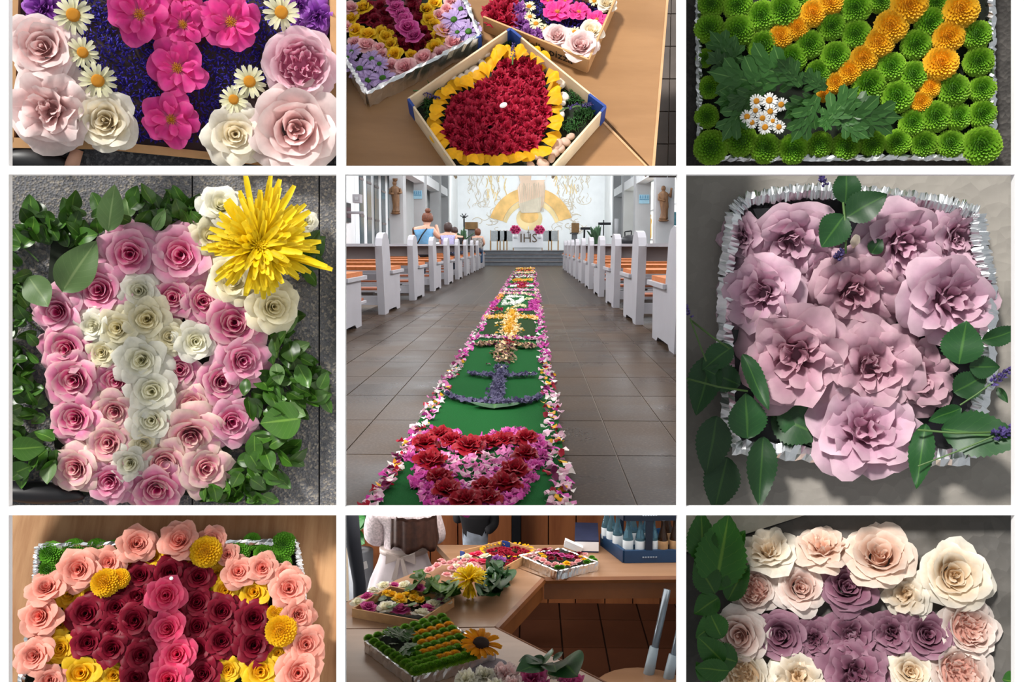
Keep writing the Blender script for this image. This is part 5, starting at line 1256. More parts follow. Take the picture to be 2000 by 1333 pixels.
# border petals: the nearer ones lie as single petals, the rest as a mass
CN = dict(white='white', pale='pale pink', pink='pink', mag='magenta', plum='plum', yellow='yellow', red='red', apricot='apricot')
PB = {}
near = Scatter(); count = 0; cols = ['white', 'pale', 'pale', 'pink', 'mag', 'plum', 'white', 'pale', 'yellow', 'red']
y = 990.0; its = []
while y > 530:
    for side in (0, 1):
        for q in range(3):
            t = (-.01 + R.uniform(-.02, .10)) if side == 0 else (.93 + R.uniform(-.04, .09))
            if y > 870 and side == 0: t = -.01 + R.uniform(.0, .07)
            yy = y + R.uniform(-5, 5); x = edge(yy, t)
            if y > 700: c = R.choice(cols)
            elif y > 600: c = R.choice(['pink', 'mag', 'pale', 'pink', 'white', 'mag'])
            else: c = R.choice(['mag', 'pink', 'pale', 'apricot', 'pink'])
            big = yy > 706 and count < 290
            d = CP.P(x, yy).y; size = .034 if yy > 706 else .036
            if R.random() < .25 and yy > 800: continue
            if big:
                o = link('loose_petal', PME[R.randrange(4)], M['pt_' + c], None, Matrix.Translation(CP.P(x, yy, .010)) @ Euler((R.uniform(-.5, .5), R.uniform(-.5, .5), R.uniform(0, 6.28))).to_matrix().to_4x4() @ Matrix.Diagonal((size, size * 1.1, size, 1)))
                zone = 'aisle heart' if yy > 835 else ('bare carpet' if yy > 800 else ('anchor' if yy > 735 else 'brown cross')); PB.setdefault((c, side, zone), []).append((-yy, o)); count += 1
            else: near.petal(x, yy, c, size * (1 + .012 * d), .010, R)
    y -= 4.2 if y > 750 else (2.6 if y > 620 else 1.5)
for (c, side, zone), lst in PB.items():
    for k, (yy, o) in enumerate(sorted(lst, key=lambda t: t[0])):
        tag(o, f"{CN[c]} loose petal, {ORD[k]} up the {'seated' if side == 0 else 'empty'} side border beside the {zone}", 'petal', 'petals of the runner border')
# ---- near heart
z4 = lambda X, Y: (680 + X / 4.4444, 800 + Y / 4.4444)
heart = [(520, 420), (540, 250), (700, 170), (900, 170), (1080, 250), (1250, 190), (1450, 160), (1640, 210), (1740, 330), (1720, 450), (1620, 520), (1560, 720), (1460, 800), (1380, 900), (700, 900), (640, 780), (570, 650)]
def inside(poly, x, y):
    c = False; n = len(poly)
    for i in range(n):
        (x1, y1), (x2, y2) = poly[i], poly[(i + 1) % n]
        if (y1 > y) != (y2 > y) and x < (x2 - x1) * (y - y1) / (y2 - y1) + x1: c = not c
    return c
hs = Scatter(); its = []
for k in range(900):
    X, Y = R.uniform(500, 1750), R.uniform(150, 900)
    if not inside(heart, X, Y): continue
    mid = inside([(760, 320), (1000, 380), (1400, 330), (1450, 420), (1200, 560), (1080, 680), (900, 600)], X, Y)
    hs.petal(*z4(X, Y), R.choice(['pale', 'pink', 'pink']) if mid else R.choice(['mag', 'mag', 'pink']), .030, R.uniform(.009, .016), R)
hs.finish('heart_petals', 'magenta and pink petals filling the large flower heart on the runner', 'petals')
M['carmine'] = petal_mat('carmine_petal', '#8a0a1a', '#a01024', '#b82034', '#50060e', .4, .5); M['orchid'] = petal_mat('orchid_pink_petal', '#cf4aa2', '#d75cae', '#e689c4', '#e8b0d4', .4, .4)
og = [(560, 260), (540, 400), (640, 560), (600, 640), (690, 680), (720, 770), (830, 800), (1400, 760), (1500, 680), (1580, 580), (1620, 470), (1690, 390), (1690, 300), (1640, 250), (700, 210), (1400, 180), (1460, 720), (1340, 790)]
its = []
def ff_(name, kind, mat, X, Y, r, h, conv):
    x, y = conv(X, Y); o = flower(FL, name, kind, M[mat], x, y, r, h, 0, -.25); return o
for X, Y in og: its.append((ff_('orchid_pink_rose', 'frill', 'orchid', X, Y, 17, .012, z4), X, Y))
rows_label(its, 'orchid pink blossom', 'rim of the aisle heart', 60, 'blossom', 'pink blossoms round the aisle heart')
rr = [(660, 265, 88), (800, 190, 84), (900, 245, 86), (1055, 285, 104), (1220, 262, 76), (1345, 242, 86), (1545, 222, 86), (1540, 362, 88), (700, 412, 108), (1450, 492, 104), (790, 562, 90), (1360, 612, 108), (850, 672, 100), (1180, 642, 86), (1015, 765, 116), (1205, 745, 98)]
its = [(ff_('red_rose', 'garden', 'carmine', X, Y, r / 4.44 * 1.28, .030, z4), X, Y) for X, Y, r in rr]
rows_label(its, 'deep red rose', 'of the aisle heart', 70, 'rose', 'red roses of the aisle heart')
# ---- lavender anchor
def strew(path, w0, w1, n, cols, size, h, name, label, conv, cat):
    s = Scatter(); seg = []
    for a, b in zip(path, path[1:]): seg.append((a, b, sqrt((a[0] - b[0]) ** 2 + (a[1] - b[1]) ** 2)))
    tot = sum(q[2] for q in seg)
    for k in range(n):
        u = R.uniform(0, tot); acc = 0
        for a, b, l in seg:
            if u <= acc + l: f = (u - acc) / l; break
            acc += l
        wd = w0 + (w1 - w0) * u / tot; X = a[0] + (b[0] - a[0]) * f + R.gauss(0, .35) * wd * abs(b[1] - a[1]) / l; Y = a[1] + (b[1] - a[1]) * f + R.gauss(0, .35) * wd * .5
        s.petal(*conv(X, Y), R.choice(cols), size * R.uniform(.7, 1.2), h * R.uniform(.3, 1), R)
    return s
za = lambda X, Y: (860 + X / 7.4038, 640 + Y / 7.4038)
an = Scatter()
for path, w0, w1, n in (([(70, 940), (200, 1010), (420, 1060), (800, 1080), (1200, 1070), (1450, 1000)], 60, 60, 420), ([(870, 590), (850, 800), (800, 1050)], 110, 150, 420), ([(400, 650), (600, 680), (860, 690), (1150, 680), (1380, 670)], 50, 50, 220), ([(790, 580), (880, 545), (960, 580)], 40, 40, 50)):
    s = strew(path, w0, w1, n, ['lav'], .026, .025, '', '', za, '')
    for c, mb in s.d.items():
        an.d.setdefault(c, MB()).add(mb.V, mb.F, mb.C)
an.finish('lavender_anchor', 'anchor laid out of grey-violet lavender on the green runner', 'lavender')
for k, (X, Y) in enumerate([(475, 652), (870, 575), (1280, 660)]):
    o = flower(FL, 'white_rosebud', 'bud', M['teawhite'], *za(X, Y), 6.5, .02, 0, -.2); tag(o, 'white rosebud on the lavender anchor, %s along' % ORD[k], 'rose', 'white rosebuds of the anchor')
o = leaf_at(FL, 'ivy_leaf', M['roseleaf'], *za(790, 1160), *za(790, 1060), .02, .03, 'ovate', 0, 2.6); tag(o, 'dark leaf at the foot of the lavender anchor', 'leaf')
# ---- brown cross with red blossoms
bc = Scatter()
for path, w0, w1, n in (([(520, 240), (800, 220), (1100, 250), (1380, 270)], 70, 60, 320), ([(960, 240), (920, 330), (890, 450)], 190, 200, 380)):
    for c, mb in strew(path, w0, w1, n, ['brown', 'brown', 'brown', 'apricot', 'moss', 'plum'], .034, .03, '', '', za, '').d.items(): bc.d.setdefault(c, MB()).add(mb.V, mb.F, mb.C)
bc.finish('bark_cross', 'cross of brown dried petals and bark on the green runner', 'petals')
its = [(flower(FL, 'red_blossom', 'frill', M['carmine'], *za(X, Y), 8, .025, 0, -.2), X, Y) for X, Y in [(890, 210), (960, 190), (1030, 215), (970, 235)]]
rows_label(its, 'red blossom', 'on the brown cross', 30, 'blossom', 'red blossoms on the brown cross')
# ---- yellow cross on moss, star and far pictures
zb = lambda X, Y: (900 + X / 7.843, 510 + Y / 7.843)
for k, pts in enumerate([[(470, 780), (700, 780), (690, 810), (460, 812)], [(890, 780), (1140, 780), (1145, 820), (890, 815)], [(420, 895), (680, 895), (600, 1130), (330, 1130)], [(850, 900), (1130, 900), (1145, 1160), (820, 1155)]]):
    CPb = Plane((0, 0, 0), (0, 0, 1), (1, 0, 0)); CPb.c = zb
    o = slab(CPb, 'moss_patch', pts, .009, .016, M['turfdark']); tag(o, 'dark moss square beside the yellow flower cross, %s in reading order' % ORD[k], 'moss', 'moss squares of the yellow cross')
fc = Scatter()
def add(path, w0, w1, n, cols, size=.034, h=.02):
    for c, mb in strew(path, w0, w1, n, cols, size, h, '', '', zb, '').d.items(): fc.d.setdefault(c, MB()).add(mb.V, mb.F, mb.C)
add([(790, 750), (770, 900), (740, 1170)], 170, 230, 520, ['apricot', 'apricot', 'yellow'])
add([(790, 760), (770, 900), (720, 1090)], 70, 80, 260, ['yellow'], .036, .03)
add([(350, 860), (600, 850), (900, 845), (1170, 875)], 70, 70, 420, ['apricot', 'yellow', 'yellow', 'apricot'])
add([(200, 1150), (500, 1160), (800, 1180), (1200, 1190)], 40, 40, 160, ['pale', 'white', 'mag', 'plum'])
add([(450, 735), (640, 740)], 50, 50, 70, ['red', 'plum']); add([(880, 750), (1190, 740)], 40, 40, 110, ['mag'])
add([(720, 550), (640, 660), (900, 640), (950, 580), (840, 640), (720, 570)], 40, 40, 260, ['ivory'], .04); add([(720, 545), (960, 550)], 20, 20, 60, ['ivory'], .04)
add([(830, 700), (920, 670), (990, 700)], 30, 30, 60, ['cream'], .04); add([(1000, 580), (1080, 575)], 25, 25, 40, ['cream'], .04)
add([(560, 590), (620, 520)], 60, 60, 60, ['orange'], .04); add([(640, 500), (900, 490), (1130, 520)], 40, 40, 170, ['pale', 'mag', 'apricot'], .042); add([(480, 700), (560, 600)], 60, 60, 80, ['mag'], .042); add([(1100, 720), (1150, 600)], 110, 90, 140, ['mag'], .042)
add([(660, 440), (900, 440), (1160, 450)], 40, 40, 200, ['pale', 'mag', 'white'], .045); add([(760, 385), (890, 375)], 20, 20, 50, ['ivory'], .045); add([(990, 380), (1120, 385)], 20, 20, 50, ['ivory'], .045)
add([(930, 400), (930, 330)], 110, 110, 120, ['red'], .05); add([(720, 360), (1170, 360)], 30, 30, 120, ['plum', 'red', 'mag'], .05); add([(800, 290), (1100, 290)], 45, 45, 150, ['orange', 'yellow'], .05)
add([(780, 245), (1130, 240)], 25, 25, 110, ['ivory', 'plum'], .055); add([(820, 215), (1130, 215)], 20, 20, 90, ['lav', 'pale', 'red'], .055); add([(830, 180), (1130, 175)], 30, 30, 120, ['apricot', 'pale'], .055); add([(850, 145), (1120, 145)], 25, 25, 90, ['red', 'orange'], .06); add([(850, 115), (1130, 110)], 25, 25, 120, ['apricot', 'orange', 'yellow'], .06)
fc.finish('far_flower_pictures', 'strewn petals of the yellow cross, star and further pictures on the runner', 'petals')
near.finish('border_petals', 'dense petal border along the far part of the green runner', 'petals')
# ================================================================== compartment: three flower boxes on a table (upper middle)
T = board(998, 160, 1.85, 1.0, -40, (665, 0, 2.985))
M['beech'] = woodm('beech_veneer', '#a07850', '#8e6843', (1.5, 14, 1.5), .38)
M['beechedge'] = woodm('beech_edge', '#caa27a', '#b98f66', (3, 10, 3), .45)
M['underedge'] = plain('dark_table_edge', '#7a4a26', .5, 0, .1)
M['darktile'] = plain('dark_floor_tile', '#4a413c', .5, 0, .2, 8)
M['bluecard'] = plain('blue_printed_card', '#1d3f8c', .6, 0, .05)
fl = slab(T, 'floor_under_tables', [(1700, -120), (2010, -120), (2010, 1000), (1500, 1000)], -.30, -.29, M['grout']); struct(fl)
for j in range(6):
    for i in range(3):
        x0, y0 = 1820 + i * 110 - j * 4, -110 + j * 190
        slab(T, 'tile', [(x0 + 3, y0 + 3), (x0 + 107, y0 + 3), (x0 + 105, y0 + 187), (x0, y0 + 187)], -.29, -.284, M['darktile'], fl)
tb = empty('table', T.P(*T.c(900, 500))); tag(tb, 'light wood table carrying the three flower boxes', 'table')
slab(T, 'table_top', [(9, -150), (1905, -150), (1898, 20), (1816, 971), (1804, 968), (1525, 668), (1250, 971), (9, 971)], -.025, 0, M['beech'], tb)
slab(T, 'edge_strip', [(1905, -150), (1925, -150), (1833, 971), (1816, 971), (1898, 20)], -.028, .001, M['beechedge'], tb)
t2 = empty('side_table', T.P(*T.c(1500, 850))); tag(t2, 'second wood table pushed against the flower-box table at a slant', 'table')
slab(T, 'table_top', [(1258, 971), (1505, 690), (1778, 971)], -.025, -.002, M['beech'], t2)
slab(T, 'edge_strip', [(1505, 690), (1520, 688), (1794, 971), (1778, 971)], -.026, 0, M['beechedge'], t2)
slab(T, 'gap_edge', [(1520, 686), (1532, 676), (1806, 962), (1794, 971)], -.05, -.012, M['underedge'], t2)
TK = T.sc(*T.c(900, 500)) / 2.985            # metres for one crop unit
H1 = .045
def box3(pl, name, label, rim, h, mat, floor_mat, th=.004, crumple=0.0, skip=(), n=26):
    b = empty(name, pl.P(*pl.c(*rim[0]))); tag(b, label, 'box')
    slab(pl, 'box_floor', rim, .0005, .003, floor_mat, b)
    for k, (p, q) in enumerate(zip(rim, rim[1:] + rim[:1])):
        if k in skip: continue
        wall_strip(pl, 'box_side', p, q, .0005, h, th, mat, b, crumple, n)
    return b
hb_ = box3(T, 'pizza_box', 'open pale cardboard box with blue corners holding the flower heart', [(395, 575), (990, 165), (1545, 620), (1240, 966), (668, 966)], H1, M['card_pale'], M['soil'], skip=(3,))
for (a, b) in (((395, 575), (425, 618)), ((990, 165), (1052, 216)), ((990, 165), (972, 178)), ((1545, 620), (1450, 548)), ((1545, 620), (1520, 650))):
    wall_strip(T, 'blue_corner', a, b, .001, H1 + .0015, .0055, M['bluecard'], hb_)
ft = box3(T, 'foil_tray', 'foil covered tray of maroon, yellow and pink roses edged with lilac daisies', [(24, 330), (150, 545), (812, 205), (700, -60), (24, -60)], .040, M['foil'], M['soil'], .004, .0022, (3, 4))
wall_strip(T, 'blue_corner', (790, 215), (818, 203), .001, .042, .007, M['bluecard'], ft)
pb = box3(T, 'pizza_box', 'printed cardboard pizza box with the lavender and pink cross, behind the heart', [(833, 95), (1447, 345), (1602, -10), (1000, -120)], .042, M['card'], M['soil'], .004, 0, (3,))
pa, pq = T.P(*T.c(833, 95), .042), T.P(*T.c(1447, 345), .042); dx = (pq - pa).normalized(); on = -T.n.cross(dx)
if on.dot(CAM - pa) < 0: on = -on
tm = Matrix((dx, on.cross(dx), on)).transposed().to_4x4(); tm.translation = pa.lerp(pq, .63) - T.n * .021 + on * .004
text('printed_lettering', 'della pizza', .029, M['black'], tm, pb, .0004)
def many(pl, data, name, kind, mat, desc, where, pitch, cat, group, h0, jit=.2, ty0=0.0):
    its = []
    for X, Y, r in data:
        its.append((flower(**put(pl, X, Y, r * (1.14 if pl is T else 1.0)), name=name, kind=kind, mat=M[mat], h0=h0, tx=random.uniform(-jit, jit), ty=random.uniform(-jit, jit) + ty0), X, Y))
    rows_label(its, desc, where, pitch, cat, group)
M['lilacd'] = petal_mat('lilac_ray', '#b79bd0', '#c9b0de', '#ddcbea', '#9a7cc0', .4, .4)
M['crimson'] = petal_mat('crimson_petal', '#8c0820', '#b20e32', '#d83c60', '#4c0410', .45, .5, .25)  # dark inner tone paints in shaded gaps between petals, pink rim the highlights
M['magrose'] = petal_mat('magenta_rose_petal', '#b8287c', '#d0489a', '#e488bc', '#98205e', .5, .4)
M['softpink'] = petal_mat('soft_pink_petal', '#eb9aa4', '#f3bcc0', '#f8d8d4', '#e68a94', .5, .4)
M['purplec'] = petal_mat('purple_carnation_petal', '#8a3f9c', '#a862b8', '#c490d0', '#6a2a7c', .5, .4)
M['sunpetal'] = petal_mat('golden_petal', '#f0a80c', '#f8bd18', '#fdd23c', '#d88804', .3, .5, .3)
w1 = 'lilac daisy tray'
many(T, [(230, 30, 52), (160, 40, 50), (260, 70, 52), (130, 100, 50), (200, 110, 52), (270, 125, 52), (220, 160, 46), (290, 180, 50), (335, 195, 50), (450, 120, 48), (470, 60, 52), (420, 40, 48), (480, 180, 52), (520, 225, 52), (350, 250, 52), (405, 262, 52), (465, 262, 52), (305, 235, 42), (415, 0, 48), (180, 75, 46)], 'maroon_rose', 'bud', 'maroon', 'small maroon rose', w1, 40, 'rose', 'maroon roses in the daisy tray', .012)
many(T, [(320, 35, 54), (355, 75, 54), (365, 115, 52), (390, 152, 62), (428, 202, 56), (310, 0, 40)], 'magenta_rose', 'bud', 'magrose', 'magenta rose', w1, 20, 'rose', 'magenta stripe of roses in the daisy tray', .030)
many(T, [(130, 35, 54), (60, 100, 44), (85, 170, 50), (160, 195, 55), (240, 182, 44), (265, 212, 50), (290, 252, 46), (312, 312, 50), (500, 50, 46), (520, 110, 50), (545, 140, 46), (570, 202, 46), (545, 268, 52), (415, 318, 40), (545, 15, 44), (430, 382, 24)], 'yellow_rose', 'bud', 'yellow', 'small yellow rose', w1, 35, 'rose', 'yellow roses in the daisy tray', .016)
many(T, [(60, 40, 50), (30, 150, 44), (80, 245, 46), (150, 255, 60), (220, 275, 46), (242, 312, 40), (295, 378, 50), (370, 388, 66), (480, 330, 68), (582, 308, 54), (655, 242, 64), (612, 165, 60), (575, 85, 44), (620, 50, 44), (640, 10, 40)], 'pink_rose', 'bud', 'softpink', 'soft pink rose', w1, 45, 'rose', 'pink roses in the daisy tray', .018)
its = []
for X, Y, r in [(110, 395, 70), (160, 465, 60), (245, 450, 70), (180, 340, 55), (60, 300, 55), (225, 370, 50), (660, 110, 70), (745, 180, 70), (680, 185, 46), (700, 50, 55), (40, 335, 46)]:
    its.append((daisy(**put(T, X, Y, r * 1.18), name='lilac_daisy', pmat=M['lilacd'], dmat=M['greenp'], n=22, wf=1.15, h0=.028, parts=False, disc=.26, tx=random.uniform(-.2, .2), ty=random.uniform(-.2, .2)), X, Y))
rows_label(its, 'green-eyed lilac daisy', 'foil tray edge', 60, 'daisy', 'lilac daisies in the foil tray')
# printed box
w2 = 'printed pizza box'
R = random.Random(31); mb = MB()
for i in range(1500):
    X, Y = R.uniform(1050, 1560), R.uniform(-60, 200)
    if not inside([(1060, -60), (1560, -60), (1520, 90), (1440, 200), (1280, 170), (1120, 90)], X, Y): continue
    c = T.P(*T.c(X, Y), R.uniform(.01, .025)); e = (T.u * R.uniform(-1, 1) + T.v * R.uniform(-1, 1) + T.n * .3).normalized(); f = e.orthogonal().normalized(); g = e.cross(f); k = .0036
    mb.add([c - e * k, c + f * k * .45, c + g * k * .45, c - f * k * .45, c - g * k * .45, c + e * k * 1.4], [(0, 2, 1), (0, 3, 2), (0, 4, 3), (0, 1, 4), (5, 1, 2), (5, 2, 3), (5, 3, 4), (5, 4, 1)], (R.random(), R.random(), R.random()))
tag(mb.build('lavender_florets', M['lav']), 'dark lavender florets filling the printed pizza box', 'lavender', None, 'stuff')
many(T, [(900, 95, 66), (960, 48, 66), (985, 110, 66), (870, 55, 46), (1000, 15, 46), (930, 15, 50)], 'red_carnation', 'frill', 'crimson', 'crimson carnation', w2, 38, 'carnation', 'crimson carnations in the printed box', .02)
many(T, [(1040, 45, 56), (1055, 122, 56), (1100, 182, 54), (1150, 198, 50), (1030, 85, 40)], 'purple_carnation', 'frill', 'purplec', 'purple carnation', w2, 30, 'carnation', 'purple carnations in the printed box', .02)
its = [(daisy(**put(T, X, Y, r), name='daisy', pmat=M['daisyw'], dmat=M['disc'], n=14, h0=.03, parts=False, disc=.36), X, Y) for X, Y, r in [(1100, 35, 42), (1105, 95, 36), (1140, 135, 42), (1195, 165, 34), (1365, 185, 42), (1480, 5, 34)]]
rows_label(its, 'pale daisy', w2, 30, 'daisy', 'daisies in the printed box')
for X, Y, r, lb in [(1265, 60, 80, 'largest pink open rose'), (1390, 62, 66, 'pink open rose beside the largest'), (1495, 107, 62, 'coral pink open rose at the box side'), (1210, 0, 44, 'pink open rose at the upper bar, first'), (1310, 0, 44, 'pink open rose at the upper bar, second')]:
    tag(flower(**put(T, X, Y, r), name='open_rose', kind='open', mat=M['magenta'], hmat=M['stamen'], h0=.030), lb + ', ' + w2, 'rose', 'pink open roses in the printed box')
for X, Y, r, mt, lb in [(1265, 205, 82, 'blush', 'white-pink rose beside the lettering'), (1400, 258, 104, 'blush', 'large white-pink rose on the box corner'), (1465, 175, 72, 'cream', 'round white rose above the corner rose'), (1555, 15, 60, 'cream', 'cream rose at the far box side')]:
    tag(flower(**put(T, X, Y, r), name='rose', kind='cup', mat=M[mt], h0=.028, ty=-.1), lb + ', ' + w2, 'rose', 'pale roses in the printed box')
# the heart
poly = [(900, 430), (940, 385), (1060, 345), (1150, 400), (1180, 520), (1185, 640), (1160, 800), (1080, 850), (960, 870), (800, 880), (690, 850), (615, 740), (640, 620), (700, 540), (800, 510), (870, 490)]
pts = []; R = random.Random(12); tries = 0
while tries < 6000:
    tries += 1; X, Y = R.uniform(600, 1200), R.uniform(340, 880)
    if inside(poly, X, Y) and all((X - a) ** 2 + (Y - b) ** 2 > 46 ** 2 for a, b in pts): pts.append((X, Y))
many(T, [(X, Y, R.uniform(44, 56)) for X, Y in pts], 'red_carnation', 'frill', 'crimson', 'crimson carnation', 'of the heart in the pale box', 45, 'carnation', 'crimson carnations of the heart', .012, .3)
path = [(880, 400), (930, 330), (1000, 345), (1080, 320), (1160, 360), (1215, 440), (1225, 520), (1225, 600), (1230, 700), (1220, 790), (1170, 870), (1080, 900), (990, 910), (900, 925), (820, 915), (740, 920), (660, 880), (590, 800), (575, 720), (590, 640), (620, 570), (690, 520), (760, 500), (830, 470)]
pp = []
for a, b in zip(path, path[1:] + path[:1]):
    for f in (0, .5): pp.append((a[0] + (b[0] - a[0]) * f, a[1] + (b[1] - a[1]) * f))
cx0, cy0 = 925, 640; its = []
V, Fc, C = petal_geo(0, .55, .12, 60, 105, .95, .05, .06, 77, .6, 6, 6); ypm = [mesh('golden_petal', V, Fc, True, C)]
V, Fc, C = petal_geo(0, .50, .12, 40, 115, .95, .08, .06, 78, .6, 6, 6); ypm.append(mesh('golden_petal', V, Fc, True, C))
for k, (X, Y) in enumerate(pp):
    x, y = T.c(X, Y); s = T.sc(x, y) * 36; d = Vector((X - cx0, -(Y - cy0))).normalized(); an = math.atan2(d.y, d.x) + R.uniform(-.3, .3)
    m = Matrix.Translation(T.P(x, y, .012 + .008 * (k % 3))) @ T.frame(None, an) @ Matrix.Translation((-.35 * s, 0, 0)) @ Matrix.Scale(s, 4)
    its.append((link('golden_petal', ypm[k % 2], M['sunpetal'], None, m), X, Y))
rows_label(its, 'golden yellow petal', 'ringing the carnation heart', 45, 'petal', 'golden petals round the heart')
M['pebble'] = plain('white_pebble', '#e6ddd2', .5, 0, .08, 30); M['pebblep'] = plain('pinkish_pebble', '#c9aa98', .55, 0, .1, 30)
pebm = []
for v in range(3):
    mb = MB(); mb.lathe([(.02, -.5), (.6, -.45), (.95, -.1), (1, .15), (.75, .5), (.3, .62), (.02, .64)], 10, None, None, 1, .75); pebm.append(mesh('pebble', [Vector(p) + noise.noise_vector(Vector(p) * 1.5 + Vector((v * 7, 0, 0))) * .15 for p in mb.V], mb.F, True))
its = []
for k, (X, Y, r) in enumerate([(650, 455, 30), (705, 465, 40), (760, 490, 25), (780, 415, 40), (830, 375, 30), (850, 320, 26), (740, 430, 28), (800, 350, 24), (1285, 490, 42), (1305, 565, 35), (1295, 605, 22), (1290, 668, 25), (1290, 638, 20), (1265, 850, 45), (1310, 830, 35), (1340, 800, 30), (1250, 890, 35), (1150, 910, 40), (1230, 925, 30), (1180, 955, 40), (1285, 872, 30), (1110, 965, 30), (1270, 455, 28)]):
    x, y = T.c(X, Y); m = Matrix.Translation(T.P(x, y, .014)) @ T.frame(None, k * 1.3) @ Matrix.Scale(T.sc(x, y) * r / 2.985, 4)
    its.append((link('pebble', pebm[k % 3], M['pebble'] if Y < 520 or 540 < Y < 690 else M['pebblep'], None, m), X, Y))
rows_label(its, 'smooth pale pebble', 'beside the golden petals', 30, 'pebble', 'pebbles in the heart box')
M['dill'] = plain('feathery_green', '#2c5a26', .7, 0, .3, 40)
for k, (X, Y, lb) in enumerate([(560, 520, 'behind the near pebbles'), (525, 605, 'at the blue-edged corner near the table joint'), (545, 680, 'along the box side'), (975, 245, 'in the top corner of the heart box'), (1400, 680, 'in the corner facing the second table'), (1370, 560, 'beside the lavender near the blue corner'), (1340, 730, 'below the lavender by the pink pebbles'), (1440, 640, 'under the blue corner')]):
    mb = MB(); R = random.Random(k)
    for q in range(60):
        X1, Y1 = X + R.uniform(-42, 42), Y + R.uniform(-30, 30); a = R.uniform(0, 6.28); L = R.uniform(22, 42)
        mb.tube([T.P(*T.c(X1, Y1), .006), T.P(*T.c(X1 + L * .5 * cos(a), Y1 + L * .5 * sin(a)), .018), T.P(*T.c(X1 + L * cos(a), Y1 + L * sin(a)), .014)], [.0011, .0009, .0004], 3, cap=False)
    tag(mb.build('dill_tuft', M['dill']), 'tuft of feathery green ' + lb, 'greenery', 'green tufts in the heart box')
for X, Y, an, L, lb in [(1005, 330, 88, 34, 'standing between the top golden petals'), (480, 545, -20, 36, 'at the near box corner'), (1330, 630, 25, 22, 'beside the single white pebble'), (1400, 620, 15, 26, 'next to the blue corner')]:
    o = lavender(T, 'lavender_sprig', *T.c(X, Y), an, L, 5, M['lavf'], .03, 20); tag(o, 'lavender sprig ' + lb, 'lavender', 'lavender sprigs in the heart box')
o = blob(T, 'dove_ornament', M['white'], None, *T.c(950, 615), 8, 5, 6, .5, .06); tag(o, 'small white ornament on the middle of the carnation heart', 'ornament')
# ================================================================== the lower room with tables (lower middle)
ZT, ZF = CAM.z - 1.1, CAM.z - 1.85
TB = Plane((0, 0, ZT), (0, 0, 1), (1, 0, 0)); TB.c = lambda X, Y: (665 + X / 2.985, 993 + Y / 2.985); TB.k = 2.985
LF = Plane((0, 0, ZF), (0, 0, 1), (1, 0, 0)); LF.c = TB.c; LF.k = 2.985
YW = 4.35
M['cotto'] = plain('terracotta_tile', '#5a3524', .4, 0, .22, 3); M['cottogrout'] = plain('dark_grout', '#2c1b12', .8)
M['knotwood'] = woodm('knotty_pine', '#a3643a', '#7e4524', (6, 6, .7), .45, .8, '#5a2c16')
lf_ = struct(MB().box(-2.2, 2.2, 1.3, YW + .12, ZF - .02, ZF - .006).build('floor_lower_room', M['cottogrout']))
b_ = MB().box(.004, .196, .004, .296, -.006, 0); tme2 = mesh('tile', b_.V, b_.F, False)
for j in range(9):
    for i in range(-3, 9):
        link('tile', tme2, M['cotto'], lf_, Matrix.Translation((i * .2 - .05, 1.75 + j * .3, ZF)) @ Matrix.Rotation(.0, 4, 'Z'), True)
struct(MB().box(-2.2, -2.1, 2.44, YW, ZF, -.02).build('wall_room_left', M['plaster'])); struct(MB().box(2.1, 2.2, 2.44, YW, ZF, -.02).build('wall_room_right', M['plaster']))
wbk = struct(MB().box(-2.2, 2.2, YW + .03, YW + .1, ZF, -.02).build('wall_back', M['cottogrout']))
WB = wallP(YW); xs = [WB.P(px, 1040).x for px in (700, 742, 786, 840, 894, 947, 1000, 1017, 1071, 1125, 1183, 1238, 1292, 1350)]
for k, (a, b) in enumerate(zip(xs, xs[1:])):
    if k == 6: continue
    MB().box(a + .003, b - .003, YW, YW + .03, ZF, -.02).build('board', M['knotwood'], wbk)
struct(MB().box(xs[6], xs[7], YW - .05, YW + .03, ZF, -.02).build('pillar_black', M['iron']))
M['creamlit'] = plain('cream_wall', '#f3dfc2', .8, 0, .05, 3)
MB().box(WB.P(640, 1040).x, xs[0], YW, YW + .03, ZF, -.02).build('board', M['creamlit'], wbk)
# tables
M['tabletop'] = woodm('table_veneer', '#a98468', '#9a765a', (1, 8, 1), .3); M['apron'] = woodm('table_apron', '#8a5226', '#74431d', (2, 6, 2), .45); M['tubegrey'] = plain('grey_steel_tube', '#7e8a94', .3, .7, .05)
def table(label, pts, front, legs):
    t = empty('table', TB.P(*TB.c(*pts[0]))); tag(t, label, 'table', 'tables in the lower room')
    slab(TB, 'table_top', pts, -.022, 0, M['tabletop'], t)
    for a, b in front:
        A, B = TB.P(*TB.c(*a)), TB.P(*TB.c(*b)); d = (B - A).normalized(); n = Vector((-d.y, d.x, 0))
        if n.y < 0: n = -n
        e = [A - Vector((0, 0, .022)), B - Vector((0, 0, .022)), B + n * .02 - Vector((0, 0, .022)), A + n * .02 - Vector((0, 0, .022))]
        MB().prism(e, [p - Vector((0, 0, .055)) for p in e]).build('apron', M['apron'], t)
        for p, q in ((A, B), ): MB().tube([A - Vector((0, 0, .011)), B - Vector((0, 0, .011))], .0125, 6).build('edge_band', M['apron'], t)
    for X, Y in legs:
        p = TB.P(*TB.c(X, Y)); MB().tube([p - Vector((0, 0, .03)), Vector((p.x, p.y, ZF))], .017, 8).build('leg', M['tubegrey'], t, smooth=True)
table('long table along the wooden wall carrying the crate and foil tray', [(560, 215), (2050, 215), (2050, 395), (1190, 403), (1042, 350), (640, 300)], [((1190, 403), (2050, 395))], [(700, 250)])
table('middle table under the leaf-edged roses and the cardboard tray', [(1042, 353), (1178, 408), (905, 692), (12, 702), (12, 560), (110, 510), (420, 380), (636, 302)], [((1178, 408), (905, 692))], [(500, 420)])
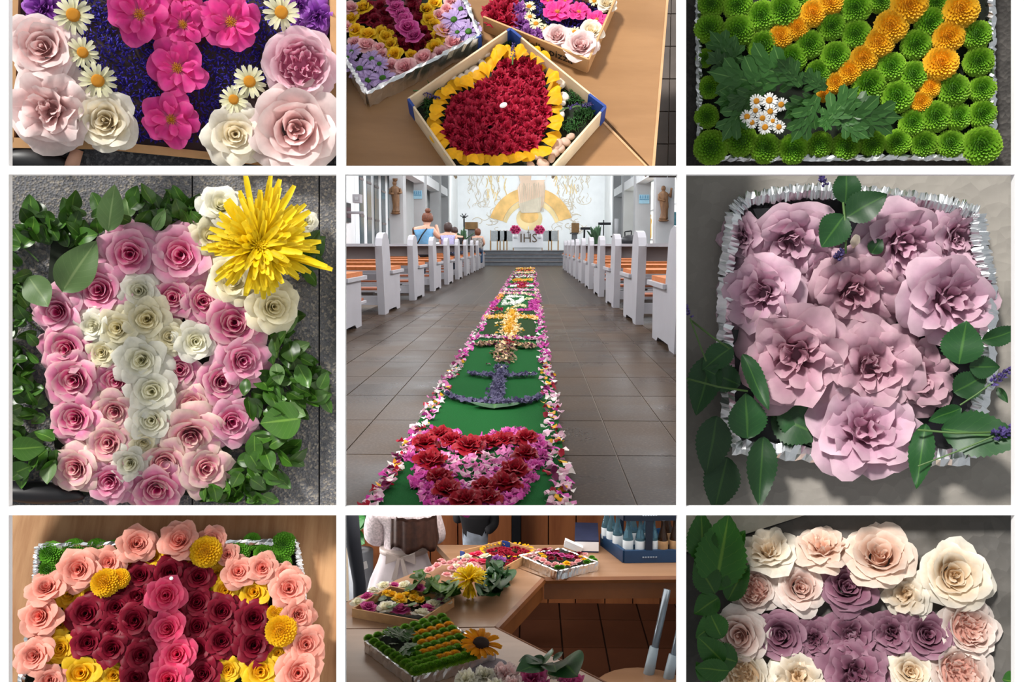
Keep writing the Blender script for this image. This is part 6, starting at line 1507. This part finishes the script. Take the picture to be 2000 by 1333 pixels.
table('closest table carrying the green pompon tray with the sunflower', [(12, 707), (905, 697), (1560, 1025), (1560, 1150), (12, 1150)], [((905, 697), (1560, 1025))], [(200, 800)])
# chair
ch = empty('chair', LF.P(*LF.c(1800, 1000))); tag(ch, 'chair with a round wooden seat and blue-grey tube legs by the tables', 'chair')
zs = ZF + .46; SP = Plane((0, 0, zs), (0, 0, 1), (1, 0, 0)); c = SP.P(*TB.c(1770, 1085)); r = .16
MB().lathe([(r * .9, -.012), (r, -.008), (r, .006), (r * .92, .012), (.01, .012)], 24, Matrix.Translation(c)).build('seat', M['tabletop'], ch, smooth=True)
M['sleeve'] = plain('pale_plastic_sleeve', '#9fb0bb', .4, 0, .05)
for (a, b) in (((1905, 475), (1790, 985)), ((2010, 560), (1905, 1010))):
    q = SP.P(*TB.c(*b)); top = wallP(q.y + .05).P(*TB.c(*a)); MB().tube([top, q + Vector((0, 0, -.02))], .012, 10).build('back_tube', M['tubegrey'], ch, smooth=True)
    f = top.lerp(q, .66); MB().tube([f, q + Vector((0, 0, -.01))], [.015, .019], 10).build('sleeve', M['sleeve'], ch, smooth=True)
for k in range(4):
    a = k * 1.57 + .6; MB().tube([c + Vector((cos(a) * r * .7, sin(a) * r * .7, -.01)), Vector((c.x + cos(a) * r * .95, c.y + sin(a) * r * .95, ZF))], .011, 8).build('leg', M['tubegrey'], ch, smooth=True)
# ---- trays
gt = box3(TB, 'foil_tray', 'foil tray of green pompons with amber stripes and the sunflower', [(145, 775), (425, 985), (900, 840), (600, 650)], .030, M['foil'], M['soil'], .003, .0016)
its = []; R = random.Random(44)
A0, B0, C0, D0_ = (165, 760), (445, 955), (770, 860), (590, 635)
def bil(u, v): return (A0[0] * (1 - u) * (1 - v) + B0[0] * u * (1 - v) + C0[0] * u * v + D0_[0] * (1 - u) * v, A0[1] * (1 - u) * (1 - v) + B0[1] * u * (1 - v) + C0[1] * u * v + D0_[1] * (1 - u) * v)
ye = []
for i in range(10):
    for j in range(9):
        u, v = i / 9, j / 8; X, Y = bil(u, v); edge_ = i in (0, 9) or j == 0
        if 1 <= i <= 4 and 0 < j <= 3: continue
        yel = i in (2, 4, 6) and j > 2 or (i == 8 and j > 3)
        if X > 690 and 700 < Y < 850: continue
        o = pompon(**put(TB, X, Y, (32 + 15 * u) * (1 if not yel else .95)), name='amber_pompon' if yel else 'green_pompon', mat=M['yellowp'] if yel else M['green'], h0=.022 if edge_ else .018)
        (ye if yel else its).append((o, i * 100, j))
for L, d, g in ((its, 'green pompon', 'green pompons on the table tray'), (ye, 'amber pompon', 'amber pompons on the table tray')):
    L2 = {}
    for o, i, j in L: L2.setdefault(i, []).append((j, o))
    for r_, i in enumerate(sorted(L2)):
        for k, (j, o) in enumerate(sorted(L2[i], key=lambda t: t[0])): tag(o, f'{d}, {ORD[k]} along the {ORD[r_]} slanting row, sunflower tray', 'pompon', g)
for k, (a, b, c_, d) in enumerate([(330, 760, 240, 720), (350, 770, 330, 690), (360, 780, 420, 700), (340, 790, 280, 790), (370, 800, 400, 850), (380, 790, 440, 830), (390, 780, 390, 720), (330, 740, 270, 690)]):
    tag(leaf_at(TB, 'grey_green_leaf', M['mumleaf'], *TB.c(a, b), *TB.c(c_, d), .045, .055, 'lobed', .2, 1.0), 'dull green lobed leaf, %s around the table pompon tray clump' % ORD[k], 'leaf', 'lobed leaves on the sunflower tray')
# sunflower
M['sunray'] = petal_mat('sunflower_ray', '#ee9a10', '#f5a81a', '#fab730', '#d87808', .3, .6, .3); M['sundisc'] = plain('sunflower_disc', '#2c1710', .9, 0, .3, 300, bmp=.6)
sf = daisy(**put(TB, 822, 780, 125), name='sunflower', pmat=M['sunray'], dmat=M['sundisc'], n=34, h0=.05, tx=.15, ty=-.25, parts=True, disc=.40, wf=1.5); tag(sf, 'orange sunflower leaning on the corner of the foil tray', 'sunflower')
# cardboard tray with white and pink roses
ct = box3(TB, 'cardboard_tray', 'corrugated cardboard tray of white and pink roses round a yellow middle', [(70, 585), (460, 655), (660, 525), (290, 455)], .028, M['card'], M['soil'], .004)
many(TB, [(100, 544, 47), (195, 474, 47), (255, 446, 47), (370, 446, 47), (525, 469, 44), (265, 569, 62), (475, 602, 65), (545, 554, 55), (590, 514, 57), (610, 539, 44)], 'white_rose', 'bud', 'teawhite', 'white rose', 'corrugated tray', 40, 'rose', 'white roses in the corrugated tray', .018, .25)
many(TB, [(150, 509, 44), (165, 569, 52), (310, 444, 36), (455, 459, 42), (620, 484, 44), (350, 584, 60), (515, 574, 49), (590, 544, 36)], 'pink_rose', 'bud', 'magrose', 'magenta rose', 'corrugated tray', 40, 'rose', 'magenta roses in the corrugated tray', .018, .25)
many(TB, [(270, 489, 42), (300, 499, 39), (345, 519, 47), (390, 499, 44), (420, 489, 44), (430, 519, 39), (465, 529, 36), (360, 539, 34)], 'yellow_rose', 'bud', 'yellow', 'golden rose', 'corrugated tray', 26, 'rose', 'yellow roses in the corrugated tray', .022, .2)
many(TB, [(205, 590, 26), (300, 600, 28), (400, 610, 28), (440, 565, 22), (515, 520, 22), (330, 480, 20)], 'rosebud', 'bud', 'teapale', 'blush rosebud', 'corrugated tray', 30, 'rose', 'rosebuds in the corrugated tray', .012, .2)
for k, (X, Y) in enumerate([(220, 530), (310, 560), (420, 480), (480, 500), (400, 560), (230, 510), (500, 540)]):
    a = k * 1.9; tag(leaf_at(TB, 'small_leaf', M['ivy'], *TB.c(X, Y), *TB.c(X + 50 * cos(a), Y + 25 * sin(a)), .03, .035, 'ovate', .2, 1.4), 'small green leaf among the corrugated tray roses, %s' % ORD[k], 'leaf', 'leaves in the corrugated tray')
# leaf-edged tray seen again
many(TB, [(515, 355, 34), (620, 382, 34), (560, 330, 30), (600, 318, 30), (650, 345, 30), (690, 350, 30), (640, 315, 28), (700, 320, 28), (740, 350, 32), (790, 355, 36), (810, 345, 30), (770, 325, 30), (670, 300, 26), (720, 300, 26), (590, 300, 26), (750, 300, 26), (715, 370, 26), (820, 320, 26)], 'pink_rose', 'bud', 'softpink', 'dusky pink rose', 'behind the table mum', 22, 'rose', 'pink roses on the middle table', .03, .3)
many(TB, [(680, 395, 40), (735, 280, 34), (680, 335, 26), (755, 330, 26), (840, 275, 36), (690, 285, 22), (815, 395, 30)], 'ivory_rose', 'bud', 'teawhite', 'ivory rose', 'beside the table mum', 22, 'rose', 'ivory roses on the middle table', .035, .3)
many(TB, [(770, 305, 30), (830, 305, 44), (800, 262, 36), (765, 268, 34)], 'bright_rose', 'bud', 'hotpink', 'bright pink rose', 'at the heart box end', 20, 'rose', 'bright roses on the middle table', .03, .3)
many(TB, [(905, 290, 34), (935, 300, 34), (895, 310, 24), (945, 285, 24)], 'violet_carnation', 'frill', 'purplec', 'violet blossom', 'beside the table heart box', 14, 'blossom', 'violet blossoms on the middle table', .02, .3)
for k, (X, Y, n, aw, lb) in enumerate([(480, 410, 9, 3.3, 'hanging towards the girl'), (540, 420, 10, 4.0, 'below the end pink rose'), (600, 440, 9, 4.6, 'beside the table mum'), (640, 470, 8, 4.8, 'under the table mum'), (860, 400, 12, 5.5, 'next to the table mum, dark'), (910, 400, 14, 5.2, 'hanging to the table top'), (940, 380, 12, 5.6, 'at the outer end'), (880, 450, 12, 5.0, 'lowest dark clump'), (880, 350, 9, .4, 'under the violet blossoms')]):
    spray(TB, 'leaf_spray', X, Y, n, 30, 56, M['roseleaf'] if X > 700 else M['ivy'], .05, 'dark rose leaves ' + lb + ', middle table', 'leaf sprays on the middle table', 0, 200 + k, aw)
x, y = TB.c(752, 415); s = TB.sc(x, y, .06); mb = MB(); R = random.Random(8)
m = Matrix.Translation(TB.P(x, y, .06)) @ TB.frame((TB.n + Vector((0, -.25, 0))).normalized()) @ Matrix.Scale(s, 4)
mb.lathe([(2, -8), (8, -4), (10, 0), (5, 3), (.5, 4)], 10)
mu2 = link('spider_chrysanthemum', mesh('mum_heart', mb.V, mb.F, True, mb.C), M['mumy'], None, m); tag(mu2, 'yellow spider chrysanthemum with drooping rays on the middle table', 'chrysanthemum')
for i in range(110):
    a = R.uniform(0, 6.28); lay = R.random(); el = radians(50 * (1 - lay) - (0 if i < 98 else 70))
    o = link('petal', pet[i % 5], M['mumy'], mu2); o.matrix_basis = Matrix.Rotation(a if i < 98 else -1.57 + R.uniform(-.7, .7), 4, 'Z') @ Matrix.Rotation(-el, 4, 'Y') @ Matrix.Translation((3, 0, -2)) @ Matrix.Diagonal(((20 + 16 * lay), 60, 30, 1))
# far trays
ht = box3(TB, 'pizza_box', 'open box with the crimson heart at the far end of the tables', [(700, 250), (940, 352), (1140, 240), (945, 190)], .030, M['card'], M['soil'], .004)
wall_strip(TB, 'blue_corner', (945, 190), (985, 200), .001, .033, .006, M['bluecard'], ht); wall_strip(TB, 'blue_corner', (700, 250), (722, 258), .001, .033, .006, M['bluecard'], ht)
R = random.Random(5); pts = []
while len(pts) < 46:
    X, Y = R.uniform(860, 1090), R.uniform(222, 275)
    if ((X - 970) / 115) ** 2 + ((Y - 248) / 27) ** 2 < 1: pts.append((X, Y, 16))
pts += [(X, Y, 18) for X, Y in ((960, 300), (990, 305), (1010, 290), (975, 325), (1000, 320), (1030, 300), (950, 340))]
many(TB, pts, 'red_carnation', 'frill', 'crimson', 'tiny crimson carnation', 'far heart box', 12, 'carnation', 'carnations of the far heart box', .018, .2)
its = []
for k in range(30):
    a = 2 * pi * k / 30; X, Y = 970 + 128 * cos(a), 248 + 33 * sin(a); x, y = TB.c(X, Y); s = TB.sc(x, y) * 11
    its.append((link('golden_petal', ypm[k % 2], M['sunpetal'], None, Matrix.Translation(TB.P(x, y, .022)) @ TB.frame(None, -a) @ Matrix.Scale(s, 4)), X, Y))
rows_label(its, 'tiny golden petal', 'ringing the far heart', 14, 'petal', 'golden petals of the far heart box')
f2 = box3(TB, 'foil_tray', 'foil tray of pink and maroon roses in front of the blue crate', [(1045, 275), (1265, 368), (1500, 315), (1290, 235)], .030, M['foil'], M['soil'], .003, .0016)
many(TB, [(1190, 240, 24), (1225, 250, 22), (1260, 250, 22), (1180, 255, 22), (1220, 270, 22), (1270, 275, 24), (1310, 270, 22), (1350, 265, 24), (1390, 262, 22), (1230, 290, 22), (1280, 295, 22), (1330, 288, 22), (1375, 285, 22)], 'maroon_rose', 'bud', 'maroon', 'tiny maroon rose', 'far foil tray', 16, 'rose', 'maroon roses in the far foil tray', .024, .2)
many(TB, [(1250, 262, 20), (1290, 270, 22), (1325, 278, 22), (1215, 258, 18), (1345, 282, 18)], 'magenta_rose', 'bud', 'magrose', 'tiny magenta rose', 'far foil tray', 12, 'rose', 'magenta roses in the far foil tray', .032, .2)
many(TB, [(1100, 275, 26), (1130, 265, 24), (1145, 290, 26), (1180, 300, 26), (1160, 245, 22), (1210, 320, 28), (1250, 325, 28), (1290, 330, 26), (1340, 322, 26), (1385, 305, 26), (1415, 285, 24), (1425, 265, 22), (1220, 235, 20), (1070, 278, 22), (1360, 320, 22)], 'salmon_rose', 'bud', 'softpink', 'tiny pink rose', 'far foil tray', 20, 'rose', 'pink roses in the far foil tray', .022, .2)
many(TB, [(1185, 280, 20), (1320, 318, 26), (1420, 295, 18), (1400, 280, 18), (1170, 265, 16)], 'yellow_rose', 'bud', 'yellow', 'tiny yellow rose', 'far foil tray', 14, 'rose', 'yellow roses in the far foil tray', .026, .2)
its = [(pompon(**put(TB, X, Y, 20), name='green_pompon', mat=M['greenp'], h0=.018), X, Y) for X, Y in [(1455, 305), (1480, 305), (1435, 315), (1265, 345), (1290, 345), (1465, 290)]]
rows_label(its, 'tiny green pompon', 'far foil tray', 20, 'pompon', 'green pompons in the far foil tray')
# peonies in front
M['peony'] = petal_mat('pink_peony_petal', '#d23a86', '#e05a9c', '#f09ac4', '#b02668', .5, .4)
for X, Y, r, mt, lb in [(735, 985, 80, 'teawhite', 'white peony first in the front bunch'), (840, 965, 75, 'teawhite', 'white peony second in the front bunch'), (960, 945, 85, 'blush', 'white-blush peony beside the pink peony'), (1120, 970, 95, 'peony', 'large pink peony in the front bunch'), (1185, 935, 75, 'teawhite', 'white peony above the large pink peony'), (1285, 955, 72, 'teawhite', 'white peony under the leaves'), (1345, 1005, 85, 'peony', 'ruffled pink peony at the front bunch end'), (1010, 1015, 70, 'blush', 'blush peony at the lower bar'), (900, 1030, 70, 'teawhite', 'white peony at the lower bar'), (1180, 1030, 60, 'peony', 'small pink peony at the lower bar')]:
    tag(flower(**put(TB, X, Y, r), name='peony', kind='frill', mat=M[mt], h0=.03, ty=-.2), lb, 'peony', 'peonies in the front bunch')
for k, (a, b, c_, d, wd) in enumerate([(1180, 900, 1040, 890, 1.1), (1180, 920, 1030, 940, .9), (1150, 930, 1250, 840, 1.5), (1240, 890, 1300, 840, 1.1), (1240, 900, 1260, 960, 1.0), (1280, 890, 1380, 970, 1.2), (1200, 900, 1130, 860, .9)]):
    tag(leaf_at(TB, 'peony_leaf', M['roseleaf'], *TB.c(a, b), *TB.c(c_, d), .07, .09, 'ovate', random.uniform(-.5, .5), wd), 'glossy green leaf behind the front peonies, %s' % ORD[k], 'leaf', 'leaves behind the front peonies')
cl = blob(TB, 'grey_cloth', plain('grey_gauze', '#8a8690', .9, 0, .15, 30), None, *TB.c(840, 920), 45, 26, 8, .3, .0); tag(cl, 'crumpled grey cloth beneath the pompon tray corner', 'cloth')
# book
bk = empty('thick_book', TB.P(*TB.c(1430, 250))); tag(bk, 'thick dark blue book with white page edges beside the crate', 'book')
M['navy'] = plain('navy_cover', '#2c3350', .5); p0 = TB.P(*TB.c(1365, 258)); p1 = TB.P(*TB.c(1505, 262)); wdt = (p1 - p0).length
d = (p1 - p0).normalized(); n = Vector((-d.y, d.x, 0)); q = [p0, p1, p1 + n * .20, p0 + n * .20]
MB().prism([v + Vector((0, 0, .040)) for v in q], [v + Vector((0, 0, .006)) for v in q]).build('pages', M['linen'], bk)
MB().prism([v + Vector((0, 0, .046)) for v in q], [v + Vector((0, 0, .040)) for v in q]).build('cover', M['navy'], bk); MB().prism([v + Vector((0, 0, .006)) for v in q], [v + Vector((0, 0, .001)) for v in q]).build('cover', M['navy'], bk)
MB().prism([p0 + Vector((-.035, -.03, .055)), p0 + Vector((.03, -.012, .02)), p0 + Vector((.03, .0, .025)), p0 + Vector((-.035, -.018, .06))], [p0 + Vector((-.04, -.03, .03)), p0 + Vector((.02, -.012, .002)), p0 + Vector((.02, .0, .006)), p0 + Vector((-.04, -.018, .035))]).build('open_leaf', M['linen'], bk)
# crate of bottles
M['crate'] = plain('blue_crate_plastic', '#12395e', .4, 0, .1, 10); M['cratedark'] = plain('dark_blue_crate_plastic', '#0c1a2c', .4, 0, .1, 10)
cr_ = empty('bottle_crate', TB.P(1250, 1090)); tag(cr_, 'dark blue plastic bottle crate at the end of the long table', 'crate')
base = [(1175, 1066), (1219, 1100), (1352, 1098), (1352, 1050)]
bp = [TB.P(x, y) for x, y in base]; hC = .045
def ring3(P, z0, z1, mat, name, parent):
    for a, b in zip(P, P[1:] + P[:1]):
        d = (b - a).normalized(); n = Vector((-d.y, d.x, 0)) * .006; e = [a - n, b - n, b + n, a + n]
        MB().prism([p + Vector((0, 0, z1)) for p in e], [p + Vector((0, 0, z0)) for p in e]).build(name, mat, parent)
MB().prism([p + Vector((0, 0, .008)) for p in bp], [p + Vector((0, 0, .001)) for p in bp]).build('crate_floor', M['crate'], cr_)
ring3(bp, 0.001, hC, M['crate'], 'low_side', cr_)
for a, b, f in ((bp[1], bp[2], .36), (bp[1], bp[2], .98), (bp[0], bp[3], .2)):
    p = a.lerp(b, f); MB().box(p.x - .012, p.x + .012, p.y - .004, p.y + .012, ZT + .005, ZT + .20).build('corner_post', M['cratedark'], cr_)
zt0 = wallP(bp[1].y).P(1270, 1018).z - ZT
ring3(bp, zt0, zt0 + .045, M['cratedark'], 'upper_band', cr_)
M['print'] = plain('pale_print', '#8fa0b4', .6)
e0 = (bp[2] - bp[1]).normalized()
for f, zz in ((.25, zt0 + .02), (.26, .022), (.80, .024)):
    p = bp[1].lerp(bp[2], f) + Vector((-e0.y, e0.x, 0)) * -.008
    for q in range(6): a_ = p + e0 * (.009 * q); MB().box(a_.x, a_.x + .006, a_.y - .001, a_.y + .001, ZT + zz - .002, ZT + zz + .002).build('print_mark', M['print'], cr_)
m_, nt, b = nodes('blue_tint_glass'); b.inputs['Base Color'].default_value = hexc('#6f9fb4'); b.inputs['Roughness'].default_value = .08; b.inputs['Transmission Weight'].default_value = .75; b.inputs['IOR'].default_value = 1.3; M['glassb'] = m_
m_, nt, b = nodes('brown_glass'); b.inputs['Base Color'].default_value = hexc('#3a2414'); b.inputs['Roughness'].default_value = .08; b.inputs['Transmission Weight'].default_value = .5; M['glassbr'] = m_
M['label'] = plain('bottle_label', '#c9d3da', .6, 0, .06, 30); M['labelb'] = plain('brown_bottle_label', '#a5825c', .6, 0, .2, 30); M['cap'] = plain('bottle_cap', '#cfd6da', .4, .4)
prof = [(.0165, .004), (.018, .008), (.018, .062), (.016, .074), (.008, .100), (.0065, .118), (.0065, .126), (.003, .127)]
gl = MB().lathe(prof, 16); glm = mesh('bottle_glass', gl.V, gl.F, True); lbm = mesh('bottle_label', *(lambda q: (q.V, q.F))(MB().lathe([(.0183, .022), (.0186, .023), (.0186, .058), (.0183, .059)], 16)), True); cpm = mesh('bottle_cap', *(lambda q: (q.V, q.F))(MB().lathe([(.0075, .122), (.0078, .124), (.0074, .131), (.002, .132)], 10)), True)
for k, (px, py) in enumerate([(1184, 1064), (1194, 1071), (1206, 1080), (1226, 1090), (1250, 1091), (1275, 1090), (1294, 1091), (1317, 1090), (1262, 1074), (1236, 1074), (1303, 1074)]):
    br = 5 < k < 8 or k == 10
    o = link('bottle', glm, M['glassbr'] if br else M['glassb'], None, Matrix.Translation(TB.P(px, py, .008)) @ Matrix.Rotation(k, 4, 'Z') @ Matrix.Diagonal((1, 1, 1.12, 1)))
    link('label', lbm, M['labelb'] if br else M['label'], o); link('cap', cpm, M['cap'], o)
    tag(o, ('brown bottle with a tan label' if br else 'clear blue bottle with a pale label') + (', %s along the crate front' % ORD[k] if k < 8 else ', %s in the back row of the crate' % ORD[k - 8]), 'bottle', 'bottles in the crate')
# ---- people at the tables (the lattice cuts them off above the waist)
def cutoff(o, z):
    bm = bmesh.new(); bm.from_mesh(o.data); r = bmesh.ops.bisect_plane(bm, geom=bm.verts[:] + bm.edges[:] + bm.faces[:], plane_co=(0, 0, z), plane_no=(0, 0, 1), clear_outer=True)
    bmesh.ops.holes_fill(bm, edges=[e for e in bm.edges if e.is_boundary]); bm.to_mesh(o.data); bm.free()
M['lacedress'] = plain('white_lace', '#d9cdd2', .85, 0, .22, 130); M['tulle'] = plain('white_tulle', '#cfc6cb', .85, 0, .10, 12); M['sash'] = plain('satin_sash', '#c6b9b4', .5, 0, .06)
YG = 3.12; G_ = wallP(YG); wz = G_.P(790, 1076).z; ztop = G_.P(790, 1002).z; gx = G_.P(788, 1040).x; px = YG / F
J = lambda a, b, z: (gx + a * px, YG + b, z)
top2 = wz + 135 * px
jo = [J(0, 0, wz - .02), J(0, 0, wz + 45 * px), J(2, -.01, wz + 85 * px), J(4, .0, top2), J(-48, .0, wz + 90 * px), J(-64, .03, wz + 20 * px), J(-20, .16, wz + 6 * px), J(50, .0, wz + 90 * px), J(62, .04, wz + 24 * px), J(58, .18, wz - 2 * px), J(0, 0, ZF + .3), J(-16, 0, ZF + .02), J(16, 0, ZF + .02)]
ed = [(0, 1), (1, 2), (2, 3), (2, 4), (4, 5), (5, 6), (2, 7), (7, 8), (8, 9), (0, 10), (10, 11), (10, 12)]
ra = [(44 * px, .045), (46 * px, .055), (50 * px, .055), (20 * px, 20 * px), 26 * px, 27 * px, 12 * px, 26 * px, 25 * px, 12 * px, 30 * px, 12 * px, 12 * px]
g_ = skin_body('person', jo, ed, ra, [M['lacedress'], M['skin']], lambda c: 0, sub=2); cutoff(g_, ztop)
tag(g_, 'person in a white lace dress with long brown hair bending over the table', 'person')
V = []; Fc = []; k = 40
for i, (f, w_) in enumerate([(0, 46), (.06, 52), (.16, 66), (.35, 80), (.6, 94), (.85, 104), (1, 108)]):
    for j in range(k):
        a = 2 * pi * j / k; r_ = w_ * (1 + .07 * sin(a * 10) * min(1, f * 3)); V.append((gx + (r_ * cos(a) - 6 * f) * px, YG + r_ * sin(a) * px * .7, wz + (ZF + .06 - wz) * f))
for i in range(6):
    for j in range(k): Fc.append((i * k + j, (i + 1) * k + j, (i + 1) * k + (j + 1) % k, i * k + (j + 1) % k))
MB().add(V, Fc).build('skirt', M['tulle'], g_, smooth=True)
bm_ = MB()
for s_ in (-1, 1): bm_.prism([Vector((gx + s_ * a * px, YG - .075 - c, wz + b * px)) for a, b, c in ((0, 0, 0), (28, 10, .01), (30, -12, .01), (3, -4, 0))], [Vector((gx + s_ * a * px, YG - .068, wz + b * px)) for a, b in ((0, 0), (28, 10), (30, -12), (3, -4))]); bm_.prism([Vector((gx + s_ * a * px, YG - .09, wz + b * px)) for a, b in ((0, 0), (6, 0), (18, -42), (8, -44))], [Vector((gx + s_ * a * px, YG - .08, wz + b * px)) for a, b in ((0, 0), (6, 0), (18, -42), (8, -44))])
bm_.build('bow', M['sash'], g_)
MB().lathe([(47 * px, wz - 3 * px), (49 * px, wz - 2 * px), (49 * px, wz + 7 * px), (47 * px, wz + 8 * px)], 30, Matrix.Translation((gx, YG, 0)), None, 1, .72).build('sash', M['sash'], g_, smooth=True)
V = []; Fc = []; nn = 26; rows_ = 6
zb_ = G_.P(800, 1058).z
for i in range(rows_ + 1):
    f = i / rows_
    for j in range(nn + 1):
        u = j / nn; a = pi * (1.02 + .96 * u); w_ = 46 + 2 * f; z = ztop + (zb_ - ztop) * f * (1 + .10 * sin(u * 17) * f + .06 * (u - .5))
        V.append((gx + (24 + w_ * cos(a)) * px, YG - .035 + .075 * sin(a) + .006 * sin(u * 40), z))
k = nn + 1
for i in range(rows_):
    for j in range(nn): Fc.append((i * k + j, i * k + j + 1, (i + 1) * k + j + 1, (i + 1) * k + j))
b0 = len(V); V += [(v[0], v[1] + .035, v[2]) for v in V]; Fc += [tuple(reversed([q + b0 for q in f])) for f in Fc]
for j in range(nn): Fc.append((rows_ * k + j, rows_ * k + j + 1, b0 + rows_ * k + j + 1, b0 + rows_ * k + j))
MB().add(V, Fc).build('hair', M['haird'], g_, smooth=True)
YM = 3.85; Gm = wallP(YM); px = YM / F; mx = Gm.P(928, 1040).x; zh = Gm.P(930, 1036).z; zt_ = Gm.P(930, 1001).z
J = lambda a, b, z: (mx + a * px, YM + b, z)
jo = [J(0, 0, zh), J(0, 0, zh + 30 * px), J(0, 0, zh + 70 * px), J(-30, 0, zh + 60 * px), J(-36, 0, zh + 12 * px), J(32, 0, zh + 60 * px), J(40, -.02, zh + 16 * px), J(24, -.06, zh + 4 * px), J(-12, 0, zh - 30 * px), J(-12, 0, ZF + .05), J(12, 0, zh - 30 * px), J(12, 0, ZF + .05)]
ed = [(0, 1), (1, 2), (2, 3), (3, 4), (2, 5), (5, 6), (6, 7), (0, 8), (8, 9), (0, 10), (10, 11)]
ra = [30 * px, 31 * px, 30 * px, 14 * px, 11 * px, 14 * px, 12 * px, 9 * px, 14 * px, 10 * px, 14 * px, 10 * px]
M['palejeans'] = plain('pale_jeans', '#a9b6c6', .8, 0, .12, 40)
mn = skin_body('person', jo, ed, ra, [M['blk'], M['palejeans']], lambda c: 0 if c.z > zh - 2 * px else 1, sub=2); cutoff(mn, zt_)
tag(mn, 'person in a black jacket and pale jeans standing by the wooden wall', 'person')
# dark trouser leg, plant and paper at the edge
M['navycloth'] = plain('dark_navy_cloth', '#141a26', .8)
lg = MB().tube([wallP(2.9).P(684, 1000), wallP(2.9).P(690, 1060), wallP(2.9).P(702, 1140), Vector((wallP(2.9).P(705, 1150).x, 2.9, ZF))], [.028, .026, .022, .022], 10).build('person', M['navycloth'], smooth=True); tag(lg, 'dark navy trouser leg of a person beside the lace dress', 'person')
pt = empty('potted_plant', WB.P(712, 1060)); tag(pt, 'broad-leaved green plant behind the lace dress', 'plant')
for (a, b, c_, d) in ((684, 1022, 712, 1010), (686, 1020, 714, 1026), (690, 1045, 712, 1062), (684, 1038, 694, 1046), (700, 1008, 724, 1000)):
    p, q = wallP(3.6).P(a, b), wallP(3.55).P(c_, d); x = (q - p); L = x.length; x.normalize(); z = Vector((0, -1, .3)); z = (z - x * z.dot(x)).normalized(); yv = z.cross(x)
    mm = Matrix((x * L, yv * L * 1.2, z * L)).transposed().to_4x4(); mm.translation = p; link('leaf', leaf_mesh('ovate', 2), M['bushleaf'], pt, mm, True)
p = wallP(3.6).P(704, 1075); MB().lathe([(.03, ZF), (.05, ZF), (.055, p.z), (.03, p.z)], 14, Matrix.Translation((p.x, p.y, 0))).build('pot', plain('grey_planter', '#8b9098', .5), pt, smooth=True)
MB().tube([wallP(3.6).P(700, 1075), wallP(3.6).P(690, 1040), wallP(3.6).P(684, 1020)], .006, 6).build('stem', M['stem'], pt)
pa_ = MB().prism([wallP(2.95).P(*q) for q in ((696, 1104), (716, 1096), (719, 1110), (702, 1117))], [wallP(2.96).P(*q) for q in ((696, 1104), (716, 1096), (719, 1110), (702, 1117))]).build('paper_sheet', M['linen']); tag(pa_, 'white paper sheet held between the trouser leg and the lace dress', 'paper')
